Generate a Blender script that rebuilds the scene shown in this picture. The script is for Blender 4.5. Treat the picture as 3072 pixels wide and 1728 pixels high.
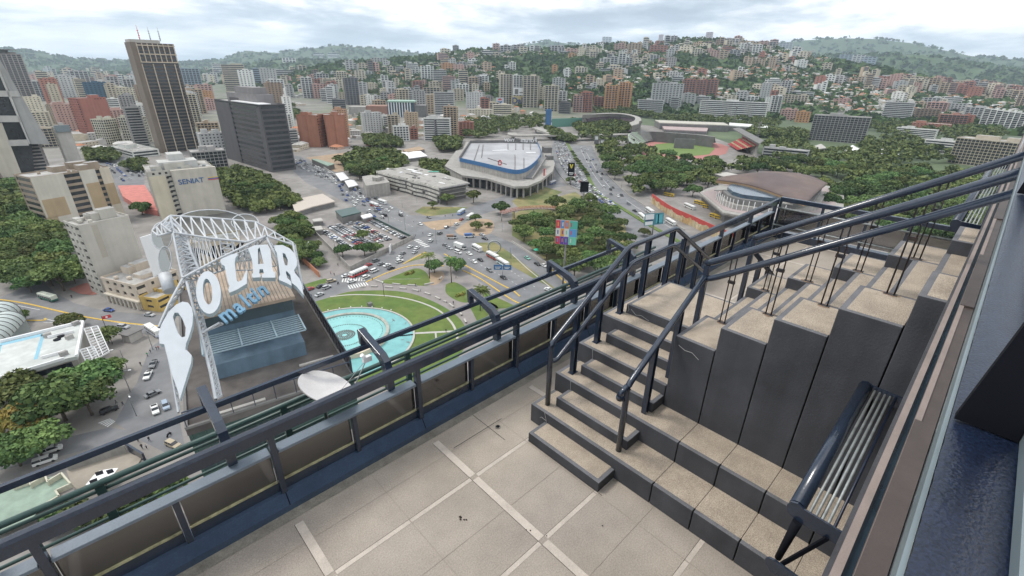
import bpy, math, random
import numpy as np
from mathutils import Vector, Matrix
R = math.radians
random.seed(7)
SC = bpy.context.scene
COL = SC.collection
for _o in list(bpy.data.objects): bpy.data.objects.remove(_o)

# ---------------------------------------------------------------- camera, world, sun, exposure
CAMZ = 5.0                      # metres above the terrace floor (z = 0); the streets lie at z = -90
YAW, PITCH, ROLL, FPX = R(46.05), R(24.96), R(-0.926), 1397.2   # focal length in px of a 3072 px wide picture
cam_d = bpy.data.cameras.new("camera"); cam = bpy.data.objects.new("camera", cam_d); COL.objects.link(cam)
cam_d.sensor_width = 36; cam_d.lens = 36*FPX/3072; cam_d.clip_start = .03; cam_d.clip_end = 60000
_f = Vector((math.cos(YAW)*math.cos(PITCH), math.sin(YAW)*math.cos(PITCH), -math.sin(PITCH)))
_r = Vector((math.sin(YAW), -math.cos(YAW), 0)); _d = _f.cross(_r)
_r2 = math.cos(ROLL)*_r + math.sin(ROLL)*_d; _d2 = -math.sin(ROLL)*_r + math.cos(ROLL)*_d
cam.matrix_world = Matrix(((_r2.x, -_d2.x, -_f.x, 0), (_r2.y, -_d2.y, -_f.y, 0), (_r2.z, -_d2.z, -_f.z, CAMZ), (0, 0, 0, 1)))
SC.camera = cam
SC.view_settings.view_transform = 'Standard'; SC.view_settings.look = 'None'
SC.view_settings.exposure = 0.58; SC.view_settings.gamma = 1
SUN_EL, SUN_AZ = R(58), R(118)   # azimuth measured from +X towards +Y
sun_d = bpy.data.lights.new("sun", 'SUN'); sun_d.energy = 1.5; sun_d.angle = R(14); sun_d.color = (1, .95, .88)
sun = bpy.data.objects.new("sun", sun_d); COL.objects.link(sun)
_sv = Vector((math.cos(SUN_EL)*math.cos(SUN_AZ), math.cos(SUN_EL)*math.sin(SUN_AZ), math.sin(SUN_EL)))
sun.rotation_euler = _sv.to_track_quat('Z', 'Y').to_euler()

W = bpy.data.worlds.new("World"); SC.world = W; W.use_nodes = True
def build_world():
    nt = W.node_tree; N = nt.nodes; L = nt.links; N.clear()
    out = N.new('ShaderNodeOutputWorld'); bg = N.new('ShaderNodeBackground'); L.new(bg.outputs[0], out.inputs[0])
    bg.inputs[1].default_value = .1
    sky = N.new('ShaderNodeTexSky'); sky.sky_type = 'NISHITA'; sky.sun_disc = False
    sky.sun_elevation = SUN_EL; sky.sun_rotation = R(90)-SUN_AZ; sky.dust_density = 2
    tc = N.new('ShaderNodeTexCoord'); sep = N.new('ShaderNodeSeparateXYZ'); L.new(tc.outputs['Generated'], sep.inputs[0])
    def mth(op, a, b=None, clamp=False):
        n = N.new('ShaderNodeMath'); n.operation = op; n.use_clamp = clamp
        for i, v in enumerate((a, b)):
            if v is None: continue
            if isinstance(v, (int, float)): n.inputs[i].default_value = v
            else: L.new(v, n.inputs[i])
        return n.outputs[0]
    zc = mth('MAXIMUM', sep.outputs[2], 0.0); den = mth('ADD', zc, .13)
    u = mth('DIVIDE', sep.outputs[0], den); v = mth('DIVIDE', sep.outputs[1], den)
    cmb = N.new('ShaderNodeCombineXYZ'); L.new(u, cmb.inputs[0]); L.new(v, cmb.inputs[1])
    def noise(scale, det, rough, dist=0., off=(0, 0, 0)):
        mp = N.new('ShaderNodeMapping'); mp.inputs['Location'].default_value = off; L.new(cmb.outputs[0], mp.inputs[0])
        n = N.new('ShaderNodeTexNoise'); n.inputs['Scale'].default_value = scale; n.inputs['Detail'].default_value = det
        n.inputs['Roughness'].default_value = rough; n.inputs['Distortion'].default_value = dist; L.new(mp.outputs[0], n.inputs['Vector'])
        return n.outputs['Fac']
    def ramp(f, stops):
        r = N.new('ShaderNodeValToRGB'); e = r.color_ramp.elements
        while len(e) < len(stops): e.new(.5)
        for i, (p, c) in enumerate(stops): e[i].position = p; e[i].color = (*c, 1)
        L.new(f, r.inputs[0]); return r.outputs[0]
    big = noise(.42, 7, .56, .3, (3.1, 1.2, 0)); small = noise(1.6, 9, .6, .15, (8, 2, 0))
    f = mth('ADD', mth('MULTIPLY', big, .68), mth('MULTIPLY', small, .32))
    cl = ramp(f, [(.395, (3.5, 4.2, 5.0)), (.45, (4.9, 5.6, 6.4)), (.495, (7.6, 8.0, 8.5)), (.54, (11.5, 11.5, 11.6)), (.61, (15, 14.9, 14.7))])
    cov = ramp(noise(.8, 5, .55, 0, (5, 9, 0)), [(.28, (.72,)*3), (.48, (1, 1, 1))])
    mx = N.new('ShaderNodeMix'); mx.data_type = 'RGBA'; L.new(cov, mx.inputs['Factor'])
    L.new(sky.outputs[0], mx.inputs['A']); L.new(cl, mx.inputs['B'])
    # towards the horizon the overcast evens out to a pale blue white
    hz = mth('SUBTRACT', 1., mth('MULTIPLY', zc, 9.), True)
    m2 = N.new('ShaderNodeMix'); m2.data_type = 'RGBA'; L.new(mth('MULTIPLY', hz, .75), m2.inputs['Factor'])
    L.new(mx.outputs['Result'], m2.inputs['A']); m2.inputs['B'].default_value = (5.6, 6.9, 8.0, 1)
    L.new(m2.outputs['Result'], bg.inputs[0])
build_world()

# ---------------------------------------------------------------- survey helpers: bearings read off the photograph
_rn, _dn, _fn = (np.array(v) for v in (_r2, _d2, _f))
KP = 3072/2576
def ray(px, py):                         # px, py in a 2576 px wide picture
    v = (px*KP-1536)/FPX*_rn+(py*KP-864)/FPX*_dn+_fn
    return v
def crop(ox, oy, s):                     # enlarged crops used while measuring
    return lambda x, y: ((ox+x/s)/KP, (oy+y/s)/KP)
T1, T2, T3, T4, T5, T6, T7, T8, T9, T10 = (crop(768*(i % 4), 576*(i//4), 2.515625) for i in range(10))
CS = crop(380, 600, 2.2286)
GZ = -90.0
def gp(p, z=GZ):                         # point of a level plane seen along a bearing
    v = ray(*p); t = (z-CAMZ)/v[2]
    return Vector((v[0]*t, v[1]*t, z))
def height_at(x, y, p):                  # height seen at bearing p above ground position x, y
    v = ray(*p); return CAMZ+v[2]/math.hypot(v[0], v[1])*math.hypot(x, y)
def onplane(p, P0, n):
    v = Vector(ray(*p)); P0 = Vector(P0); n = Vector(n); c = Vector((0, 0, CAMZ))
    return c+v*((P0-c).dot(n)/v.dot(n))
def pxm(x, y, z):                        # metres per px (2576 px wide picture) at a point
    return (np.array((x, y, z-CAMZ))@_fn)/FPX*KP

# ---------------------------------------------------------------- mesh and tag helpers
class MB:
    def __init__(s): s.v = []; s.f = []; s.m = []; s.sm = []
    def add(s, vs, fs, m=0, smooth=False):
        n = len(s.v); s.v += [tuple(v) for v in vs]
        for f in fs: s.f.append(tuple(i+n for i in f)); s.m.append(m); s.sm.append(smooth)
    def box(s, x0, x1, y0, y1, z0, z1, m=0, top=None):
        s.add([(x0, y0, z0), (x1, y0, z0), (x1, y1, z0), (x0, y1, z0), (x0, y0, z1), (x1, y0, z1), (x1, y1, z1), (x0, y1, z1)],
              [(0, 3, 2, 1), (0, 1, 5, 4), (1, 2, 6, 5), (2, 3, 7, 6), (3, 0, 4, 7)], m)
        n = len(s.v)-8; s.f.append((n+4, n+5, n+6, n+7)); s.m.append(m if top is None else top); s.sm.append(False)
    def cbox(s, c, sx, sy, sz, a=0, m=0, top=None):        # centre of base, size, turn about z
        ca, sa = math.cos(a), math.sin(a); n = len(s.v)
        s.box(-sx/2, sx/2, -sy/2, sy/2, 0, sz, m, top)
        for i in range(n, n+8):
            x, y, z = s.v[i]; s.v[i] = (c[0]+x*ca-y*sa, c[1]+x*sa+y*ca, c[2]+z)
    def prism(s, poly, z0, z1, m=0, top=None):
        a = sum(poly[i-1][0]*poly[i][1]-poly[i][0]*poly[i-1][1] for i in range(len(poly)))
        if a < 0: poly = poly[::-1]
        n = len(poly); k = len(s.v)
        s.v += [(p[0], p[1], z0) for p in poly]+[(p[0], p[1], z1) for p in poly]
        for i in range(n):
            j = (i+1) % n; s.f.append((k+i, k+j, k+n+j, k+n+i)); s.m.append(m); s.sm.append(False)
        s.f.append(tuple(k+n+i for i in range(n))); s.m.append(m if top is None else top); s.sm.append(False)
        s.f.append(tuple(k+i for i in range(n-1, -1, -1))); s.m.append(m); s.sm.append(False)
    def slab(s, pts, vec, m=0, side=None):                 # polygon in space, thickened along vec
        n = len(pts); k = len(s.v); vec = Vector(vec)
        s.v += [tuple(p) for p in pts]+[tuple(Vector(p)+vec) for p in pts]
        s.f.append(tuple(range(k, k+n))); s.m.append(m); s.sm.append(False)
        s.f.append(tuple(range(k+2*n-1, k+n-1, -1))); s.m.append(m if side is None else side); s.sm.append(False)
        for i in range(n):
            j = (i+1) % n; s.f.append((k+j, k+i, k+n+i, k+n+j)); s.m.append(m if side is None else side); s.sm.append(False)
    def tube(s, pts, r, n=10, m=0, caps=True, r1=None, smooth=True):
        P = [Vector(p) for p in pts]; k0 = len(s.v); N = len(P)
        for i, p in enumerate(P):
            d = (P[min(i+1, N-1)]-P[max(i-1, 0)]).normalized()
            sc = 1
            if 0 < i < N-1:
                c = (P[i]-P[i-1]).normalized().dot((P[i+1]-P[i]).normalized()); sc = 1/max(.6, math.sqrt((1+c)/2))
            up = Vector((0, 0, 1)) if abs(d.z) < .9 else Vector((0, 1, 0))
            a = d.cross(up).normalized(); b = a.cross(d)
            rr = r if r1 is None else r+(r1-r)*i/(N-1)
            for j in range(n):
                t = 2*math.pi*(j+.5)/n; s.v.append(tuple(p+(a*math.cos(t)*sc+b*math.sin(t))*rr))
        for i in range(N-1):
            for j in range(n):
                j2 = (j+1) % n; s.f.append((k0+i*n+j, k0+i*n+j2, k0+(i+1)*n+j2, k0+(i+1)*n+j)); s.m.append(m); s.sm.append(smooth and n > 5)
        if caps:
            s.f.append(tuple(k0+j for j in range(n-1, -1, -1))); s.m.append(m); s.sm.append(False)
            s.f.append(tuple(k0+(N-1)*n+j for j in range(n))); s.m.append(m); s.sm.append(False)
    def bar(s, a, b, w, h, m=0, up=(0, 0, 1)):             # rectangular bar a to b, w across, h along up
        a, b, up = Vector(a), Vector(b), Vector(up); d = (b-a).normalized(); sd = d.cross(up).normalized()*w/2; u = sd.cross(d).normalized()*h/2
        vs = [a-sd-u, a+sd-u, a+sd+u, a-sd+u, b-sd-u, b+sd-u, b+sd+u, b-sd+u]
        s.add(vs, [(3, 2, 1, 0), (4, 5, 6, 7), (0, 1, 5, 4), (1, 2, 6, 5), (2, 3, 7, 6), (3, 0, 4, 7)], m)
    def sheet(s, poly, z, m=0):
        a = sum(poly[i-1][0]*poly[i][1]-poly[i][0]*poly[i-1][1] for i in range(len(poly)))
        if a < 0: poly = poly[::-1]
        s.add([(p[0], p[1], z) for p in poly], [tuple(range(len(poly)))], m)
    def mesh(s, name, mats):
        me = bpy.data.meshes.new(name); me.from_pydata(s.v, [], s.f)
        for mt in (mats if isinstance(mats, (list, tuple)) else [mats]): me.materials.append(mt)
        me.polygons.foreach_set('material_index', s.m); me.polygons.foreach_set('use_smooth', s.sm); me.update()
        return me
    def build(s, name, mats, parent=None, color=None, bevel=0):
        o = bpy.data.objects.new(name, s.mesh(name, mats)); COL.objects.link(o)
        if parent: o.parent = parent
        if color: o.color = (*color, 1)
        if bevel:
            b = o.modifiers.new('bevel', 'BEVEL'); b.width = bevel; b.segments = 2; b.limit_method = 'ANGLE'; b.angle_limit = R(40)
        return o
def recentre(o):                          # move the origin of a world-coordinate mesh to its base
    me = o.data; n = len(me.vertices); co = np.empty(n*3); me.vertices.foreach_get('co', co); co = co.reshape(-1, 3)
    c = (co.min(0)+co.max(0))/2; c[2] = co[:, 2].min()
    me.vertices.foreach_set('co', (co-c).ravel()); me.update(); o.location = c
    return o
def tag(o, label, cat, group=None, kind=None):
    if kind: o['kind'] = kind
    else:
        o['label'] = label; o['category'] = cat
    if kind == 'stuff': o['label'] = label; o['category'] = cat
    if group: o['group'] = group
    return o
def struct(o): o['kind'] = 'structure'; return o
def thing(name, label, cat, loc=(0, 0, 0), rz=0, group=None):
    o = bpy.data.objects.new(name, None); COL.objects.link(o); o.location = loc; o.rotation_euler = (0, 0, rz); o.empty_display_size = .2
    return tag(o, label, cat, group)
def dup(o, loc=None, rz=None, scale=None, label=None, group=None, color=None, parent=None):
    c = o.copy(); COL.objects.link(c)
    if loc is not None: c.location = loc
    if rz is not None: c.rotation_euler = (0, 0, rz)
    if scale is not None: c.scale = scale
    if label: c['label'] = label
    if group: c['group'] = group
    if color: c.color = (*color, 1)
    if parent: c.parent = parent
    for ch in list(o.children):
        dup(ch, parent=c, color=color if (color and ch.get('paint')) else None)
    return c

# ---------------------------------------------------------------- materials
MATS = {}
def mat(name, col=None, rough=.7, var=.15, vs=3., bump=0., bs=40., metal=0., spec=.5, objcol=False, rnd=0., alpha=1., streak=0., col2=None, speck=0., spscale=150., coat=0.):
    m = bpy.data.materials.new(name); m.use_nodes = True; nt = m.node_tree; N = nt.nodes; L = nt.links
    b = N['Principled BSDF']; b.inputs['Roughness'].default_value = rough; b.inputs['Metallic'].default_value = metal
    b.inputs['Specular IOR Level'].default_value = spec; b.inputs['Coat Weight'].default_value = coat
    tc = N.new('ShaderNodeTexCoord'); oi = None
    def node(t, **k):
        n = N.new(t)
        for a, v in k.items(): setattr(n, a, v)
        return n
    if objcol:
        oi = N.new('ShaderNodeObjectInfo'); cur = oi.outputs['Color']
    else:
        rgb = N.new('ShaderNodeRGB'); rgb.outputs[0].default_value = (*col, 1); cur = rgb.outputs[0]
    if col2:
        nz = node('ShaderNodeTexNoise'); nz.inputs['Scale'].default_value = vs*.35; nz.inputs['Detail'].default_value = 5; L.new(tc.outputs['Object'], nz.inputs['Vector'])
        rp = node('ShaderNodeValToRGB'); rp.color_ramp.elements[0].position = .42; rp.color_ramp.elements[1].position = .58; L.new(nz.outputs['Fac'], rp.inputs[0])
        mx = node('ShaderNodeMix', data_type='RGBA'); L.new(rp.outputs[0], mx.inputs['Factor']); L.new(cur, mx.inputs['A']); mx.inputs['B'].default_value = (*col2, 1); cur = mx.outputs['Result']
    def mulby(fac_out, lo, hi):
        nonlocal cur
        mr = node('ShaderNodeMapRange'); mr.inputs['From Min'].default_value = .3; mr.inputs['From Max'].default_value = .7
        mr.inputs['To Min'].default_value = lo; mr.inputs['To Max'].default_value = hi; L.new(fac_out, mr.inputs['Value'])
        mx = node('ShaderNodeVectorMath', operation='SCALE'); L.new(cur, mx.inputs[0]); L.new(mr.outputs[0], mx.inputs['Scale']); cur = mx.outputs[0]
    if var:
        nz = node('ShaderNodeTexNoise'); nz.inputs['Scale'].default_value = vs; nz.inputs['Detail'].default_value = 8; nz.inputs['Roughness'].default_value = .62
        L.new(tc.outputs['Object'], nz.inputs['Vector']); mulby(nz.outputs['Fac'], 1-var, 1+var)
    if streak:
        mp = node('ShaderNodeMapping'); mp.inputs['Scale'].default_value = (1, 1, .06); L.new(tc.outputs['Object'], mp.inputs[0])
        nz = node('ShaderNodeTexNoise'); nz.inputs['Scale'].default_value = vs*2.5; nz.inputs['Detail'].default_value = 4; L.new(mp.outputs[0], nz.inputs['Vector']); mulby(nz.outputs['Fac'], 1-streak, 1+streak*.4)
    if speck:
        nz = node('ShaderNodeTexNoise'); nz.inputs['Scale'].default_value = spscale; nz.inputs['Detail'].default_value = 2; L.new(tc.outputs['Object'], nz.inputs['Vector']); mulby(nz.outputs['Fac'], 1-speck, 1+speck)
    if rnd:
        oi = oi or N.new('ShaderNodeObjectInfo')
        mr = node('ShaderNodeMapRange'); mr.inputs['To Min'].default_value = 1-rnd; mr.inputs['To Max'].default_value = 1+rnd; L.new(oi.outputs['Random'], mr.inputs['Value'])
        mx = node('ShaderNodeVectorMath', operation='SCALE'); L.new(cur, mx.inputs[0]); L.new(mr.outputs[0], mx.inputs['Scale']); cur = mx.outputs[0]
    L.new(cur, b.inputs['Base Color'])
    if bump:
        nz = node('ShaderNodeTexNoise'); nz.inputs['Scale'].default_value = bs; nz.inputs['Detail'].default_value = 4; L.new(tc.outputs['Object'], nz.inputs['Vector'])
        bp = node('ShaderNodeBump'); bp.inputs['Strength'].default_value = bump; bp.inputs['Distance'].default_value = .02; L.new(nz.outputs['Fac'], bp.inputs['Height']); L.new(bp.outputs[0], b.inputs['Normal'])
    MATS[name] = m
    return m
M = {}
M['navy'] = mat('navy_paint', (.019, .03, .052), .22, .2, 6, bump=.08, bs=25, spec=.6, speck=.14, spscale=60, coat=.3)
M['navy_kerb'] = mat('blue_kerb_paint', (.045, .072, .12), .2, .16, 3, bump=.05, bs=12, spec=.6, speck=.1, spscale=50, coat=.4)
M['navy_dusty'] = mat('dusty_blue_paint', (.15, .185, .225), .4, .12, 4, speck=.12, spscale=60)
M['navy_worn'] = mat('worn_navy_paint', (.008, .014, .032), .3, .3, 14, bump=.12, bs=160, spec=.5, speck=.5, spscale=200)
M['black'] = mat('black_metal', (.006, .007, .011), .75, .2, 8, spec=.15)
M['rust'] = mat('rusty_dark_steel', (.035, .022, .018), .6, .4, 20, col2=(.02, .022, .03))
M['green_paint'] = mat('dark_green_paint', (.035, .075, .065), .35, .2, 5, bump=.05)
M['plaster'] = mat('dark_grey_plaster', (.060, .062, .070), .85, .26, 1.6, bump=.18, bs=50, speck=.12, spscale=90, streak=.22)
M['nosing'] = mat('grey_nosing', (.13, .132, .142), .85, .22, 4, bump=.4, bs=60, speck=.2, spscale=90)
M['pebble'] = mat('washed_beige_gravel', (.40, .335, .265), .9, .22, 3, bump=.8, bs=110, speck=.38, spscale=120)
M['tile'] = mat('worn_terrace_tile', (.345, .30, .25), .75, .2, .9, bump=.25, bs=80, speck=.16, spscale=60, col2=(.30, .262, .225))
M['tile_dirt'] = mat('dirty_floor_edge', (.20, .185, .155), .7, .3, 5, bump=.3, bs=80, speck=.2, spscale=70)
M['strip'] = mat('pale_inlay_strip', (.46, .405, .35), .7, .14, 5, speck=.1, spscale=80)
M['joint'] = mat('dark_joint', (.03, .026, .024), .9, .2, 5)
M['stain'] = mat('rust_stain_paint', (.24, .165, .11), .9, .35, 20, speck=.4, spscale=120)
M['seal'] = mat('yellow_sealant', (.40, .375, .22), .7, .45, 14)
M['steel'] = mat('galvanised_steel', (.27, .29, .29), .5, .3, 12, metal=.3)
M['white_paint'] = mat('white_paint', (.74, .74, .74), .5, .06, 4)
M['brown_frame'] = mat('brown_window_frame', (.055, .04, .034), .5, .25, 4, speck=.1)
M['pink_frame'] = mat('pinkish_stone_frame', (.215, .17, .15), .6, .16, 4, speck=.08)
M['teal'] = mat('grey_green_metal', (.16, .2, .215), .45, .12, 6)
M['glass_dark'] = mat('dark_blue_glazing', (.02, .035, .05), .12, .3, 4, spec=.8)
def glassy(name, col, transp, rough=.05, spec=.5):
    m = bpy.data.materials.new(name); m.use_nodes = True; nt = m.node_tree; N = nt.nodes; L = nt.links; N.clear()
    out = N.new('ShaderNodeOutputMaterial'); t = N.new('ShaderNodeBsdfTransparent'); t.inputs[0].default_value = (*col, 1)
    g = N.new('ShaderNodeBsdfGlossy'); g.inputs['Roughness'].default_value = rough; g.inputs[0].default_value = (.82, .82, .84, 1)
    fr = N.new('ShaderNodeFresnel'); fr.inputs[0].default_value = spec
    mx = N.new('ShaderNodeMixShader'); L.new(fr.outputs[0], mx.inputs[0]); L.new(t.outputs[0], mx.inputs[1]); L.new(g.outputs[0], mx.inputs[2]); L.new(mx.outputs[0], out.inputs[0])
    return m
M['tint_glass'] = glassy('smoked_glass', (.40, .40, .41), .3, .09, 2.8)
M['clear_glass'] = glassy('clear_glass', (.8, .9, .88), .9, .02, 1.5)

# ---------------------------------------------------------------- terrain
def _sky(lst):                            # silhouette bearings -> (azimuth, tangent of elevation)
    o = []
    for p in lst:
        v = ray(*p); o.append((math.atan2(v[1], v[0]), v[2]/math.hypot(v[0], v[1])))
    o.sort(); return np.array(o).T
RIDGE1 = _sky([(-300, 250), (480, 225), (600, 210), (700, 190), (860, 156), (950, 154), (1040, 145), (1130, 135), (1200, 124), (1290, 127), (1400, 124), (1500, 114), (1560, 109), (1640, 112), (1700, 101), (1780, 99), (1860, 107), (1940, 117), (2000, 134), (2060, 148), (2130, 158), (2200, 170), (2300, 190), (2400, 215), (2576, 238), (3000, 260)])
RIDGE2 = _sky([(-300, 180), (0, 188), (300, 186), (560, 178), (640, 160), (700, 150), (850, 150), (950, 158), (1060, 163), (1130, 168), (1500, 160), (1900, 145), (2000, 136), (2100, 139), (2198, 135), (2315, 136), (2398, 150), (2465, 160), (2576, 176), (3000, 230)])
RIDGE3 = _sky([(-300, 100), (0, 118), (60, 125), (100, 132), (170, 145), (260, 152), (320, 152), (450, 158), (560, 148), (620, 128), (700, 132), (780, 122), (840, 113), (960, 121), (1060, 134), (1130, 138), (1330, 110), (1380, 101), (1440, 110), (1600, 120), (1900, 115), (1960, 106), (2040, 98), (2130, 94), (2200, 96), (2290, 106), (2380, 126), (2450, 141), (2576, 149), (3000, 170)])
_rs = np.random.RandomState(3)
_nt = [(_rs.uniform(0, 6.28), _rs.uniform(0, 6.28), _rs.uniform(-1, 1), _rs.uniform(-1, 1)) for _ in range(24)]
def fnoise(x, y, wl, oct=4):
    s = 0*x; a = 1.; k = 0
    for o in range(oct):
        for j in range(3):
            p, q, cx, cy = _nt[(k) % 24]; k += 1
            n = math.hypot(cx, cy)+1e-6; s = s+a*np.sin((x*cx+y*cy)/n*6.283/wl+p+1.3*np.sin((x*cy-y*cx)/n*6.283/(wl*1.7)+q))
        a *= .5; wl *= .47
    return s/5.6
def terrain(x, y):
    x = np.asarray(x, float); y = np.asarray(y, float)
    D = np.hypot(x, y)+1e-6; th = np.arctan2(y, x)
    h = np.full(D.shape, GZ)
    for rd, D0, D1, Db, nw in ((RIDGE1, 1350., 2700., 4200., 1.), (RIDGE2, 4000., 5200., 7000., .6), (RIDGE3, 6500., 9000., 13000., .35)):
        tp = CAMZ+np.interp(th, rd[0], rd[1])*D1
        n = fnoise(x, y, 900.)
        d0 = D0+180*np.sin(th*7)+90*n
        s = np.clip((D-d0)/(D1-d0), 0, 1); s = s**1.15
        back = np.clip((D-D1)/(Db-D1), 0, 1); s = s*(1-.85*back)
        amp = np.clip((D-d0)/500, 0, 1)*np.clip(np.abs(D-D1)/500., 0, 1)
        h = np.maximum(h, GZ+np.maximum(tp-GZ, 0)*s*(1+.20*nw*n*amp))
    return h
def gt(p, extra=0.):                      # where a bearing meets the terrain
    v = ray(*p)
    if v[2] < 0:
        q = gp(p, GZ+extra)
        if q.x*q.x+q.y*q.y < 1.1e6: return Vector((q.x, q.y, GZ))
    hd = math.hypot(v[0], v[1]); D = np.concatenate([np.arange(60, 2000, 6.), np.arange(2000, 12000, 15.)])
    x = v[0]/hd*D; y = v[1]/hd*D; z = CAMZ+v[2]/hd*D; t = terrain(x, y)+extra
    i = np.argmax(z <= t)
    if z[i] > t[i]: i = len(D)-1
    return Vector((x[i], y[i], float(t[i]-extra)))

# ---------------------------------------------------------------- people: one continuous skinned body each
def person_mesh(pose, cols):
    w = .35*pose; J = [(0, 0, .95), (0, 0, 1.2), (0, 0, 1.42), (0, 0, 1.52), (.01, 0, 1.66), (0, .1, .9), (w*.5, .11, .5), (w, .11, .06), (w+.12, .11, .03), (0, -.1, .9), (-w*.4, -.11, .5), (-w, -.11, .08), (-w+.12, -.11, .03), (0, .19, 1.40), (-w*.3, .25, 1.12), (w*.1, .25, .86), (0, -.19, 1.40), (w*.3, -.25, 1.12), (w*.6, -.24, .88)]
    E = [(0, 1), (1, 2), (2, 3), (3, 4), (0, 5), (5, 6), (6, 7), (7, 8), (0, 9), (9, 10), (10, 11), (11, 12), (2, 13), (13, 14), (14, 15), (2, 16), (16, 17), (17, 18)]; r = [.15, .14, .15, .06, .105, .10, .075, .05, .04, .10, .075, .05, .04, .065, .05, .04, .065, .05, .04]
    me = bpy.data.meshes.new('p'); me.from_pydata(J, E, []); o = bpy.data.objects.new('p', me); COL.objects.link(o); o.modifiers.new('s', 'SKIN'); o.modifiers.new('u', 'SUBSURF').levels = 1
    for i, sv in enumerate(me.skin_vertices[0].data): sv.radius = (r[i], r[i]); sv.use_root = (i == 0)
    dg = bpy.context.evaluated_depsgraph_get(); m2 = bpy.data.meshes.new_from_object(o.evaluated_get(dg)); bpy.data.objects.remove(o)
    for c in cols: m2.materials.append(c)
    for p in m2.polygons: z = p.center[2]; y = abs(p.center[1]); p.material_index = 0 if z < .95 and y < .22 else 2 if z > 1.47 or (y > .2 and z < 1.0) else 1; p.use_smooth = True
    return m2
PERSONS = {}
_skin = mat('skin', (.30, .17, .11), .6, 0)
for _k, _c in {'dark': (.03, .03, .04), 'white': (.6, .6, .6), 'red': (.45, .07, .05), 'blue': (.06, .12, .3), 'green': (.05, .3, .12)}.items():
    for _ps in (.3, .8): PERSONS[_k, _ps] = person_mesh(_ps, [mat('trousers', (.03, .035, .06), .9, 0), mat('shirt_'+_k, _c, .9, 0), _skin])
# ================================================================ terrace
def terrace():
    fl = MB()
    fl.box(-4, 17, -.02, 5.1, -.35, 0, 0)
    fl.box(-4, 17.6, 5.1, 5.95, -.6, -.25, 6)
    def st(x0, x1, y0, y1, m): fl.add([(x0, y0, .003 if m == 1 else .0045), (x1, y0, .003 if m == 1 else .0045), (x1, y1, .003 if m == 1 else .0045), (x0, y1, .003 if m == 1 else .0045)], [(0, 1, 2, 3)], m)
    for k in range(-2, 9):
        x = .88+2*k
        for a, b in ((0, 1.05), (1.15, 2.36), (2.42, 3.64), (3.70, 4.57)): st(x-.05, x+.05, a+.004, b-.004, 1)
        st(x-.055, x-.05, 0, 4.57, 2)
        for yy in (1.10, 2.39, 3.67):
            st(x+.055, x+.99, yy-.028, yy+.028, 1); st(x+1.005, x+1.945, yy-.028, yy+.028, 1)
            st(x+.05, x+1.95, yy+.028, yy+.032, 2)
        for yy in (.5, 1.75, 3.0, 4.25): st(x+.06, x+1.94, yy, yy+.004, 3)
        st(x+1.0, x+1.004, 0, 4.7, 3)
    st(-4, 17, 4.66, 4.81, 5)
    st(3.66, 3.668, 3.9, 4.66, 2); st(3.0, 3.95, 4.28, 4.288, 2); st(3.905, 3.912, 2.3, 3.66, 2)
    o = fl.build('terrace_floor', [M['tile'], M['strip'], M['joint'], mat('faint_joint', (.27, .235, .2), .8, .1), M['joint'], M['tile_dirt'], mat('ledge_slab', (.16, .155, .15), .9, .3, 1.5)]); struct(o)
    dr = MB(); dr.tube([(3.774, 4.18, .004), (3.774, 4.18, .012)], .045, 20); dr.tube([(3.774, 4.18, .012), (3.774, 4.18, .014)], .03, 20, 1)
    recentre(tag(dr.build('floor_drain', [M['tile_dirt'], M['black']]), 'small round floor drain in the terrace near the parapet', 'drain'))
    # dark crumbs lying on the floor
    for i, (x, y, s) in enumerate(((2.36, 3.30, .022), (2.34, 3.27, .016), (2.37, 3.24, .013), (2.39, 3.22, .014), (2.83, 2.62, .01), (2.86, 2.58, .012), (2.95, 2.4, .01), (3.55, 2.03, .012))):
        b = MB(); b.tube([(x, y, .004), (x+s*.3, y, .004+s*.5)], s, 7, r1=s*.4)
        recentre(tag(b.build('dark_pebble', M['joint']), 'small dark crumb of grit lying on the terrace paving', 'grit', 'dark crumbs of grit on the terrace paving'))
terrace()

BORD = .06
def block(parent, name, x0, x1, y0, y1, z0, z1, nf=True, nl=True, nr=False, nb=False, gap=.006):
    """plaster block with a gravel top inside grey nosings (front -X, left +Y, right -Y, back +X)"""
    b = MB(); y0 += gap; y1 -= gap
    b.box(x0, x1, y0, y1, z0, z1-.004, 0, 1)
    ax0 = x0+(BORD if nf else 0); ax1 = x1-(BORD if nb else 0); ay0 = y0+(BORD if nr else 0); ay1 = y1-(BORD if nl else 0)
    b.add([(ax0, ay0, z1), (ax1, ay0, z1), (ax1, ay1, z1), (ax0, ay1, z1)], [(0, 1, 2, 3)], 2)
    e = .004
    b.add([(ax0-e, ay0-e, z1-.004), (ax1+e, ay0-e, z1-.004), (ax1+e, ay1+e, z1-.004), (ax0-e, ay1+e, z1-.004), (ax0, ay0, z1), (ax1, ay0, z1), (ax1, ay1, z1), (ax0, ay1, z1)],
          [(0, 1, 5, 4), (1, 2, 6, 5), (2, 3, 7, 6), (3, 0, 4, 7)], 2)
    o = b.build(name, [M['plaster'], M['nosing'], M['pebble']], parent)
    bv = o.modifiers.new('bevel', 'BEVEL'); bv.width = .008; bv.segments = 2; bv.limit_method = 'ANGLE'; bv.angle_limit = R(50)
    return o
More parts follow.
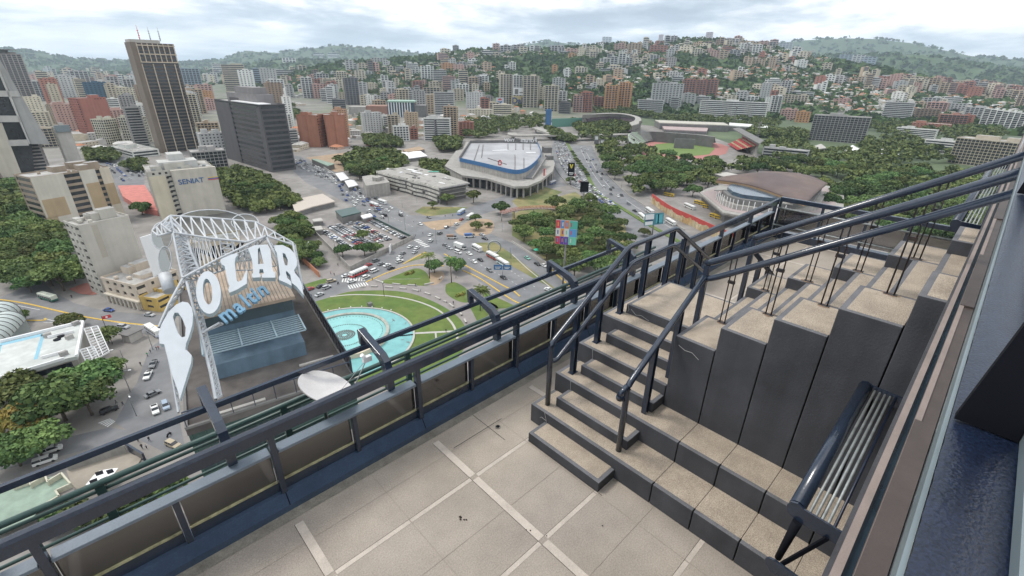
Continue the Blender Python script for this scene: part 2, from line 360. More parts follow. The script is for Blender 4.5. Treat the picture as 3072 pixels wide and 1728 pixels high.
def stepped():
    t = thing('stepped_concrete_stairway', 'dark plaster stairway and seating steps with beige gravel treads crossing the terrace', 'steps', (6.95, 2.4, 0))
    t.location = (0, 0, 0)
    XM = 6.95
    def mir(name, x0, x1, y0, y1, z0, z1, **k):
        block(t, name, x0, x1, y0, y1, z0, z1, **k)
        k2 = dict(k); k2['nb'] = k.get('nf', True); k2['nf'] = k.get('nb', False)
        block(t, name, 2*XM-x1, 2*XM-x0, y0, y1, z0, z1, **k2)
    seams = [3.955, 1.825, 1.285, .745, .205, -.335]
    for i in range(len(seams)-1):
        a, b = seams[i+1], seams[i]
        mir('seating_tier', 4.26, 4.80, a, b, 0, .33, nl=(i == 0)); mir('seating_tier', 4.80, 5.345, a, b, 0, .66, nl=(i == 0))
    mir('seating_tier', 5.345, 5.92, 2.365, 3.955, 0, .99); mir('seating_tier', 5.92, 6.25, 2.365, 3.955, 0, 1.32)
    # half steps of the two flights
    for k, x in enumerate((3.91, 4.50, 5.06, 5.67)):
        z0 = .33*k
        mir('stair_step', x, (4.26, 4.80, 5.345, 5.92)[k], 2.365, 3.66, z0+(.003 if k else 0), z0+.165, nr=True)
    block(t, 'landing', 6.25, 7.65, 2.365, 3.70, 0, 1.485, nb=True)
    block(t, 'landing_edge', 6.25, 7.65, 3.70, 3.955, 0, 1.32, nf=False, nl=True)
    # rising blocks and the narrow flight between them
    ys = [2.365, 1.825, 1.285, .745, .205, -.335]
    for i in range(5):
        zt = 1.825+.345*i
        mir('parapet_block', 5.345, 6.22, ys[i+1], ys[i], 0, zt, nb=True)
        for h in (0, 1):
            ya = ys[i]-.27*h; yb = ys[i+1] if h else ya-.27
            zz = zt-.17*(1-h)
            b = block(t, 'upper_step', 6.226, 7.674, yb, ya, 0, zz-.002, nf=False, nl=True, gap=.001)
    # pale cracks
    cm = mat('crack_filler', (.42, .42, .42), .8, .1)
    for pts in ([(4.255, 3.66, .33), (4.255, 3.62, .2), (4.255, 3.60, .02)], [(4.795, 3.63, .655), (4.795, 3.62, .53), (4.795, 3.60, .4)], [(5.34, 3.66, .985), (5.34, 3.64, .8), (5.34, 3.62, .72)], [(4.255, 3.75, .18), (4.255, 3.72, .21), (4.255, 3.63, .2)],
                [(5.34, 2.3, 1.7), (5.34, 2.2, 1.66), (5.34, 2.1, 1.67), (5.34, 2.0, 1.61)], [(6.246, 3.6, 1.42), (6.246, 3.5, 1.35), (6.246, 3.4, 1.38), (6.246, 3.25, 1.34)], [(6.246, 3.67, 1.48), (6.246, 3.64, 1.4), (6.246, 3.66, 1.34)]):
        c = MB(); c.tube(pts, .003, 4); c.build('crack', cm, t)
stepped()

NV = None
def parapet():
    t = thing('glass_parapet', 'long navy steel parapet with smoked glass panes along the terrace edge', 'railing')
    x0, x1 = -3.2, 17.0
    c = MB()
    c.add([(x0, 4.81, 0), (x1, 4.81, 0), (x1, 4.815, .09), (x0, 4.815, .09), (x1, 4.90, .235), (x0, 4.90, .235), (x1, 5.1, .235), (x0, 5.1, .235), (x0, 5.1, 0), (x1, 5.1, 0)],
          [(0, 1, 2, 3), (3, 2, 4, 5), (5, 4, 6, 7), (7, 6, 9, 8), (0, 3, 5, 7, 8), (1, 9, 6, 4, 2)])
    c.build('kerb_cladding', M['navy_kerb'], t)
    for k in range(-2, 9):
        x = .88+2*k
        j = MB(); j.add([(x, 4.8135, .09), (x+.012, 4.8135, .09), (x+.012, 4.8985, .2365), (x, 4.8985, .2365)], [(0, 1, 2, 3)]); j.build('cladding_joint', M['black'], t)
    tr = MB(); prof = [(4.885, 1.12), (4.885, 1.25), (4.905, 1.285), (4.94, 1.30), (4.975, 1.285), (4.995, 1.25), (4.995, 1.12)]
    n = len(prof); tr.add([(x0, *p) for p in prof]+[(x1, *p) for p in prof], [(i, (i+1) % n, n+(i+1) % n, n+i) for i in range(n)]+[tuple(range(n)), tuple(range(2*n-1, n-1, -1))], 0, False)
    tr.build('top_rail', M['navy'], t)
    for k in range(-2, 9):
        x = .88+2*k
        p = MB(); p.box(x-.035, x+.035, 4.89, 4.99, .235, 1.13); p.build('post', M['navy'], t, bevel=.006)
    for k in range(-2, 8):
        x = .88+2*k+1
        p = MB(); p.box(x-.03, x+.03, 4.905, 4.985, .235, .84); p.build('short_post', M['navy'], t, bevel=.006)
        m = MB(); m.box(x-.955, x+.955, 4.90, 5.05, .845, .885); m.box(x-.955, x+.955, 4.985, 5.0, .78, .845); m.build('middle_rail', M['navy_dusty'], t, bevel=.004)
    for k in range(-2, 8):
        for h in (0, 1):
            a = .88+2*k+h+.04; b = a+.92
            g = MB(); g.box(a, b, 4.99, 4.998, .37, .84); g.build('glass_pane', M['tint_glass'], t)
            y = MB(); y.box(a, b, 4.965, 4.989, .365, .388); y.build('sealant_line', M['seal'], t)
            l = MB(); l.box(a-.004, b+.004, 4.955, 5.03, .237, .362); l.build('sill_profile', M['navy'], t)
    t2 = thing('far_glass_parapet', 'navy steel parapet with smoked glass closing the far end of the terrace', 'railing')
    X = 17.0
    c = MB(); c.box(X-.06, X+.2, .2, 4.80, 0, .235); c.build('kerb_cladding', M['navy'], t2, bevel=.01)
    c = MB(); c.box(X+.01, X+.12, .3, 4.88, 1.22, 1.36); c.build('top_rail', M['navy'], t2, bevel=.015)
    c = MB(); c.tube([(X+.02, .3, 1.0), (X+.02, 4.9, 1.0)], .03, 8); c.build('middle_rail', M['steel'], t2)
    c = MB(); c.tube([(X+.0, .3, .42), (X+.0, 4.9, .42)], .025, 8); c.build('bottom_rail', M['steel'], t2)
    ys = [.4, 1.4, 2.4, 3.6, 4.85]
    for i, y in enumerate(ys):
        p = MB(); p.box(X+.02, X+.1, y-.035, y+.035, .235, 1.23); p.build('post', M['navy'], t2)
        if i: g = MB(); g.box(X+.06, X+.068, ys[i-1]+.04, y-.04, .3, .98); g.build('glass_pane', M['tint_glass'], t2)
parapet()

def outriggers():
    t = thing('outrigger_rail', 'dark horizontal bar carried outside the parapet on curved bracket arms', 'rail')
    for k in range(-2, 5):
        x = .47+2.03*k
        prof = [(4.99, .90), (5.10, .90), (5.12, 1.2), (5.20, 1.32), (5.66, 1.505), (5.70, 1.44), (5.70, 1.33), (5.76, 1.33), (5.78, 1.56), (5.74, 1.585), (5.14, 1.44), (5.03, 1.36), (4.995, 1.24)]
        a = MB(); n = len(prof)
        a.add([(x-.05, *p) for p in prof]+[(x+.05, *p) for p in prof], [(i, (i+1) % n, n+(i+1) % n, n+i) for i in range(n)]+[tuple(range(n-1, -1, -1)), tuple(range(n, 2*n))])
        a.build('bracket_arm', M['navy'], t, bevel=.006)
    b = MB(); b.box(-4, 8.9, 5.66, 5.71, 1.26, 1.335); b.build('bar', M['navy'], t, bevel=.005)
    t = thing('outer_green_railing', 'dark green tube railing on the ledge outside the parapet', 'railing')
    b = MB(); b.tube([(-4, 5.62, .95), (10.5, 5.62, .95)], .035, 12); b.build('top_tube', M['green_paint'], t)
    b = MB(); b.tube([(-4, 5.64, .85), (10.5, 5.64, .85)], .022, 10); b.build('lower_tube', M['green_paint'], t)
    b = MB(); b.tube([(-4, 5.64, .45), (10.5, 5.64, .45)], .02, 8); b.build('lower_tube', M['green_paint'], t)
    for k in range(-2, 6):
        x = -.66+1.9*k
        p = MB(); p.box(x-.04, x+.04, 5.60, 5.66, -.25, .93); p.build('post', M['green_paint'], t)
outriggers()

def rail_tube(pts, r=.041, mt='navy', parent=None, name='handrail'):
    """tube with softened corners"""
    P = [Vector(p) for p in pts]; out = [P[0]]
    for i in range(1, len(P)-1):
        a, b, c = P[i-1], P[i], P[i+1]; d = min(.09, (a-b).length/2.1, (c-b).length/2.1)
        s = b+(a-b).normalized()*d; e = b+(c-b).normalized()*d
        for q in (0, .25, .5, .75, 1): out.append(s*(1-q)**2+b*2*q*(1-q)+e*q*q)
    out.append(P[-1]); m = MB(); m.tube(out, r, 14); return m.build(name, M[mt], parent)
ST_N = [0]
def stain(x, y, z, r=.075):
    ST_N[0] += 1; rs = random.Random(ST_N[0]); b = MB(); n = 14; b.add([(x+r*rs.uniform(.5, 1.15)*math.cos(6.283*i/n), y+r*rs.uniform(.6, 1.5)*math.sin(6.283*i/n), z+.0025) for i in range(n)], [tuple(range(n))])
    o = b.build('rust_stain', M['stain']); struct(recentre(o))
def flight_rails():
    Y = 3.76
    t = thing('stair_handrail', 'navy double handrail over the stair beside the glass parapet', 'handrail')
    rail_tube([(4.43, Y, .33), (4.43, Y, 1.42), (6.2, Y, 2.49), (7.70, Y, 2.49), (9.47, Y, 1.42), (9.47, Y, .33)], parent=t)
    rail_tube([(4.43, Y, 1.12), (4.52, Y-.04, 1.12), (6.3, Y-.04, 2.21), (7.60, Y-.04, 2.21), (9.38, Y-.04, 1.12), (9.47, Y, 1.12)], .035, parent=t)
    for x, z0, z1 in ((5.0, .66, 1.76), (5.58, .99, 2.1), (6.17, 1.32, 2.46), (6.8, 1.32, 2.47), (7.6, 1.32, 2.47), (8.1, 1.0, 2.2), (8.85, .66, 1.76)):
        p = MB(); p.box(x-.045, x-.03, Y-.035, Y+.035, z0, z1); p.box(x+.03, x+.045, Y-.035, Y+.035, z0, z1); p.box(x-.03, x+.03, Y-.006, Y+.006, z0+.02, z1)
        p.box(x-.07, x+.07, Y-.05, Y+.05, z0+.001, z0+.011); p.build('post', M['navy'], t)
    for far in (0, 1):
        mx = (lambda x: 13.9-x) if far else (lambda x: x)
        Y = 2.45; XC = 6.13
        t = thing('climbing_handrail', ('navy double handrail climbing the blocks on the near side of the stepped wall', 'navy double handrail climbing the blocks on the far side of the stepped wall')[far], 'handrail', group='handrails climbing the stepped wall')
        rail_tube([(mx(4.43), Y, .33), (mx(4.43), Y, 1.41), (mx(XC), Y, 2.44)], parent=t)
        rail_tube([(mx(4.30), Y+.03, 1.30), (mx(4.33), Y+.05, 1.22), (mx(4.43), Y+.01, 1.2)], .035, parent=t, name='hooked_end')
        rail_tube([(mx(4.30), Y+.03, 1.30), (mx(4.43), Y+.01, 1.40)], .035, parent=t, name='hooked_end')
        p = MB(); p.box(mx(XC)-.035, mx(XC)+.035, Y-.035, Y+.035, 1.32, 2.6); p.build('corner_post', M['navy'], t, bevel=.008)
        rail_tube([(mx(XC), Y+.02, 2.615), (mx(XC), 2.30, 2.72), (mx(XC), -1.2, 4.95)], .048, parent=t)
        rail_tube([(mx(XC), Y, 2.385), (mx(XC), 2.3, 2.46), (mx(XC), -1.2, 4.80)], .044, parent=t)
        for x, z0, z1 in ((5.0, .66, 1.74), (5.56, .99, 2.08)):
            p = MB(); x = mx(x); p.box(x-.04, x-.026, Y-.035, Y+.035, z0, z1); p.box(x+.026, x+.04, Y-.035, Y+.035, z0, z1); p.box(x-.026, x+.026, Y-.006, Y+.006, z0+.02, z1)
            p.build('post', M['navy'], t)
        for i, y in enumerate((2.095, 1.555, 1.0, .45)):
            z0 = 1.825+.345*i; zt = 2.72+(2.30-y)*.637; p = MB()
            for dy in (0, .065):
                yy = y+.0325-dy
                p.tube([(mx(XC+.02), yy, z0), (mx(XC+.02), yy, zt-.28), (mx(XC), yy+.02, zt-.22), (mx(XC-.0), yy+.02, zt)], .0085, 6)
            p.box(mx(XC)+.003, mx(XC)+.037, y-.045, y+.045, zt-.42, zt-.38)
            p.box(mx(XC+.02)-.03, mx(XC+.02)+.03, y-.06, y+.06, z0+.001, z0+.006); p.build('twin_rod_post', M['rust'], t); stain(mx(XC+.02), y, z0)
flight_rails()

def guard(x0, x1, Y, Z, label, dbl):
    t = thing('tube_guard', label, 'guard rail', (x0, Y, Z)); t.location = (0, 0, 0)
    p = MB(); p.tube([(x0+.02, Y, Z), (x1-.02, Y, Z)], .058, 20); p.build('front_pipe', M['navy'], t)
    for i in range(5):
        y = Y-.085-.042*i
        p = MB(); p.tube([(x0+.015, y, Z+.0), (x1-.015, y, Z+.0)], .0115, 10); p.build('thin_pipe', M['steel'] if i < 4 else M['navy_worn'], t)
    for x in (x0, x1) if dbl else (x0, (x0*.4+x1*.6), x1):
        pr = [(Y+.0, Z+.062), (Y+.045, Z+.045), (Y+.062, Z), (Y+.045, Z-.06), (Y-.02, Z-.10), (Y-.30, Z-.10), (Y-.30, Z+.03), (Y-.05, Z+.04)]
        e = MB(); n = len(pr); e.add([(x-.008, *q) for q in pr]+[(x+.008, *q) for q in pr], [(i, (i+1) % n, n+(i+1) % n, n+i) for i in range(n)]+[tuple(range(n-1, -1, -1)), tuple(range(n, 2*n))])
        e.build('end_plate', M['navy'], t)
    return t
def guards():
    t = guard(3.42, 5.335, .30, 2.06, 'thick pipe and five thin pipes guarding the window beside the stepped wall', True)
    b = MB(); b.tube([(3.40, .26, 1.97), (3.36, .29, 1.56)], .035, 10, r1=.024); b.build('leg', M['black'], t)
    b = MB(); b.bar((3.40, .06, 1.98), (3.34, .25, 1.55), .02, .03); b.build('strut', M['black'], t)
    b = MB(); pr = [(.345, 1.5), (.36, 1.54), (.34, 1.575), (.30, 1.585), (.02, 1.56), (.02, 1.45), (.30, 1.45)]; n = len(pr)
    b.add([(3.30, *q) for q in pr]+[(3.318, *q) for q in pr], [(i, (i+1) % n, n+(i+1) % n, n+i) for i in range(n)]+[tuple(range(n-1, -1, -1)), tuple(range(n, 2*n))]); b.build('lower_plate', M['navy'], t)
    for o in t.children:                      # the guard falls slightly towards the near end and stops a little short of the window
        for v in o.data.vertices: v.co.z += -.10+.088*(v.co.x-3.42); v.co.x = 5.335+(v.co.x-5.335)*1.02
    guard(8.9, 16.5, .26, 3.15, 'wall guard of pipes running along the facade beyond the stepped wall', False)
guards()

def dish():
    c = Vector((1.72, 5.36, 1.08))
    t = thing('satellite_dish', 'off white satellite dish fixed outside the parapet', 'satellite dish', c)
    ax = Vector((.42, -.12, .86)).normalized()
    a = ax.cross(Vector((0, 0, 1))).normalized(); b = a.cross(ax)
    m = MB(); n = 36; rings = 7; k = 0
    for side in (0, 1):
        vs = []
        for i in range(rings):
            r = .40*i/(rings-1)
            for j in range(n):
                q = 2*math.pi*j/n; p = a*math.cos(q)*r*1.0+b*math.sin(q)*r*.92+ax*(r*r*.45-side*.012); vs.append(p)
        fs = [(i*n+j, i*n+(j+1) % n, (i+1)*n+(j+1) % n, (i+1)*n+j) for i in range(rings-1) for j in range(n)]
        if side: fs = [f[::-1] for f in fs]
        m.add(vs, fs, 0, True)
    m.build('reflector', mat('dish_white', (.62, .60, .59), .55, .08, 6, speck=.12, spscale=120), t)
    e = MB(); L_ = Vector((.63, .0, .22)); e.tube([b*-.36+ax*.03, Vector((.5, 0, .02)), L_], .009, 8); e.tube([a*.36+ax*.06, L_], .004, 6); e.build('feed_arm', M['steel'], t)
    e = MB(); e.tube([L_, L_+Vector((-.06, 0, .10))], .028, 12); e.box(L_.x-.05, L_.x+.07, L_.y-.03, L_.y+.03, L_.z-.03, L_.z+.05); e.build('receiver_head', M['white_paint'], t)
    e = MB(); e.tube([ax*-.02, ax*-.12, Vector((0, .05, -1.3))], .025, 10); e.build('mast', M['green_paint'], t)
dish()

def facade():
    t = thing('building_facade', 'tower facade beside the camera with brown window frames and dark cladding', 'building')
    b = MB(); b.box(-4, 30, -.4, 0, -3, 3.28); b.build('wall', M['plaster'], t)
    def st(y1, y0, z, m, name, x0=-3, x1=30, th=.05):
        b = MB(); b.box(x0, x1, y0, y1, z-th, z); b.build(name, M[m], t); return b
    st(-.018, -.048, 3.34, 'pink_frame', 'sill_lip', th=.07)
    st(-.048, -.078, 3.31, 'glass_dark', 'lower_sash')
    st(-.0785, -.106, 3.36, 'pink_frame', 'window_frame', th=.09)
    st(-.106, -.165, 3.35, 'brown_frame', 'window_frame', th=.09)
    for x in (1.2, 4.9, 8.6, 12.3): st(-.080, -.163, 3.3655, 'brown_frame', 'frame_cap', x, x+1.7, .02)
    st(-.166, -.20, 3.31, 'black', 'frame_gap')
    b = MB(); b.box(-3, 30, -.4, -.20, 3.0, 3.26); b.build('sill', M['brown_frame'], t)
    b = MB(); b.tube([(-3, -.175, 3.33), (30, -.175, 3.33)], .006, 6); b.build('glazing_bead', M['steel'], t)
    # parapet beam right under the camera
    t2 = thing('window_ledge_beam', 'worn glossy navy beam in the right foreground with black triangular brackets', 'beam')
    z = 4.5
    b = MB(); nx = 260; ny = 10; rs = np.random.RandomState(5)
    xs = np.concatenate([np.linspace(.05, 3, 200), np.linspace(3.1, 30, nx-200)]); vs = []
    for x in xs:
        for j in range(ny):
            y = -.064-.20*j/(ny-1); vs.append((x, y+(.0003*rs.randn() if j == 0 else 0), z+.0001*rs.randn()+.0001*math.sin(x*37+j*2.1)-(.004 if j == 0 else 0)))
    b.add(vs, [(i*ny+j+1, i*ny+j, (i+1)*ny+j, (i+1)*ny+j+1) for i in range(len(xs)-1) for j in range(ny-1)], 0, True)
    b.build('beam_top', M['navy_worn'], t2)
    b = MB(); b.box(.0, 30, -.262, -.068, z-.12, z-.012); b.build('beam', M['navy_worn'], t2)
    b = MB(); b.box(.0, 30, -.0635, -.0575, z-.05, z-.008); b.build('edge_strip', M['teal'], t2)
    b = MB(); b.box(.0, 30, -.2, -.142, z+.004, z+.03); b.build('inner_strip', M['teal'], t2)
    for x in (.93, 3.3):
        b = MB(); n = 3; pr = [(-.067, z+.003), (-.141, z+.003), (-.141, z+.42), (-.112, z+.42)]
        n = len(pr); b.add([(x, *q) for q in pr]+[(x+.02, *q) for q in pr], [(i, (i+1) % n, n+(i+1) % n, n+i) for i in range(n)]+[tuple(range(n-1, -1, -1)), tuple(range(n, 2*n))]); b.build('bracket', M['black'], t2)
facade()
# ================================================================ city materials
M['wall'] = mat('painted_building_wall', None, .85, .1, .12, objcol=True, streak=.14)
M['wall2'] = mat('dark_wall_tone', (.16, .155, .15), .85, .2, .2)  # secondary dark grey, own colour of walls, roof edges, posts and masts
M['roofm'] = mat('flat_roof', (.40, .39, .37), .9, .3, .25, col2=(.28, .27, .26))
M['rooftile'] = mat('clay_roof_tile', (.40, .17, .09), .85, .25, .3)
M['asphalt'] = mat('asphalt_road', (.155, .158, .165), .85, .2, .12, col2=(.185, .185, .187))
M['pave'] = mat('concrete_pavement', (.25, .235, .22), .9, .16, .15, col2=(.20, .185, .17))
M['pave2'] = mat('plaza_paving', (.235, .215, .205), .9, .14, .2)
M['kerb'] = mat('pale_kerb', (.42, .40, .37), .9, .1, 1)
M['lawn'] = mat('mown_lawn', (.085, .14, .028), .95, .2, .25, col2=(.115, .155, .035))
M['drygrass'] = mat('dry_grass', (.23, .20, .09), .95, .25, .12, col2=(.12, .14, .05))
M['soil'] = mat('bare_soil', (.34, .25, .17), .95, .2, .15)
M['yellow'] = mat('yellow_line_paint', (.55, .36, .06), .8, .2, 1)
M['whiteline'] = mat('white_line_paint', (.62, .62, .6), .8, .2, 1)
M['concrete'] = mat('raw_concrete', (.33, .315, .29), .9, .18, .3, streak=.2)
M['glassb'] = mat('dark_window_glass', (.028, .034, .04), .18, .5, .35, spec=.8)
M['glassbl'] = mat('bluish_window_glass', (.05, .085, .12), .15, .4, .35, spec=.8)
M['pool'] = mat('turquoise_basin', (.17, .40, .40), .25, .16, .25, spec=.6, bump=.4, bs=1.5)
M['red'] = mat('red_paint', (.5, .05, .05), .7, .15, .5)
M['blue'] = mat('blue_paint', (.04, .13, .28), .6, .15, .5)
M['truss'] = mat('white_truss_steel', (.46, .48, .50), .5, .15, 1)
M['carpaint'] = mat('car_paint', None, .3, 0, objcol=True, spec=.6, coat=.4)
M['carglass'] = mat('car_window_glass', (.02, .025, .03), .12, 0, spec=.8)
M['tyre'] = mat('tyre_rubber', (.015, .015, .015), .9, 0)
M['lamp'] = mat('lamp_lens', (.6, .55, .5), .2, 0)
M['trunk'] = mat('tree_bark', (.10, .08, .06), .9, .3, 3)
def leafmat(name, c1, c2):
    m = bpy.data.materials.new(name); m.use_nodes = True; nt = m.node_tree; N = nt.nodes; L = nt.links; b = N['Principled BSDF']
    b.inputs['Roughness'].default_value = .75; b.inputs['Specular IOR Level'].default_value = .2
    at = N.new('ShaderNodeAttribute'); at.attribute_name = 'tone'; oi = N.new('ShaderNodeObjectInfo')
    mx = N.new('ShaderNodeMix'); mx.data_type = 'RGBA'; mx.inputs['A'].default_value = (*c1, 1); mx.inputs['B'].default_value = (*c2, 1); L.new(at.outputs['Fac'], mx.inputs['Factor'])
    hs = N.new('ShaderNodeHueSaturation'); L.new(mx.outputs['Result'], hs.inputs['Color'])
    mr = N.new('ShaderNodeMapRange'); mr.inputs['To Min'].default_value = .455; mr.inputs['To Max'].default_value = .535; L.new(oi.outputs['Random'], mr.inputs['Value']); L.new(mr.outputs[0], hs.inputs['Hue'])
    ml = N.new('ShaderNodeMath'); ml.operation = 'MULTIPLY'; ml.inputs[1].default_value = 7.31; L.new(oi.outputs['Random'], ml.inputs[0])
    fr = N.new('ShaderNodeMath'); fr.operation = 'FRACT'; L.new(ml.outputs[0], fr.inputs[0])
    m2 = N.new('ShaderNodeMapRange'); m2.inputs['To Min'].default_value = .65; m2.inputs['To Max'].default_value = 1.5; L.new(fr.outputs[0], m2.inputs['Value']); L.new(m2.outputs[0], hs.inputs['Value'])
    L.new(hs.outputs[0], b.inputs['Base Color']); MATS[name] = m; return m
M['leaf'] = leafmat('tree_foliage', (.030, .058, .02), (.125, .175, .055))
M['leaf_y'] = leafmat('yellowing_foliage', (.10, .13, .03), (.30, .27, .06))
M['palm'] = leafmat('palm_fronds', (.05, .10, .03), (.12, .18, .05))

# ================================================================ trees
def leafcloud(rs, lobes, nq, size, squash=.75):
    """many leaf-clump quads over the surface and inside of several lobes"""
    vs = []; tone = []
    vol = np.array([l[3]**2 for l in lobes]); pick = rs.choice(len(lobes), nq, p=vol/vol.sum())
    c = np.array([l[:3] for l in lobes])[pick]; r = np.array([l[3] for l in lobes])[pick]
    lt = rs.rand(len(lobes))[pick]
    d = rs.randn(nq, 3); d /= np.linalg.norm(d, axis=1)[:, None]; d[:, 2] = np.where(d[:, 2] < -.35, -d[:, 2], d[:, 2])
    rad = r*(.60+.42*rs.rand(nq)**.6+.10*rs.randn(nq)*(rs.rand(nq) < .3))
    p = c+d*rad[:, None]*np.array([1, 1, squash])
    nrm = d+.8*rs.randn(nq, 3)+np.array([0, 0, .5]); nrm /= np.linalg.norm(nrm, axis=1)[:, None]
    t = np.cross(nrm, rs.randn(nq, 3)); t /= np.linalg.norm(t, axis=1)[:, None]; u = np.cross(nrm, t)
    s = size*(.5+rs.rand(nq))[:, None]*.5
    q = np.stack([p-t*s-u*s*.7, p+t*s-u*s*.9, p+t*s*.8+u*s, p-t*s*.9+u*s*.8], 1)
    tone = np.clip(.08+.62*lt+.30*rs.randn(nq)+.22*d[:, 2], 0, 1)  # random per lobe; light from above painted in, leaves on lobe tops lighter
    return q.reshape(-1, 3), tone
def cloud_mesh(name, q, tone, mats, extra=None):
    n = len(tone); me = bpy.data.meshes.new(name)
    ev = extra.v if extra else []; ef = extra.f if extra else []
    vs = np.concatenate([q, np.array(ev).reshape(-1, 3)]) if ev else q
    fs = [(4*i, 4*i+1, 4*i+2, 4*i+3) for i in range(n)]+[tuple(k+4*n for k in f) for f in ef]
    me.from_pydata(vs.tolist(), [], fs)
    for m in mats: me.materials.append(m)
    if ef: me.polygons.foreach_set('material_index', [0]*n+[1]*len(ef))
    a = me.attributes.new('tone', 'FLOAT', 'FACE'); a.data.foreach_set('value', np.concatenate([tone, np.zeros(len(ef))]).astype(np.float32))
    me.update(); return me
def make_tree(seed, rad, hgt, nq, size, mt='leaf', flat=.7, nl=11):
    """returns (crown mesh, trunk mesh): spreading tree, base at origin"""
    rs = np.random.RandomState(seed); lobes = []; tr = MB()
    th0 = hgt*.34
    tr.tube([(0, 0, -.3), (.1, 0, th0*.6), (0, .1, th0)], .035*hgt, 7, r1=.026*hgt)
    for i in range(nl):
        a = i*2.4+rs.rand(); rr = rad*math.sqrt((i+.4)/nl)*.78; z = hgt*(.80-.30*(rr/rad)**1.6)+rs.randn()*.05*hgt
        x, y = rr*math.cos(a), rr*math.sin(a); lr = rad*(.30+.14*rs.rand()); lobes.append((x, y, z-lr*.15, lr))
        if i % 2 == 0: tr.tube([(0, 0, th0*.9), (x*.45, y*.45, th0+(z-th0)*.55), (x*.9, y*.9, z-lr*.25)], .02*hgt, 5, r1=.006*hgt)
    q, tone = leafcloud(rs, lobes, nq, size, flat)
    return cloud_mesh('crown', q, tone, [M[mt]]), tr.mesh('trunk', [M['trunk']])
TREE = {}
for _i in range(5): TREE['big', _i] = make_tree(20+_i, 8.5, 11+_i*.7, 2600, .85, nl=13)
for _i in range(5): TREE['mid', _i] = make_tree(40+_i, 6.0, 9.+_i*.5, 950, 1.05)
TREE['yel', 0] = make_tree(60, 8.5, 11., 2600, .85, 'leaf_y', nl=13)
for _i in range(3): TREE['bush', _i] = make_tree(70+_i, 2.6, 3.0, 420, .55, nl=7)
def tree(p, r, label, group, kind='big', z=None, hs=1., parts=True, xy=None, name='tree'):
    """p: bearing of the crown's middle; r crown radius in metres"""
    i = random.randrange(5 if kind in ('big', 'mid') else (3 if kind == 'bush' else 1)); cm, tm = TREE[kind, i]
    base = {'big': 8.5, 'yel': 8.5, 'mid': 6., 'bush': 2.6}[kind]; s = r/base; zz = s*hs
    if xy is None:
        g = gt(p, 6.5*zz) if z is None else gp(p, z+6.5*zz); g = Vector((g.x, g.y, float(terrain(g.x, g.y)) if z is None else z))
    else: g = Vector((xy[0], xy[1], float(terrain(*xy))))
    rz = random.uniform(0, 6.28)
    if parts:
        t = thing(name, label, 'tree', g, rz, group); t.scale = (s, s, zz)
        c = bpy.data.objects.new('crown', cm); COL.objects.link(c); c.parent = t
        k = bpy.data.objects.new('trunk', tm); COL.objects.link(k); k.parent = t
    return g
def palm_mesh():
    rs = np.random.RandomState(9); q = []; tn = []
    for i in range(20):
        a = i*2.4; el = .9-1.3*(i/20); L = 3.0
        for k in range(9):
            s = (k+.5)/9; r = L*s; z = math.sin(el)*r-1.6*s*s*1.1+.1; x, y = math.cos(a)*r*math.cos(el*.6), math.sin(a)*r*math.cos(el*.6)
            w = .55*math.sin(math.pi*min(1, s*.9+.12)); dx, dy = -math.sin(a)*w, math.cos(a)*w; fx, fy = math.cos(a)*.36, math.sin(a)*.36
            for sg in (-1, 1):
                q += [(x, y, z), (x+fx, y+fy, z-.05), (x+fx*.9+dx*sg, y+fy*.9+dy*sg, z-.35), (x+dx*sg*.9, y+dy*sg*.9, z-.3)]; tn.append(rs.rand())
    return np.array(q), np.array(tn)
def palm(p, h, label, z=GZ):
    g = gp(p, z+h) ; g.z = z
    t = thing('palm_tree', label, 'palm', g, random.uniform(0, 6))
    q, tn = palm_mesh(); q = q*1.15+np.array([0, 0, h]); me = cloud_mesh('fronds', q, tn, [M['palm']])
    c = bpy.data.objects.new('fronds', me); COL.objects.link(c); c.parent = t
    k = MB(); k.tube([(0, 0, -.2), (.1, 0, h*.5), (0, 0, h)], .25, 8, r1=.16); k.build('trunk', M['trunk'], t)

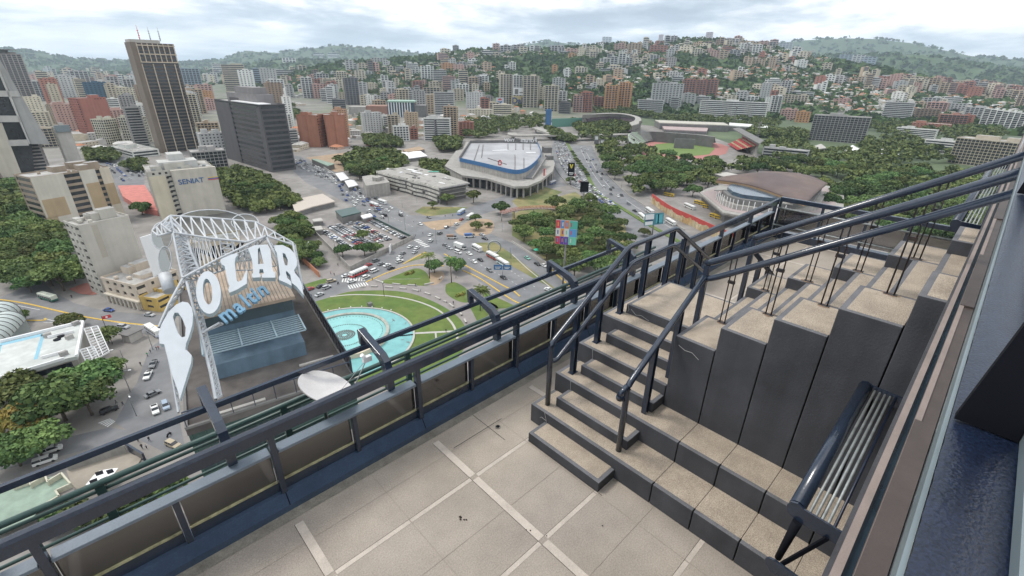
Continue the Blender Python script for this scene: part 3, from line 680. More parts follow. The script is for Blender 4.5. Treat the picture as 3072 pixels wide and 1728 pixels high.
# ================================================================ building generator
def facade_gen(mw, mg, w, d, h, fh=3.1, style='band', cell=3.5, ends=False, base=0, rnd=None):
    """walls into mw (0 wall, 2 roof), window core into mg (index 1)"""
    rnd = rnd or random
    mg.box(-w/2+.3, w/2-.3, -d/2+.3, d/2-.3, 0, h-.2, 1)
    nf = max(2, int(round(h/fh))); fh = h/nf
    bandh = {'band': .5, 'grid': .46, 'rib': .22, 'balc': .30, 'slab': .42, 'small': .56, 'deep': .16}[style]*fh
    for k in range(nf): mw.box(-w/2, w/2, -d/2, d/2, k*fh-(0 if k else 3), k*fh+bandh, 0)
    if style in ('grid', 'rib', 'balc', 'small', 'deep'):
        pw = {'grid': .42, 'rib': .22, 'balc': .3, 'small': .58, 'deep': .12}[style]*cell; e = .25 if style in ('rib', 'deep') else .03
        for W_, D_, ax in ((w, d, 0), (d, w, 1)):
            n = max(1, int(W_/cell))
            for i in range(n+1):
                x = -W_/2+pw/2+(W_-pw)*i/n
                for s in (-1, 1):
                    if ax == 0: u, v = sorted((s*(d/2+e), s*(d/2-.4))); mw.box(x-pw/2, x+pw/2, u, v, 0, h-.01, 0)
                    elif 0 < i < n: u, v = sorted((s*(w/2+e+.01), s*(w/2-.4))); mw.box(u, v, x-pw/2, x+pw/2, 0, h-.02, 0)
    else:
        for sx in (-1, 1):
            for sy in (-1, 1): mw.box(sx*(w/2-.6)-.62, sx*(w/2-.6)+.62, sy*(d/2-.6)-.62, sy*(d/2-.6)+.62, 0, h-.01, 0)
    if style == 'balc':
        nb = max(1, int(w/(2*cell))); bw = w/nb*.5
        for i in range(nb):
            x = -w/2+w*(i+.5)/nb
            for k in range(nf): mw.box(x-bw/2, x+bw/2, -d/2-1.1, -d/2-.04, k*fh+.02, k*fh+1.05, 0); mw.box(x-bw/2, x+bw/2, d/2+.04, d/2+1.1, k*fh+.02, k*fh+1.05, 0)
    if ends:
        for sx in (-1, 1): mw.box(sx*(w/2+.02)-.3, sx*(w/2+.02)+.3, -d/2-.12, d/2+.12, -2, h+.3, 0)
    mw.box(-w/2-.15, w/2+.15, -d/2-.15, d/2+.15, h-.015, h+.35, 0, 2)
    for a in ((-w/2-.15, w/2+.15, -d/2-.15, -d/2+.15), (-w/2-.15, w/2+.15, d/2-.15, d/2+.15)): mw.box(*a, h+.35, h+1.1, 0)
    for a in ((-w/2-.15, -w/2+.15, -d/2+.16, d/2-.16), (w/2-.15, w/2+.15, -d/2+.16, d/2-.16)): mw.box(*a, h+.35, h+1.1, 0)
def roofbits(mb, w, d, h, rnd, n=3, m=0):
    for i in range(n):
        a = rnd.uniform(.12, .35)*w; b = rnd.uniform(.2, .45)*d; x = rnd.uniform(-.5, .5)*(w-a)*.85; y = rnd.uniform(-.5, .5)*(d-b)*.85; t = rnd.uniform(1.5, 4.5) if i else 4.2
        mb.box(x-a/2, x+a/2, y-b/2, y+b/2, h+.34-.001*i, h+.35+t, m, 2)
    for i in range(n):
        x = rnd.uniform(-.4, .4)*w; y = rnd.uniform(-.4, .4)*d; mb.tube([(x, y, h+.3), (x, y, h+1.8)], .8, 8, m, smooth=True)
def place(bx, by, dep, rot=0, z=None, local=0):
    g = gt((bx, by)) if z is None else gp((bx, by), z)
    th = math.atan2(g.y, g.x); a = th-math.pi/2+R(rot)
    c = Vector((g.x-math.sin(a)*dep/2, g.y+math.cos(a)*dep/2, g.z)); return c, a, g
WM = lambda: [M['wall'], M['glassb'], M['roofm'], M['wall2']]
def tower(label, name, b, top, wpx, dep, rot=0, style='band', col=(.5, .45, .38), fh=3.1, cell=3.5, ends=False, z=None, group=None, parts=True, glass='glassb', cat='building', bits=3, hset=None, bitcol=0, extra=None):
    c, a, g = place(b[0], b[1], dep, rot, z); w = wpx*pxm(g.x, g.y, g.z); px = 2.516*pxm(g.x, g.y, g.z); fh = max(fh, 1.7*px); cell = max(cell, 3.0*px)
    h = hset or (height_at(g.x, g.y, (b[0], top))-g.z); rn = random.Random(name+label)
    mats = [M['wall'], M[glass], M['roofm'], M['wall2']]
    if parts:
        t = thing(name, label, cat, c, a, group); mw, mg = MB(), MB(); facade_gen(mw, mg, w, dep, h, fh, style, cell, ends, rnd=rn)
        mw.build('wall', mats, t, col); mg.build('window_glass', mats, t)
        if bits: r = MB(); roofbits(r, w, dep, h, rn, bits, bitcol); r.build('rooftop_plant', mats, t, col)
        if extra: extra(t, w, dep, h, mats)
        return t, w, h
    mb = MB(); facade_gen(mb, mb, w, dep, h, fh, style, cell, ends, rnd=rn)
    if bits: roofbits(mb, w, dep, h, rn, bits)
    o = mb.build(name, mats, None, col); o.location = c; o.rotation_euler = (0, 0, a); return tag(o, label, cat, group), w, h
_TX = {}
def txt(body, size, mt, parent, loc, rot, ext=.05, sx=1., name='lettering', bold=0.):
    cu = bpy.data.curves.new(name, 'FONT'); cu.body = body; cu.size = size; cu.extrude = ext; cu.align_x = 'CENTER'; cu.align_y = 'CENTER'; cu.offset = bold; cu.resolution_u = 3
    o = bpy.data.objects.new('tmp', cu); me = bpy.data.meshes.new_from_object(o); bpy.data.objects.remove(o)
    me.materials.clear(); me.materials.append(M[mt] if isinstance(mt, str) else mt)
    q = bpy.data.objects.new(name, me); COL.objects.link(q); q.parent = parent; q.location = loc; q.rotation_euler = rot; q.scale = (sx, 1, 1); return q
# ================================================================ streets, lawns, plaza (survey bearings -> street level)
def G(l): return [gp(p) for p in l]
def flat(name, pts, dz, m, structk=True):
    b = MB(); b.sheet(pts, GZ+dz, 0); o = b.build(name, M[m]); recentre(o)
    return struct(o) if structk else o
def ribbon(pts, w, z, mb=None, m=0, th=None):
    mb = mb or MB(); P = [Vector((p[0], p[1], 0)) for p in pts]; L = []; Rr = []
    for i, p in enumerate(P):
        d = (P[min(i+1, len(P)-1)]-P[max(0, i-1)]).normalized(); n = Vector((-d.y, d.x, 0))*w/2; L.append(p+n); Rr.append(p-n)
    k = len(mb.v)
    for a, b in zip(L, Rr): mb.v += [(a.x, a.y, z), (b.x, b.y, z)]
    for i in range(len(P)-1): mb.f.append((k+2*i, k+2*i+1, k+2*i+3, k+2*i+2)); mb.m.append(m); mb.sm.append(False)
    if th:
        n = len(P)
        for i in range(n-1):
            for s in (0, 1):
                a, b = mb.v[k+2*i+s], mb.v[k+2*i+2+s]; kk = len(mb.v); mb.v += [a, b, (b[0], b[1], z-th), (a[0], a[1], z-th)]
                mb.f.append((kk, kk+1, kk+2, kk+3) if s == 0 else (kk+3, kk+2, kk+1, kk)); mb.m.append(m); mb.sm.append(False)
    return mb
def smooth(pts, n=6):
    out = []; P = [Vector(p) for p in pts]
    for i in range(len(P)-1):
        a, b, c, d = P[max(0, i-1)], P[i], P[i+1], P[min(len(P)-1, i+2)]
        for k in range(n):
            t = k/n; out.append(.5*((2*b)+(c-a)*t+(2*a-5*b+4*c-d)*t*t+(3*b-a-3*c+d)*t**3))
    out.append(P[-1]); return out
def streets():
    flat('city_paving', G([(-350, 1500), (-350, 420), (200, 395), (560, 380), (760, 345), (1100, 330), (1500, 300), (1750, 330), (2000, 420), (2300, 560), (2000, 900), (1200, 1500)]), .02, 'pave')
    # main avenue coming down the picture from the left
    av = [T2(235, 1165), T2(330, 1180), T2(600, 1300), T2(830, 1435), T6(960, 60), T6(1180, 185), T6(1330, 275), T6(1500, 262), T6(1190, 362), T6(900, 215), T6(740, 110), T6(560, 20), T2(380, 1380), T2(235, 1250)]
    flat('avenue', G(av), .06, 'asphalt')
    flat('side_road', G([T6(1150, 175), T6(1400, 188), T6(1600, 120), T6(1800, 55), T6(1932, 5), T3(310, 1330), T3(420, 1400), T7(30, 20), T6(1932, 100), T6(1720, 165), T6(1540, 235), T6(1330, 300)]), .056, 'asphalt')
    flat('plaza_road', G([T6(1190, 362), T6(1300, 290), T6(1500, 262), T6(1560, 325), T6(1780, 318), T6(1932, 385), T7(130, 470), T7(350, 640), T7(470, 760), T7(380, 860), T7(100, 850), T6(1900, 860), T6(1700, 735), T6(1560, 625), T6(1385, 470), T6(1250, 440), T6(1060, 560), T6(850, 672), T6(740, 733), T6(395, 845), T6(355, 722), T6(640, 622), T6(722, 592), T6(1180, 372)]), .05, 'asphalt')
    hw = [T3(318, 1060), T3(380, 1055), T3(470, 1095), T3(600, 1100), T3(640, 1180), T3(700, 1290), T3(850, 1449), T7(960, 85), T7(1100, 180), T7(1300, 290), T7(1500, 420), T7(1400, 560), T7(1100, 460), T7(860, 330), T7(620, 120), T7(540, 0), T3(500, 1430), T3(410, 1380), T3(330, 1340), T3(310, 1250), T3(290, 1130)]
    flat('highway', G(hw), .064, 'asphalt')
    flat('street', G([T5(-200, 760), T5(0, 800), T5(240, 690), T5(330, 690), T5(420, 760), T5(560, 840), T5(800, 900), T5(1220, 930), T5(1240, 1000), T5(1260, 1130), T5(1290, 1449), T9(1300, 0), T9(1400, 500), T9(1250, 520), T9(1050, 420), T9(880, 440), T9(400, 560), T9(-200, 700), T9(-200, 600), T9(300, 450), T9(820, 330), T9(960, 350), T9(870, 290), T9(1000, 40), T5(1030, 1449), T5(1130, 1180), T5(1210, 1120), T5(1150, 1080), T5(860, 1055), T5(560, 985), T5(0, 980), T5(-200, 980)]), .05, 'asphalt')
    flat('side_street', G([T1(500, 1449), T1(700, 1200), T1(1080, 1380), T5(1180, 100), T5(900, 60)]), .044, 'asphalt')
    flat('side_street', G([T6(0, 90), T6(200, 150), T6(480, 480), T6(700, 590), T6(590, 640), T6(480, 660), T6(370, 560), T6(180, 300), T6(0, 220)]), .046, 'pave2')
    flat('back_road', G([T1(480, 1449), T1(640, 1180), T1(1090, 1140), T1(1090, 1390), T5(900, 40)]), .04, 'asphalt')
    flat('campus_road', G([T3(1100, 1250), T3(1170, 1290), T3(1120, 1400), T3(900, 1449), T7(1000, 30), T7(870, 0), T3(1050, 1380)]), .05, 'asphalt')
    flat('coach_yard', G([T7(990, 20), T3(1080, 1400), T3(1400, 1340), T3(1932, 1449), T7(1650, 240), T7(1250, 70)]), .053, 'pave2')
    flat('car_park', G([T6(395, 262), T6(640, 185), T6(880, 202), T6(1185, 352), T6(715, 592)]), .058, 'pave2')
    # lawns, soil and islands
    lawn = smooth(G([T6(400, 842), T6(560, 795), T6(720, 752), T6(1000, 745), T6(1200, 775), T6(1400, 858), T6(1540, 960), T6(1592, 1080), T6(1560, 1200), T6(1440, 1330), T6(1200, 1460), T6(800, 1449), T6(600, 1300)]))
    flat('lawn', lawn, .10, 'lawn')
    flat('plaza_paving', G([T6(395, 845), T6(740, 733), T6(850, 672), T6(1060, 562), T6(1250, 560), T6(1560, 590), T6(1932, 850), T7(100, 900), T6(1700, 1300), T6(1300, 1500), T6(600, 1400), T6(440, 900)]), .07, 'pave2')
    for pts in ([(930, 682), (1080, 620), (1210, 577), (1290, 615), (1305, 700), (1180, 705), (1010, 695)], [(1432, 700), (1500, 682), (1602, 745), (1604, 830), (1520, 822), (1436, 765)], [(1600, 850), (1750, 830), (1830, 880), (1740, 940), (1690, 1000), (1630, 900)], [(360, 700), (520, 655), (520, 690), (370, 745)], [(1690, 740), (1800, 790), (1932, 850), (1932, 870), (1790, 870)]):
        flat('lawn', smooth(G([T6(*p) for p in pts]+[T6(*pts[0])])), .10, 'lawn')
    for pts in ([(1250, 230), (1370, 288), (1560, 216), (1480, 205)], [(1500, 292), (1620, 215), (1762, 208), (1795, 262), (1745, 322), (1560, 330)], [(1305, 612), (1400, 600), (1420, 640), (1380, 690), (1310, 698)]):
        flat('soil_island', smooth(G([T6(*p) for p in pts]+[T6(*pts[0])])), .09, 'soil')
    for pts in ([(1650, 385), (1800, 380), (1932, 470), (1932, 560), (1720, 450)], [(1195, 150), (1260, 110), (1600, 115), (1560, 150), (1300, 185)]):
        flat('dry_lawn', G([T6(*p) for p in pts]), .08, 'drygrass')
    flat('dry_lawn', G([T7(0, 190), T7(100, 230), T7(0, 130)]), .083, 'drygrass'); flat('dry_lawn', G([T6(1200, 490), T6(1262, 462), T6(1290, 492), T6(1110, 540)]), .11, 'drygrass')
    for pts in ([T7(0, 480), T7(60, 520), T7(340, 740), T7(230, 690), T7(0, 560)], [T7(0, 70), T7(170, -60), T7(380, 0), T7(200, 100), T7(60, 130)]): flat('verge', G(pts), .094, 'drygrass')
    for pts in ([T2(380, 1190), T2(900, 1120), T2(1200, 1150), T2(1100, 1230), T2(600, 1300)],): flat('bare_lot', G(pts), .075, 'soil')
    flat('park_grass', G([T7(0, 180), T7(120, 100), T7(480, 0), T7(560, 60), T7(860, 260), T7(860, 380), T7(560, 560), T7(300, 560), T7(120, 400), T7(0, 330)]), .085, 'drygrass')
    # kerbs with yellow paint, one mesh per island
    for pts in ([T6(1110, 545), T6(1265, 462), T6(1290, 478)], [T6(830, 682), T6(1000, 608), T6(1160, 560), T6(1290, 552), T6(1420, 560)], [T6(1420, 468), T6(1560, 545), T6(1860, 705), T6(1932, 740), T7(60, 790)], [T6(1560, 592), T6(1700, 660), T6(1932, 815), T7(130, 870)], [T5(-100, 800), T5(180, 840), T5(420, 895), T5(620, 940), T5(900, 985), T5(1200, 1015)], [T5(150, 970), T5(330, 970), T5(340, 955)], [T7(300, 590), T7(440, 720)]):
        b = ribbon(smooth(G(pts)), .7, GZ+.22, th=.2); o = b.build('painted_kerb', M['yellow']); struct(recentre(o))
    for pts in ([T7(0, 470), T7(110, 575), T7(300, 730)], [T6(0, 0)], ):
        if len(pts) > 1: struct(recentre(ribbon(G(pts), .5, GZ+.2, th=.15).build('kerb', M['kerb'])))
    # road markings
    b = MB()
    for i in range(9):
        a = Vector(G([T6(630+i*24, 640+i*9)])[0]); c = Vector(G([T6(705+i*24, 612+i*10)])[0])
    for (p, q, n) in ((T6(650, 668), T6(835, 655), 9), (T6(700, 720), T6(850, 690), 8)):
        A, B = G([p, q]); d = (B-A); side = Vector((-d.y, d.x, 0)).normalized()*2.2
        for i in range(n):
            s = A+d*(i/n); e = s+d*(.5/n); b.add([(s-side).to_tuple(), (e-side).to_tuple(), (e+side).to_tuple(), (s+side).to_tuple()], [(0, 1, 2, 3)])
    for (p, q, n) in ((T6(1210, 360), T6(1300, 420), 6), (T9(745, 285), T9(860, 270), 0)):
        A, B = G([p, q]); d = (B-A); side = Vector((-d.y, d.x, 0)).normalized()*1.8
        for i in range(n):
            s = A+d*(i/n); e = s+d*(.45/n); b.add([(s-side), (e-side), (e+side), (s+side)], [(0, 1, 2, 3)])
    A, B = G([T9(740, 295), T9(820, 330)]); A2, B2 = G([T9(830, 262), T9(875, 285)])
    for i in range(5):
        f, g2 = i/5, (i+.55)/5; b.add([A.lerp(B, f), A.lerp(B, g2), A2.lerp(B2, g2), A2.lerp(B2, f)], [(0, 1, 2, 3)])
    for (p, q, n) in ((T7(-60, 560), T7(190, 730), 9), (T7(-60, 640), T7(120, 750), 6), (T6(1600, 500), T6(1900, 660), 9), (T6(700, 120), T6(1150, 320), 16), (T6(820, 100), T6(1200, 270), 16)):
        A, B = G([p, q]); d = (B-A)
        for i in range(n):
            s = A+d*(i/n); ribbon([s, s+d*(.4/n)], .18, GZ+.07, b)
    for pts in ([T5(330, 955), T5(430, 980)], [T5(330, 985), T5(440, 985)], [T5(640, 945), T5(900, 990), T5(1190, 1020)], [T5(0, 830), T5(300, 890)]): ribbon(G(pts), .25, GZ+.075, b)
    for v in range(len(b.v)): b.v[v] = (b.v[v][0], b.v[v][1], GZ+.078)
    struct(recentre(b.build('road_markings', M['whiteline'])))
    # highway median, kerbs, lane lines
    md = [T3(415, 1080), T3(480, 1190), T3(560, 1310), T3(640, 1449), T7(760, 80), T7(1000, 230), T7(1300, 400)]
    b = ribbon(smooth(G(md)), 3.4, GZ+.5, th=.45); struct(recentre(b.build('highway_median', M['lawn'])))
    for off in ([T3(560, 1150), T3(640, 1290), T3(760, 1440)], [T3(520, 1130), T3(600, 1290), T3(700, 1430)], [T7(860, 60), T7(1010, 160), T7(1250, 300)]):
        b = ribbon(smooth(G(off)), .25, GZ+.075); struct(recentre(b.build('lane_line', M['whiteline'])))
    for off in ([T3(600, 1095), T3(640, 1170), T3(700, 1290), T3(850, 1449), T7(960, 80), T7(1300, 290)], [T3(300, 1100), T3(320, 1250), T3(420, 1390), T7(545, 10), T7(620, 110)]):
        struct(recentre(ribbon(smooth(G(off)), .4, GZ+.8, th=.8).build('crash_barrier', M['concrete'])))
streets()

def circfit(pts):
    A = np.array([[p.x, p.y, 1] for p in pts]); b = np.array([p.x**2+p.y**2 for p in pts]); s = np.linalg.lstsq(A, b, rcond=None)[0]
    return s[0]/2, s[1]/2, math.sqrt(s[2]+(s[0]/2)**2+(s[1]/2)**2)
FX, FY, FR = circfit(G([T6(*p) for p in ((480, 920), (700, 885), (900, 880), (1050, 920), (1150, 985), (1205, 1060), (1180, 1150), (1110, 1230))]))
print('fountain', FX, FY, FR)
def ring(mb, cx, cy, r0, r1, z0, z1, m=0, a0=0, a1=6.2832, n=72):
    for i in range(n):
        t, u = a0+(a1-a0)*i/n, a0+(a1-a0)*(i+1)/n
        c = [(cx+r*math.cos(w), cy+r*math.sin(w)) for w in (t, u) for r in (r0, r1)]
        k = len(mb.v); mb.v += [(*c[0], z1), (*c[1], z1), (*c[3], z1), (*c[2], z1), (*c[0], z0), (*c[1], z0), (*c[3], z0), (*c[2], z0)]
        mb.f += [(k, k+1, k+2, k+3), (k+1, k+5, k+6, k+2), (k, k+3, k+7, k+4)]; mb.m += [m]*3; mb.sm += [False]*3
def fountain():
    t = thing('fountain', 'large round turquoise fountain basin on the plaza lawn', 'fountain', (FX, FY, GZ))
    b = MB(); ring(b, 0, 0, FR-.5, FR+.2, 0, .55, 0); b.build('basin_rim', M['kerb'], t)
    b = MB(); n = 72; b.add([(FR*.985*math.cos(2*math.pi*i/n), FR*.985*math.sin(2*math.pi*i/n), .22) for i in range(n)], [tuple(range(n))]); b.build('water', M['pool'], t)
    cx, cy, r = circfit(G([T6(*p) for p in ((510, 972), (600, 942), (780, 925), (900, 945), (980, 995), (1000, 1050))])); cx -= FX; cy -= FY; print('inner', cx, cy, r)
    b = MB(); ring(b, cx, cy, r-.8, r+.5, 0, .9, 0); b.build('inner_wall', mat('weathered_basin_wall', (.33, .34, .30), .9, .3, .5), t)
    b = MB(); n = 60; b.add([(cx+(r-.7)*math.cos(2*math.pi*i/n), cy+(r-.7)*math.sin(2*math.pi*i/n), .3) for i in range(n)], [tuple(range(n))]); b.build('inner_water', mat('pale_turquoise_water', (.23, .49, .48), .4, .12, .3), t)
    g = gp(T6(670, 1085)); x, y = g.x-FX, g.y-FY
    noz = MB()
    for rr in (1.2, 2.0, 3.0, 3.8, 8.5):
        k = int(rr*9)
        for i in range(k):
            a = 2*math.pi*i/k; noz.box(x+rr*math.cos(a)-.14, x+rr*math.cos(a)+.14, y+rr*math.sin(a)-.14, y+rr*math.sin(a)+.14, .2, .55)
    for i in range(70):
        a = 2*math.pi*i/70; noz.box(cx+(r-2.2)*math.cos(a)-.12, cx+(r-2.2)*math.cos(a)+.12, cy+(r-2.2)*math.sin(a)-.12, cy+(r-2.2)*math.sin(a)+.12, .2, .5)
    o = noz.build('water_jets', M['wall2'], t); o['kind'] = 'stuff'
    b = MB()
    for rr in (1.5, 2.6, 3.5): ring(b, x, y, rr-.12, rr+.12, .3, .42, 0, n=40)
    b.build('jet_rings', M['wall2'], t)
    A, B = G([T6(1035, 1095), T6(1190, 1080)])
    for i in range(12):
        p = A.lerp(B, i/11); q = MB(); q.box(p.x-FX-.35, p.x-FX+.35, p.y-FY-.35, p.y-FY+.35, .2, .4); q.build('stepping_stone', M['black'], t)
    rs = random.Random(4)
    for i in range(9):
        p = gp(T6(rs.uniform(1010, 1160), rs.uniform(950, 1180))); q = MB(); q.cbox((p.x-FX, p.y-FY, .222), 1.2, .3, .06, rs.uniform(0, 3)); q.build('debris', M['wall2'], t)
    # cream wall by the basin and outlet
    q = MB(); pts = smooth([gp(T6(*p)) for p in ((700, 1262), (800, 1240), (900, 1190), (975, 1130))]); pts = [Vector((p.x-FX, p.y-FY, 0)) for p in pts]; ribbon(pts, .8, 1.9, q, th=1.7); q.build('cream_wall', mat('cream_wall_paint', (.55, .47, .36), .85, .12, .4), t)
    # white path arc across the lawn
    b = ribbon(smooth(G([T6(*p) for p in ((560, 792), (740, 776), (1000, 786), (1200, 822), (1370, 890), (1470, 980), (1512, 1060), (1520, 1115))])), .9, GZ+.13); struct(recentre(b.build('curved_path', M['kerb'])))
    b = ribbon(G([T6(1200, 1068), T6(1510, 1052)]), 1.3, GZ+.135); struct(recentre(b.build('garden_path', M['kerb']))); b = ribbon(G([T6(985, 660), T6(1240, 657)]), .25, GZ+.13); struct(recentre(b.build('garden_path', M['kerb'])))
    b = ribbon(G([T6(1355, 1060), T6(1360, 1110)]), .7, GZ+.14); struct(recentre(b.build('garden_path', M['kerb'])))
    for i in range(14):
        f = i/13; p = gp(T6(480+f*700, 918-38*math.sin(f*math.pi*.8)-0*f)); a = math.atan2(p.y-FY, p.x-FX); q = MB(); q.tube([(0, 0, 0), (0, 0, .5)], .28, 8)
    for i in range(16):
        a = R(20)+i*R(9.5); q = MB(); q.tube([(0, 0, 0), (0, 0, .45)], .22, 8); o = q.build('floodlight', M['white_paint']); o.location = (FX+(FR+1.2)*math.cos(a), FY+(FR+1.2)*math.sin(a), GZ+.1); tag(o, 'small white floodlight on the lawn around the fountain rim', 'floodlight', 'floodlights around the fountain rim')
    o = MB(); o.box(-.9, .9, -.9, .9, 0, 1.6); o = o.build('pump_box', M['wall2']); o.location = gp(T6(862, 862))+Vector((0, 0, .1)); tag(o, 'grey box on the lawn behind the fountain', 'box')
    # low bench walls along the lawn edge
    cur = smooth(G([T6(*p) for p in ((790, 722), (900, 716), (1050, 728), (1180, 742), (1300, 775), (1400, 820), (1460, 850), (1545, 925), (1590, 1000))]), 4)
    for i in range(0, len(cur)-2, 3):
        b = ribbon([cur[i], cur[i+1], (cur[i+1]+cur[i+2])/2], .7, GZ+.75, th=.65); tag(recentre(b.build('bench_wall', M['kerb'])), 'pale curved bench wall along the edge of the fountain lawn', 'bench', 'bench walls along the fountain lawn')
    for p, q in (((905, 672), (960, 690)), ((1030, 697), (1090, 704)), ((1145, 707), (1210, 710)), ((1270, 705), (1340, 690)), ((1385, 665), (1405, 645))):
        b = ribbon(G([T6(*p), T6(*q)]), .6, GZ+.75, th=.65); tag(recentre(b.build('bench_wall', M['kerb'])), 'pale bench wall below the triangular plaza lawn', 'bench', 'bench walls below the triangular lawn')
    for p, lb in (((1160, 618), 'yellow green flower bed on the triangular lawn'), ((1545, 780), 'yellow green flower bed on the small round lawn')):
        g = gp(T6(*p)); t = thing('flower_bed', lb, 'flower bed', g)
        for i in range(5):
            q, tn = leafcloud(np.random.RandomState(i), [(0, 0, .4, .9)], 90, .35); me = cloud_mesh('flowers', q+np.array([(i-2)*1.1, .5*math.sin(i*2), 0]), tn, [M['leaf_y']]); c = bpy.data.objects.new('flowers', me); COL.objects.link(c); c.parent = t
fountain()
# ================================================================ named buildings
CA, CB, CL, CU = crop(1100, 380, 4.2933), crop(1850, 350, 3.963), crop(0, 900, 3.6225), crop(0, 100, 3.15)
def tower2(label, name, pL, pR, top, dep, style='band', col=(.5, .45, .38), fh=3.2, cell=3.6, ends=False, glass='glassb', bits=3, group=None, extra=None, h=None):
    """pL, pR: street-level corners of the face towards us; top: bearing of the roof edge above pL"""
    L, Rr = gp(pL), gp(pR); w = (Rr-L).length; a = math.atan2(Rr.y-L.y, Rr.x-L.x); mid = (L+Rr)/2
    c = Vector((mid.x-math.sin(a)*dep/2, mid.y+math.cos(a)*dep/2, GZ)); h = h or height_at(L.x, L.y, top)-GZ
    mats = [M['wall'], M[glass], M['roofm'], M['wall2']]; t = thing(name, label, 'building', c, a, group); rn = random.Random(label)
    mw, mg = MB(), MB(); facade_gen(mw, mg, w, dep, h, fh, style, cell, ends, rnd=rn); mw.build('wall', mats, t, col); mg.build('window_glass', mats, t)
    if bits: r = MB(); roofbits(r, w, dep, h, rn, bits); r.build('rooftop_plant', mats, t, col)
    if extra: extra(t, w, dep, h, mats)
    return t, w, h
def faceplate(t, name, w, dep, x0, x1, z0, z1, m, out=.2, th=.3, col=None):
    b = MB(); b.box(-w/2+x0*w, -w/2+x1*w, -dep/2-out-th, -dep/2-out, z0, z1, 0); return b.build(name, [m] if not isinstance(m, str) else [M[m]], t, col)
def named():
    # tall dark tower with three masts
    def ex(t, w, dep, h, mats):
        for i in range(4):
            b = MB(); x = -w/2+w*(.12+.26*i); b.box(x-.45, x+.45, -dep/2-.9, -dep/2-.05, 0, h*.83); b.build('pier', mats, t, (.52, .44, .34))
        b = MB()
        for i in range(8):
            x = -w/2+w*(.12+.86*i/7); b.box(x-.4, x+.4, -dep/2-1.2, -dep/2-.05, h*.84, h+.8)
        for z in (.84, .91, .985): b.box(-w/2+.1*w, w/2+.4, -dep/2-1.1, -dep/2-.04, h*z, h*z+1.0)
        b.build('crown_frame', mats, t, (.52, .44, .34))
        b = MB(); b.box(-w/2-.8, -w/2+.10*w, -dep/2-1.3, dep/2+.3, -1, h+1.6); b.build('side_shaft', mats, t, (.18, .145, .115))
        b = MB(); b.box(-w/2+.0*w, w/2-.3*w, -dep/2+2, dep/2-2, h+.3, h+4.4); b.build('roof_house', mats, t, (.42, .40, .36))
        for i, x in enumerate((-.2, .05, .28)):
            b = MB(); hh = (15, 14, 14)[i]; b.tube([(w*x, 0, h+4), (w*x, 0, h+4+hh*.5), (w*x, 0, h+4+hh)], .5, 6, r1=.12)
            for k in range(4): b.box(w*x-.7, w*x+.7, -.3, .3, h+6+k*2.4, h+6.7+k*2.4)
            b.build('mast', [M['red'] if i == 0 else M['steel']], t)
    tower2('tallest tower, dark glass between tan piers, with three masts on its roof', 'office_tower', T1(1228, 1156), T1(1515, 1130), T1(1050, 330), 24, 'slab', (.10, .085, .075), fh=3.6, ends=False, extra=ex)
    # dark grey office
    def ex2(t, w, dep, h, mats):
        faceplate(t, 'blank_wall', w, dep, 0, .36, 0, h*.985, M['wall'], -.05, .5, (.10, .097, .10)); faceplate(t, 'blank_wall', w, dep, .93, 1, 0, h*.985, M['wall'], -.05, .5, (.10, .097, .10))
        b = MB(); b.box(-w*.28, w*.36, -dep*.3, dep*.4, h, h+9); b.box(-w*.1, w*.30, -dep*.25, dep*.3, h+9, h+15); b.build('roof_house', mats, t, (.22, .21, .21))
        b = MB(); b.box(-w*.06, w*.53, -dep*.56, -dep*.1, h+1.3, h+2.1); b.build('roof_canopy', [M['white_paint']], t)
    tower2('dark grey office block with long black window bands and pale roof canopy', 'office_block', T1(1722, 1195), T2(125, 1302), T1(1632, 755), 24, 'slab', (.085, .082, .086), fh=4.9, extra=ex2)
    # brick slabs
    for L_, R_, tp, nm in ((T2(343, 1108), T2(492, 1112), T2(318, 872), 'left'), (T2(548, 1112), T2(700, 1105), T2(530, 872), 'right')):
        def ex3(t, w, dep, h, mats):
            for f in (0, .45, .97):
                b = MB(); b.box(-w/2+f*w-(.8 if f > .5 else 0), -w/2+f*w+.8, -dep/2-.9, -dep/2+.1, 0, h+.6); b.build('brick_pier', mats, t, (.34, .15, .09))
            b = MB(); b.box(-w/2+.3, w/2-.3, -dep/2-.35, -dep/2+.02, 0, h-.3); b.build('brick_face', mats, t, (.37, .165, .105))
        tower2('windowless orange brick slab, %s one of the twin towers' % nm, 'brick_tower', L_, R_, tp, 20, 'small', (.36, .16, .10), extra=ex3, group='twin orange brick towers')
    tower2('narrow brick middle tower with small windows between the twin brick slabs', 'brick_tower', T2(482, 1065), T2(556, 1066), T2(470, 885), 14, 'grid', (.42, .20, .14), cell=2.6)
    tower2('orange brick tower with cream edge behind the right brick slab', 'brick_tower', T2(612, 1050), T2(712, 1046), T2(596, 832), 14, 'small', (.45, .27, .17))
    tower2('windowless terracotta red block with stepped face near the left edge', 'red_block', CU(858, 988), CU(1115, 962), CU(732, 622), 22, 'small', (.33, .13, .10), bits=1, extra=lambda t, w, d, h, m: (faceplate(t, 'blank_wall', w, d, 0, .52, 0, h, M['wall'], 1.5, 1.6, (.33, .135, .105)), faceplate(t, 'blank_wall', w, d, .52, 1, 0, h*.98, M['wall'], -.2, .6, (.33, .135, .105))))
    tower2('beige apartment block with balconies, left half of the pair below the red block', 'apartment_block', T1(838, 1095), T1(935, 1080), T1(775, 908), 18, 'balc', (.55, .52, .42), cell=2.8)
    tower2('beige apartment block with balconies, right half of the pair below the red block', 'apartment_block', T1(948, 1085), T1(1095, 1085), T1(885, 890), 18, 'balc', (.56, .53, .43), cell=2.8)
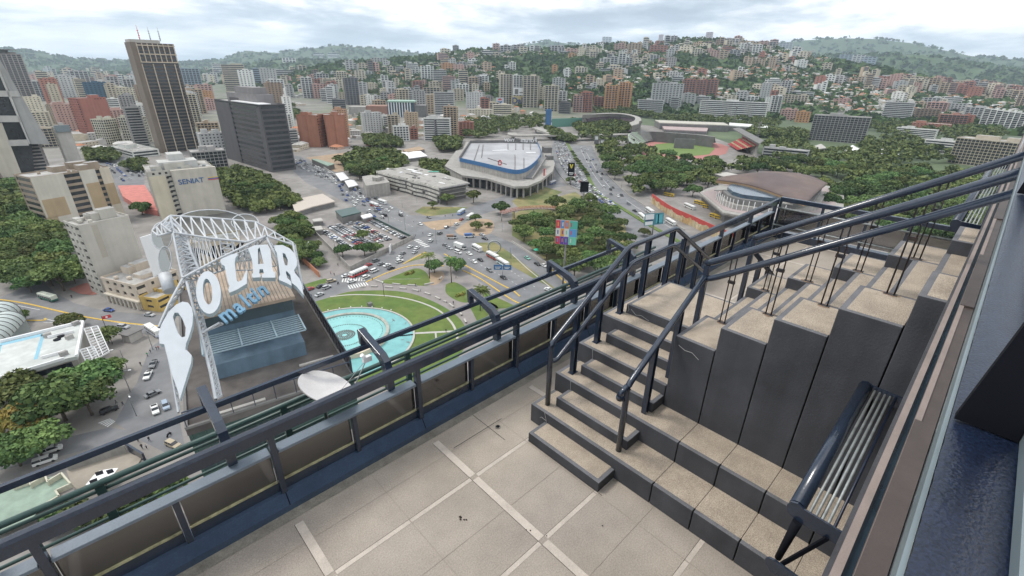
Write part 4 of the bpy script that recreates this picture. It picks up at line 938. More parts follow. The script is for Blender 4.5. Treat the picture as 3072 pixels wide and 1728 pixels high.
    tower2('slim grey tower with a metal vaulted roof on the left side', 'apartment_block', CU(665, 1292), CU(800, 1278), CU(562, 900), 17, 'small', (.42, .41, .37), extra=lambda t, w, d, h, m: (faceplate(t, 'blank_wall', w, d, .02, .98, 0, h-3, M['wall'], 0, .4, (.40, .385, .35)), faceplate(t, 'metal_roof', w, d, 0, 1, h-3, h+3, M['teal'], .2, 2)))
    tower2('low grey block with stacked loggias at the foot of the giant frame tower', 'apartment_block', CU(310, 1310), CU(475, 1296), CU(250, 1052), 14, 'slab', (.30, .28, .27))
    tower2('white striped curved low building beside the tall dark tower', 'low_building', T1(850, 1150), T1(1010, 1195), T1(815, 1110), 26, 'slab', (.6, .62, .58), fh=6)
    # beige block with tan patches
    def ex4(t, w, dep, h, mats):
        faceplate(t, 'cream_wall', w, dep, 0, .39, 0, h+.9, M['wall'], -.05, .5, (.54, .51, .44)); faceplate(t, 'cream_wall', w, dep, .59, .80, 0, h+.9, M['wall'], -.05, .5, (.53, .505, .44)); faceplate(t, 'cream_wall', w, dep, .86, 1.0, 0, h+.9, M['wall'], -.05, .5, (.58, .52, .42))
        faceplate(t, 'tan_patch', w, dep, .02, .30, h*.28, h*.62, M['wall'], .47, .06, (.42, .32, .20)); faceplate(t, 'tan_patch', w, dep, .0, .13, 0, h*.3, M['wall'], .47, .06, (.42, .32, .20)); faceplate(t, 'tan_patch', w, dep, .62, .80, h*.02, h*.78, M['wall'], .47, .06, (.42, .32, .20)); faceplate(t, 'tan_patch', w, dep, .86, .995, h*.3, h*.72, M['wall'], .47, .06, (.42, .32, .20))
    tower2('cream block with tan patches and a column of dark balconies', 'apartment_block', T5(400, 312), T5(950, 190), T5(200, -92), 20, 'slab', (.30, .24, .18), fh=3.6, extra=ex4, bits=5)
    # tax office
    def ex5(t, w, dep, h, mats):
        faceplate(t, 'front_wall', w, dep, 0, .24, 0, h*.93, M['wall'], -.05, .4, (.52, .47, .36)); b = MB(); b.box(-w/2+.33*w, w/2+1.2, -dep/2-3, -dep/2+.2, 0, h+.8); b.build('front_wall', mats, t, (.46, .43, .37))
        for k in range(9):
            b = MB(); b.box(-w/2+.26*w, -w/2+.325*w, -dep/2-.3, -dep/2-.02, h*.08+k*h*.1, h*.08+k*h*.1+1.1); b.build('window', [M['glassb']], t)
        navy = mat('sign_blue', (.03, .10, .26), .6, 0)
        x = w*.14
        txt('SEN', 4.6, navy, t, (x-5.0, -dep/2-3.15, h-7.2), (math.pi/2, 0, 0), .1, name='sign_letters', bold=.06); txt('IAT', 4.6, 'blue', t, (x+2.3, -dep/2-3.15, h-7.2), (math.pi/2, 0, 0), .1, name='sign_letters', bold=.06)
        for i, c in enumerate(((.55, .4, .08), (.05, .1, .35), (.45, .05, .06))):
            b = MB(); b.box(x+8.4, x+14.6, -dep/2-3.15, -dep/2-3.02, h-6.3-i*.75, h-5.75-i*.75); b.build('sign_stripe', [mat('stripe', c, .7, 0)], t)
        b = MB(); b.box(-w*.3, w*.3, -dep*.3, dep*.15, h+.4, h+5); b.box(-w*.12, w*.12, -dep*.1, dep*.3, h+5, h+9); b.build('roof_house', mats, t, (.45, .45, .43))
        for i in range(7):
            q = MB(); q.box(-1, 1, -1, 1, 0, 1.4); o = q.build('air_conditioner', [M['steel']], t); o.location = (-w*.4+i*w*.13, -dep*.35+(i % 3)*2, h+.4)
    tower2('beige government block with SENIAT lettering and cluttered white roof', 'office_block', T5(1227, 218), T5(1690, 150), T5(1110, -139), 30, 'small', (.45, .43, .38), extra=ex5, bits=4)
    tower2('tall blank cream wall tower left of the rooftop letters', 'apartment_block', T5(800, 800), T5(1142, 690), T5(600, 270), 13, 'small', (.45, .43, .38), bits=4, extra=lambda t, w, d, h, m: (faceplate(t, 'blank_wall', w, d, 0, 1, 0, h+1, M['wall'], -.02, .4, (.46, .435, .385)), faceplate(t, 'damp_stain', w, d, .22, .34, h*.55, h, M['wall'], .39, .03, (.40, .37, .31))))
    def ex6(t, w, dep, h, mats):
        for i in range(8):
            b = MB(); x = -w/2+w*(i+.5)/8; b.box(x-.5, x+.5, -dep/2-1.2, -dep/2-.1, 0, 3.6); b.build('column', mats, t, (.5, .46, .4))
        b = MB(); b.box(-w/2-.3, w/2+.3, -dep/2-1.3, -dep/2, 3.6, 4.3); b.build('cornice', mats, t, (.55, .5, .42))
    tower2('low cream classical building with a column arcade on the street', 'low_building', T5(830, 822), T5(1080, 888), T5(782, 655), 18, 'small', (.55, .47, .38), fh=3.8, cell=4.5, extra=ex6)
    tower2('small ochre yellow house at the street corner', 'house', T5(1086, 888), T5(1215, 908), T5(1062, 800), 14, 'small', (.55, .38, .12), fh=3.6, cell=5, bits=2)
    # giant frame tower at the left edge, built in its own plane
    P0 = gp(CU(200, 1345)); n = Vector((-P0.x, -P0.y, 0)).normalized(); t = thing('frame_tower', 'giant grey concrete frame tower with dark openings at the left edge', 'building', P0); t.location = (0, 0, 0)
    def sl(name, pts, back, th, m, col=None):
        b = MB(); q = [onplane(CU(*p), P0-n*back, n) for p in pts]; b.slab(q, -n*th, 0); b.build(name, [m], t, col)
    sl('slanted_side_wall', [(-330, -300), (0, 250), (475, 1050), (292, 1045), (115, 600), (-20, 300), (-330, -250)], 0, 30, M['wall'], (.33, .33, .32))
    for nm, pts in (('edge_rib', [(-200, 0), (0, 350), (80, 550), (290, 1045), (272, 1045), (62, 550), (-16, 365), (-216, 10)]), ('frame_beam', [(-330, 540), (170, 545), (192, 598), (-330, 600)]), ('frame_beam', [(-330, 780), (178, 780), (198, 838), (-330, 842)]), ('frame_beam', [(65, 1012), (255, 1006), (275, 1060), (95, 1066)])): sl(nm, pts, -1.2, 5, M['wall'], (.42, .415, .39))
    sl('leg', [(-330, 850), (20, 848), (112, 1090), (208, 1335), (60, 1400), (-330, 1330)], -1, 14, M['wall'], (.46, .43, .36)); sl('leg', [(-330, 1200), (-60, 1230), (60, 1405), (-330, 1420)], -2, 10, M['wall'], (.22, .18, .16))
    sl('dark_glazing', [(-330, 200), (0, 400), (300, 1060), (330, 1340), (-330, 1340)], 9, 3, M['glassb'])
    # tower with a disc on top
    t, w, h = tower('brown stepped tower with a flat disc on its roof at the far left', 'apartment_tower', CU(300, 760), CU(120, 205)[1], 45, 30, 8, 'rib', (.30, .27, .25), cell=7)
    b = MB(); b.tube([(-w*.1, 0, h+1), (-w*.1, 0, h+8)], 7, 12, smooth=False); b.tube([(-w*.1, 0, h+8), (-w*.1, 0, h+9.2)], 20, 24, smooth=False); b.build('roof_disc', [M['wall2']], t)
    tower('banded concrete tower left of the stepped brown tower', 'apartment_tower', CU(215, 760), CU(60, 268)[1], 30, 24, 12, 'slab', (.36, .34, .31))
    # dark blue screen block behind the red block
    tower('wide block with a dark blue net wall behind the red block', 'office_block', CU(960, 700), CU(900, 470)[1], 44, 30, -6, 'small', (.04, .10, .16), bits=1)
named()

def arena():
    t = thing('arena_mall', 'large rounded concrete hall with a blue roof band and grey metal roof', 'building', gp(CA(1500, 810))); t.location = (0, 0, 0)
    zd, zr = -79.5, -71.5
    deck = [gp(CA(*p), zd) for p in ((1005, 505), (1230, 625), (1550, 665), (1900, 770), (2070, 765), (2250, 690), (2400, 570), (2425, 470), (2390, 400), (2350, 290), (2230, 240), (1700, 190), (1280, 195), (1240, 290), (1150, 310))]
    deck = [Vector(p) for p in deck]
    b = MB(); b.prism(deck, zd-1.8, zd); b.build('deck', M['concrete'], t)
    c = sum(deck, Vector())/len(deck); inner = [c+(p-c)*.94 for p in deck]
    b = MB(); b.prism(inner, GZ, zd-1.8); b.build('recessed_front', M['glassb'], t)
    A, B = gp(CA(1010, 640)), gp(CA(1560, 800))
    b = MB(); q = [gp(CA(*p), zd) for p in ((1005, 505), (1230, 625), (1550, 665))]
    for p, r in ((q[0], q[1]),): b.slab([(p.x, p.y, GZ), (r.x, r.y, GZ), (r.x, r.y, zd-.5), (p.x, p.y, zd-.5)], Vector((-(r-p).y, (r-p).x, 0)).normalized()*3)
    b.build('side_wall', M['concrete'], t)
    for (u, v, k) in ((1, 3, 9), (3, 4, 2), (4, 7, 8)):
        path = deck[u:v+1]; L = sum((path[i+1]-path[i]).length for i in range(len(path)-1))
        for j in range(k):
            s = L*(j+.5)/k; i = 0
            while s > (path[i+1]-path[i]).length and i < len(path)-2: s -= (path[i+1]-path[i]).length; i += 1
            p = path[i]+(path[i+1]-path[i]).normalized()*s; p = c+(p-c)*.975; m = MB(); m.box(p.x-.6, p.x+.6, p.y-.6, p.y+.6, GZ, zd-1.8); m.build('column', M['concrete'], t)
    roof = smooth([gp(CA(*p), zr) for p in ((1200, 412), (1500, 478), (1850, 560), (2000, 560), (2110, 510), (2215, 410), (2245, 320), (2200, 212))], 5)
    roof = [Vector(p) for p in roof]+[gp(CA(1760, 200), zr), gp(CA(1335, 205), zr)]
    b = MB(); b.prism(roof, zd, zr-2.6); b.build('upper_wall', M['concrete'], t)
    c2 = sum(roof, Vector())/len(roof); ro = [c2+(p-c2)*1.008 for p in roof]
    b = MB()
    nfr = len(roof)-2
    for i in range(nfr-1): p, q = ro[i], ro[i+1]; d = Vector((-(q-p).y, (q-p).x, 0)).normalized()*.5; b.slab([(p.x, p.y, zr-2.6), (q.x, q.y, zr-2.6), (q.x, q.y, zr+.9), (p.x, p.y, zr+.9)], d)
    b.build('blue_band', M['blue'], t)
    b = MB()
    for i in range(nfr-1, len(ro)):
        p, q = ro[i], ro[(i+1) % len(ro)]; d = Vector((-(q-p).y, (q-p).x, 0)).normalized()*.5; b.slab([(p.x, p.y, zr-2.6), (q.x, q.y, zr-2.6), (q.x, q.y, zr+2.2), (p.x, p.y, zr+2.2)], d)
    b.build('parapet', M['wall2'], t)
    b = MB(); b.prism([c2+(p-c2)*.99 for p in roof], zr-2.6, zr-.6); b.build('roof', mat('grey_metal_roof', (.36, .36, .37), .55, .14, .06, col2=(.28, .28, .29)), t)
    rs = random.Random(2)
    for (a, c_, w) in (((1620, 305), (1825, 300), 3.), ((1560, 400), (1800, 480), .5), ((1910, 360), (1910, 540), .6), ((2025, 400), (2025, 540), .6), ((1500, 230), (1480, 390), .7), ((1820, 215), (1820, 290), .8), ((1920, 215), (1920, 290), .8), ((2015, 215), (2015, 290), .8), ((2110, 215), (2110, 290), .8), ((1450, 230), (1380, 440), .6), ((2050, 330), (2180, 330), 4.)):
        p, q = gp(CA(*a), zr), gp(CA(*c_), zr); b = MB(); b.bar(p+Vector((0, 0, -.35)), q+Vector((0, 0, -.35)), w, .7); b.build('roof_rib', M['white_paint'] if w > 2 else M['wall2'], t)
    p = gp(CA(1715, 505), zr); b = MB(); b.cbox((p.x, p.y, zr-.6), 3.2, .5, .9, YAW-math.pi/2); b.build('emblem_base', M['white_paint'], t)
    b = MB()
    for i in range(24):
        u, v = 2*math.pi*i/24, 2*math.pi*(i+1)/24; f = lambda w, r: (p.x+math.sin(YAW)*r*.8*math.cos(w), p.y-math.cos(YAW)*r*.8*math.sin(0)-math.cos(YAW)*r*.8*math.cos(w), zr+2.6+r*1.2*math.sin(w)); b.slab([f(u, 1.2), f(v, 1.2), f(v, 2.2), f(u, 2.2)], (.3, .3, 0))
    b.build('emblem', M['red'], t)
    # ramp on the right
    a1, a2 = gp(CA(2270, 410), zd+7), gp(CA(2080, 665), zd+.5); b = MB(); b.bar(a1, a2, 7, .6); b.build('ramp', M['asphalt'], t)
    for (p, q) in (((2230, 410), (2030, 660)), ((2310, 400), (2130, 670))): b = MB(); b.bar(gp(CA(*p), zd+7.6), gp(CA(*q), zd+1.1), .5, 1.8); b.build('ramp_wall', M['concrete'], t)
    for (x, y, w, d, hh) in ((2320, 330, 12, 9, 6), (2350, 420, 9, 7, 4)): g = gp(CA(x, y), zd); b = MB(); b.cbox(g, w, d, hh, 1.0); b.build('service_box', M['wall2'], t)
    # letters on the far parapet, facing away from us
    for s, x, sz in (('Forum', 2085, 7.), ('YVOV', 1840, 4.5)):
        g = gp(CA(x, 205), zr+2.2); g = c2+(g-c2)*1.015; th = math.atan2(roof[-2].y-roof[nfr-1].y, roof[-2].x-roof[nfr-1].x)
        txt(s, sz, 'white_paint', t, (g.x, g.y, zr+4.6), (math.pi/2, 0, th), .15, name='sign_letters', bold=.08)
    g = gp(CA(2285, 630), zd); b = MB(); b.cbox(g, 2, 1, 6, .6); b.build('red_white_sign', M['red'], t)
    # ruined long building with bellied balconies
    t = thing('ruined_building', 'long derelict white building with stained flat roof and wavy balconies', 'building', gp(CA(600, 950))); t.location = (0, 0, 0); zr = -77.6
    fr = smooth([gp(CA(*p), zr) for p in ((130, 572), (280, 615), (420, 650), (520, 670), (600, 700), (760, 735), (940, 795))], 4); fr = [Vector(p) for p in fr]
    rf = fr+[gp(CA(1330, 725), zr), gp(CA(1000, 610), zr), gp(CA(580, 505), zr)]
    b = MB(); b.prism(rf, zr-.8, zr); b.build('roof', mat('stained_roof', (.36, .35, .35), .9, .3, .3, col2=(.16, .16, .16)), t)
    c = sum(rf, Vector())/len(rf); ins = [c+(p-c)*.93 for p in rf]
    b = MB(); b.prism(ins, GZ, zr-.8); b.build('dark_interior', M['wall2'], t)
    white = mat('weathered_white_wall', (.52, .50, .45), .9, .25, .3, streak=.3)
    for k in range(4):
        z0 = GZ+.3+k*3.1
        for i in range(0, len(fr)-1):
            if (i % 4) == 3 and k < 3 and random.random() < .4: continue
            p, q = fr[i], fr[i+1]; bul = Vector((-(q-p).y, (q-p).x, 0)).normalized()*-.8; b = MB()
            b.slab([(p.x, p.y, z0+1.2), (q.x, q.y, z0+1.2), (q.x, q.y, z0+2.75), (p.x, p.y, z0+2.75)], bul); b.build('balcony_wall', white, t)
        pr = [(rf[i]) for i in range(len(rf))]; b = MB(); b.prism([c+(p-c)*.985 for p in rf], z0+2.76, z0+3.08); b.build('floor_slab', M['concrete'], t)
    for i in range(0, len(fr), 4): p = fr[i]; b = MB(); b.box(p.x-.5, p.x+.5, p.y-.5, p.y+.5, GZ, zr+.5); b.build('pier', M['wall2'], t)
    rs = random.Random(5)
    for i in range(22):
        f, g = rs.random(), rs.uniform(.15, .85); A = fr[int(f*(len(fr)-1))]; B = rf[-1].lerp(rf[-3], f); p = A.lerp(B, g); b = MB(); b.cbox((p.x, p.y, zr+.01), rs.uniform(3, 13) if i > 9 else 2, rs.uniform(1.2, 3), rs.uniform(.4, 1.2), math.atan2((fr[-1]-fr[0]).y, (fr[-1]-fr[0]).x)+.1); b.build('roof_wreckage', [M['wall2'], M['white_paint'], M['roofm']][i % 3], t)
    g1, g2 = gp(CA(800, 590), zr), gp(CA(930, 590), zr); b = MB(); b.bar(g1+Vector((0, 0, .8)), g2+Vector((0, 0, .8)), 3, .4); b.build('green_roof_sheet', mat('green_sheet', (.1, .35, .27), .7, .1), t)
    t = thing('concrete_shed', 'plain concrete box building left of the long derelict building', 'building', gp(CA(150, 900))); t.location = (0, 0, 0)
    pts = [gp(CA(*p), -80) for p in ((-10, 760), (295, 715), (240, 650), (60, 620), (-60, 640))]; b = MB(); b.prism(pts, GZ, -80); b.build('wall', M['concrete'], t); g = gp(CA(150, 690), -80); b = MB(); b.cbox(g, 9, 5, 3, .4); b.build('roof_house', M['concrete'], t)
    # hall with the broad brown roof
    t = thing('auditorium', 'concrete auditorium with a broad brown shell roof and curved canopy', 'building', gp(CB(1300, 1180))); t.location = (0, 0, 0)
    def pr(name, pts, z0, z1, m): b = MB(); b.prism([gp(CB(*p), z1) for p in pts], z0, z1); return b.build(name, m, t)
    base = [(985, 900), (1270, 1140), (1600, 1200), (2100, 1240), (2700, 1100), (2700, 860), (2000, 720), (1300, 800), (1080, 850)]
    pr('base_slab', base, -81, -79.8, M['concrete']); pr('base_slab', [(p[0], p[1]+22) for p in base], -84, -83, M['concrete']); B0 = [gp(CB(*p), -82) for p in base]; c = sum(B0, Vector())/len(B0)
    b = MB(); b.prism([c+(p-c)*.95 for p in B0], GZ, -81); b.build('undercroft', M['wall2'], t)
    pr('deck_floor', [(1020, 905), (1280, 1110), (1600, 1165), (2100, 1200), (2600, 1080), (2600, 870), (2000, 730), (1300, 805)], -79.8, -79.6, mat('pinkish_deck', (.34, .28, .27), .9, .15))
    dr = [(1190, 930), (1260, 1000), (1400, 1050), (1650, 1085), (2000, 1120), (2400, 1060), (2500, 900), (1900, 780), (1300, 850)]
    pr('drum_wall', dr, -79.6, -76.6, M['concrete']); D0 = [gp(CB(*p), -76.6) for p in dr]; c = sum(D0, Vector())/len(D0)
    b = MB(); b.prism([c+(p-c)*.9 for p in D0], -76.6, -72.8); b.build('drum_glazing', M['wall2'], t)
    for i in range(16):
        f = i/15*4; k = min(3, int(f)); p = D0[k].lerp(D0[k+1], f-k); b = MB(); b.box(p.x-.2, p.x+.2, p.y-.2, p.y+.2, -80, -72.8); b.build('slim_column', M['white_paint'], t)
    pr('canopy', [(1160, 872), (1250, 812), (1500, 835), (1900, 960), (2100, 1040), (1900, 1020), (1560, 915), (1300, 868)], -73, -72.3, M['concrete'])
    front = smooth([Vector(gp(CB(*p), -70)) for p in ((1185, 765), (1500, 815), (1750, 885), (1950, 955), (2250, 1040))], 6); back = smooth([Vector(gp(CB(*p), -70)) for p in ((1300, 735), (1600, 705), (1900, 680), (2250, 715), (2500, 810))], 6)
    b = MB(); n = len(front); m_ = 10; vs = []
    for i in range(n):
        for j in range(m_+1):
            f = j/m_; p = front[i].lerp(back[i], f); vs.append((p.x, p.y, -70+5.0*math.sin(math.pi*min(1, f*.92+.04))*math.sin(math.pi*(i+1.5)/(n+2)))) 
    b.add(vs, [((i+1)*(m_+1)+j, i*(m_+1)+j, i*(m_+1)+j+1, (i+1)*(m_+1)+j+1) for i in range(n-1) for j in range(m_)], 0, True); o = b.build('shell_roof', mat('brown_shell_roof', (.115, .085, .082), .8, .2, .08, col2=(.14, .10, .085)), t); s = o.modifiers.new('s', 'SOLIDIFY'); s.thickness = 1.2
    b = MB()
    for i in range(n-1): p, q = front[i], front[i+1]; d = Vector(((q-p).y, -(q-p).x, 0)).normalized()*.4; zz = lambda k: 5*math.sin(math.pi*.04)*math.sin(math.pi*(k+1.5)/(n+2)); b.slab([(p.x, p.y, -71.6+zz(i)), (q.x, q.y, -71.6+zz(i+1)), (q.x, q.y, -69.7+zz(i+1)), (p.x, p.y, -69.7+zz(i))], d)
    b.build('ochre_fascia', mat('ochre_fascia', (.26, .17, .09), .8, .15), t)
    b = MB(); b.prism([c+(p-c)*.8 for p in D0], -72.8, -70.2); b.build('clerestory', M['glassbl'], t)
    # painted mural wall
    t = thing('mural_wall', 'long boundary wall painted red above ochre figures beside the highway', 'wall', gp(CB(700, 1220))); t.location = (0, 0, 0)
    pts = smooth([Vector(gp(CB(*p))) for p in ((405, 1020), (620, 1175), (880, 1300), (1130, 1420), (1400, 1540))], 12); rs = random.Random(8); H = 7.2
    bo, br = MB(), MB(); js = [H*.62+rs.uniform(-.9, .9)+.5*math.sin(i*.6) for i in range(len(pts))]
    for i in range(len(pts)-1):
        p, q = pts[i], pts[i+1]; d = Vector((-(q-p).y, (q-p).x, 0)).normalized()*.4
        bo.slab([(p.x, p.y, GZ), (q.x, q.y, GZ), (q.x, q.y, GZ+js[i+1]), (p.x, p.y, GZ+js[i])], d); br.slab([(p.x, p.y, GZ+js[i]), (q.x, q.y, GZ+js[i+1]), (q.x, q.y, GZ+H), (p.x, p.y, GZ+H)], d)
    bo.build('painted_figures', mat('ochre_mural_paint', (.42, .27, .12), .85, .3, .35, col2=(.50, .42, .28), streak=.3), t); br.build('red_band', mat('red_mural_paint', (.42, .06, .05), .85, .15, .3), t)
arena()

def stadiums():
    t = thing('athletics_stadium', 'athletics stadium with grey terraces, a red track and green infield', 'stadium', gp(CB(700, 300))); t.location = (0, 0, 0)
    b = MB(); b.sheet([gp(CB(*p)) for p in ((330, 330), (420, 295), (700, 272), (1000, 290), (1240, 325), (1340, 360), (1300, 440), (1000, 520), (300, 470))], GZ+.12); b.build('track', mat('red_track', (.36, .15, .13), .9, .1), t)
    b = MB(); b.sheet([gp(CB(*p)) for p in ((460, 330), (700, 305), (950, 318), (1110, 345), (1170, 380), (1100, 450), (800, 480), (400, 420))], GZ+.2); b.build('infield', mat('infield_grass', (.13, .19, .05), .95, .1, .1), t)
    out = smooth([Vector(gp(CB(*p), -75)) for p in ((150, 300), (150, 200), (370, 175), (700, 195), (950, 215), (1165, 240))], 6); inn = smooth([Vector(gp(CB(*p), -88)) for p in ((270, 400), (290, 330), (430, 283), (700, 268), (950, 283), (1175, 312))], 6)
    b = MB(); n = len(out); K = 9; st_ = mat('stadium_terrace', (.25, .245, .235), .95, .2, .1)
    for i in range(n-1):
        for k in range(K):
            f, g = k/K, (k+1)/K; z = -88+13*(k+1)/K
            P = [inn[i].lerp(out[i], f), inn[i+1].lerp(out[i+1], f), inn[i+1].lerp(out[i+1], g), inn[i].lerp(out[i], g)]; zz = z-13/K
            b.add([(P[0].x, P[0].y, zz), (P[1].x, P[1].y, zz), (P[1].x, P[1].y, z), (P[0].x, P[0].y, z), (P[2].x, P[2].y, z), (P[3].x, P[3].y, z)], [(0, 1, 2, 3), (3, 2, 4, 5)], 1 if i < 10 and (i % 3) else 0)
        p, q = out[i], out[i+1]; b.add([(p.x, p.y, -75), (q.x, q.y, -75), (q.x, q.y, GZ), (p.x, p.y, GZ)], [(3, 2, 1, 0), (0, 1, 2, 3)])
    b.build('terraces', [st_, mat('pale_green_seats', (.30, .36, .28), .9, .2, .2)], t)
    A, B = gp(CB(680, 375)), gp(CB(915, 385)); b = MB(); b.slab([(A.x, A.y, GZ), (B.x, B.y, GZ), (B.x, B.y, GZ+13), (A.x, A.y, GZ+13)], (1.5, 1.5, 0)); b.build('scoreboard', M['wall2'], t)
    t = thing('red_grandstand', 'grandstand of red seats under a long grey roof beside the athletics track', 'stand', gp(CB(1500, 390))); t.location = (0, 0, 0)
    A, B, C_, D_ = gp(CB(1325, 330), -88), gp(CB(1440, 400), -88), gp(CB(1690, 345), -76), gp(CB(1510, 240), -76)
    b = MB(); K = 10
    for k in range(K):
        f, g = k/K, (k+1)/K; z = -88+12*g; P = [A.lerp(D_, f), B.lerp(C_, f), B.lerp(C_, g), A.lerp(D_, g)]; b.add([(P[0].x, P[0].y, z-1.2), (P[1].x, P[1].y, z-1.2), (P[1].x, P[1].y, z), (P[0].x, P[0].y, z), (P[2].x, P[2].y, z), (P[3].x, P[3].y, z)], [(0, 1, 2, 3), (3, 2, 4, 5)], k % 3 == 2)
    b.build('red_seats', [mat('red_seats', (.38, .06, .06), .8, .2, .3), M['seal']], t)
    b = MB(); b.prism([gp(CB(*p), -68) for p in ((1380, 140), (1460, 128), (1750, 280), (1700, 320), (1540, 232))], -69, -68); b.build('roof', M['wall2'], t)
    b = MB(); b.slab([(D_.x, D_.y, GZ), (C_.x, C_.y, GZ), (C_.x, C_.y, -69), (D_.x, D_.y, -69)], (6, 5, 0)); b.build('back_wall', M['concrete'], t)
    for x, y in ((255, 310), (1655, 320), (1380, 130)):
        g = gp(CB(x, y)); top = height_at(g.x, g.y, CB(x, y-230)); t = thing('floodlight_mast', 'tall lattice floodlight mast by the athletics stadium', 'mast', g, 0, 'floodlight masts of the stadiums')
        b = MB(); hh = top-GZ
        for s in (-1, 1):
            for u in (-1, 1): b.bar((s*1.8, u*1.8, 0), (s*.6, u*.6, hh), .3, .3)
        for k in range(12):
            z = hh*k/12; z2 = hh*(k+1)/12; w = 1.8-1.2*k/12; b.bar((-w, -w, z), (w, w, z2), .2, .2); b.bar((w, -w, z), (-w, w, z2), .2, .2)
        b.box(-3, 3, -.6, .6, hh, hh+3.5); b.build('mast', M['wall2'], t)
    # baseball ground
    t = thing('baseball_stadium', 'dark baseball stadium bowl with a pale roof rim beyond the highway', 'stadium', gp(T3(600, 950))); t.location = (0, 0, 0)
    out = smooth([Vector(gp(T3(*p), -74)) for p in ((530, 895), (700, 880), (850, 885), (960, 915), (960, 960), (900, 985))], 5); inn = smooth([Vector(gp(T3(*p), -88)) for p in ((560, 948), (700, 940), (800, 940), (870, 955), (880, 975), (860, 990))], 5)
    b = MB()
    for i in range(len(out)-1):
        p, q, r, s = inn[i], inn[i+1], out[i+1], out[i]; b.slab([p, q, r, s], (0, 0, -1.2), 0)
        b.slab([s+Vector((0, 0, 6)), r+Vector((0, 0, 6)), r.lerp(q, .5)+Vector((0, 0, 12)), s.lerp(p, .5)+Vector((0, 0, 12))], (0, 0, 1), 1)
        b.add([(s.x, s.y, s.z+6), (r.x, r.y, r.z+6), (r.x, r.y, GZ), (s.x, s.y, GZ)], [(0, 1, 2, 3), (3, 2, 1, 0)], 1)
    b.build('stands', [mat('dark_seats', (.07, .05, .06), .9, .2), M['concrete']], t)
    b = MB(); A, B = gp(T3(300, 960)), gp(T3(560, 950)); b.slab([(A.x, A.y, GZ), (B.x, B.y, GZ), (B.x, B.y, GZ+15), (A.x, A.y, GZ+15)], (2, 2, 0)); b.build('green_outfield_wall', mat('green_wall', (.10, .24, .19), .8, .2), t)
    A, B = gp(T3(250, 975)), gp(T3(293, 975)); b = MB(); b.slab([(A.x, A.y, GZ), (B.x, B.y, GZ), (B.x, B.y, GZ+34), (A.x, A.y, GZ+34)], (4, 4, 0)); b.build('blue_screen', M['blue'], t)
    # long sheds
    for nm, pts, z, col, lb in (('sports_shed', ((1080, 905), (1600, 925), (1640, 945), (1120, 925)), -78, (.46, .44, .38), 'long cream roofed stand building behind the athletics stadium'), ('sports_shed', ((1120, 930), (1480, 965), (1470, 990), (1150, 975)), -84, (.40, .31, .30), 'low pinkish terrace building behind the athletics stadium'), ('sports_shed', ((1640, 925), (1932, 945), (1932, 965), (1640, 945)), -80, (.66, .66, .64), 'long bright white shed right of the cream roofed stand')):
        b = MB(); b.prism([gp(T3(*p), z) for p in pts], GZ, z-1.5, 1); b.prism([gp(T3(*p), z) for p in pts], z-1.5+.003, z, 0, 0); o = b.build(nm, [M['wall'], M['wall2']], None, col); tag(recentre(o), lb, 'building')
    # flyover
    t = thing('flyover', 'concrete flyover crossing above the highway behind the arena', 'bridge', gp(T3(300, 1030))); t.location = (0, 0, 0); z = -82
    for pts in ([T2(1932, 1000), T3(30, 1018), T3(250, 1015), T3(480, 1018), T3(900, 1010)], [T3(180, 960), T3(260, 990), T3(330, 1010), T3(420, 1020)]):
        P = smooth([gp(p, z) for p in pts]); o = ribbon(P, 14, z, th=2.2).build('deck', M['concrete'], t)
        for p in P[::5]: b = MB(); b.box(p.x-1, p.x+1, p.y-1, p.y+1, GZ, z-.3); b.build('pillar', M['concrete'], t)
stadiums()

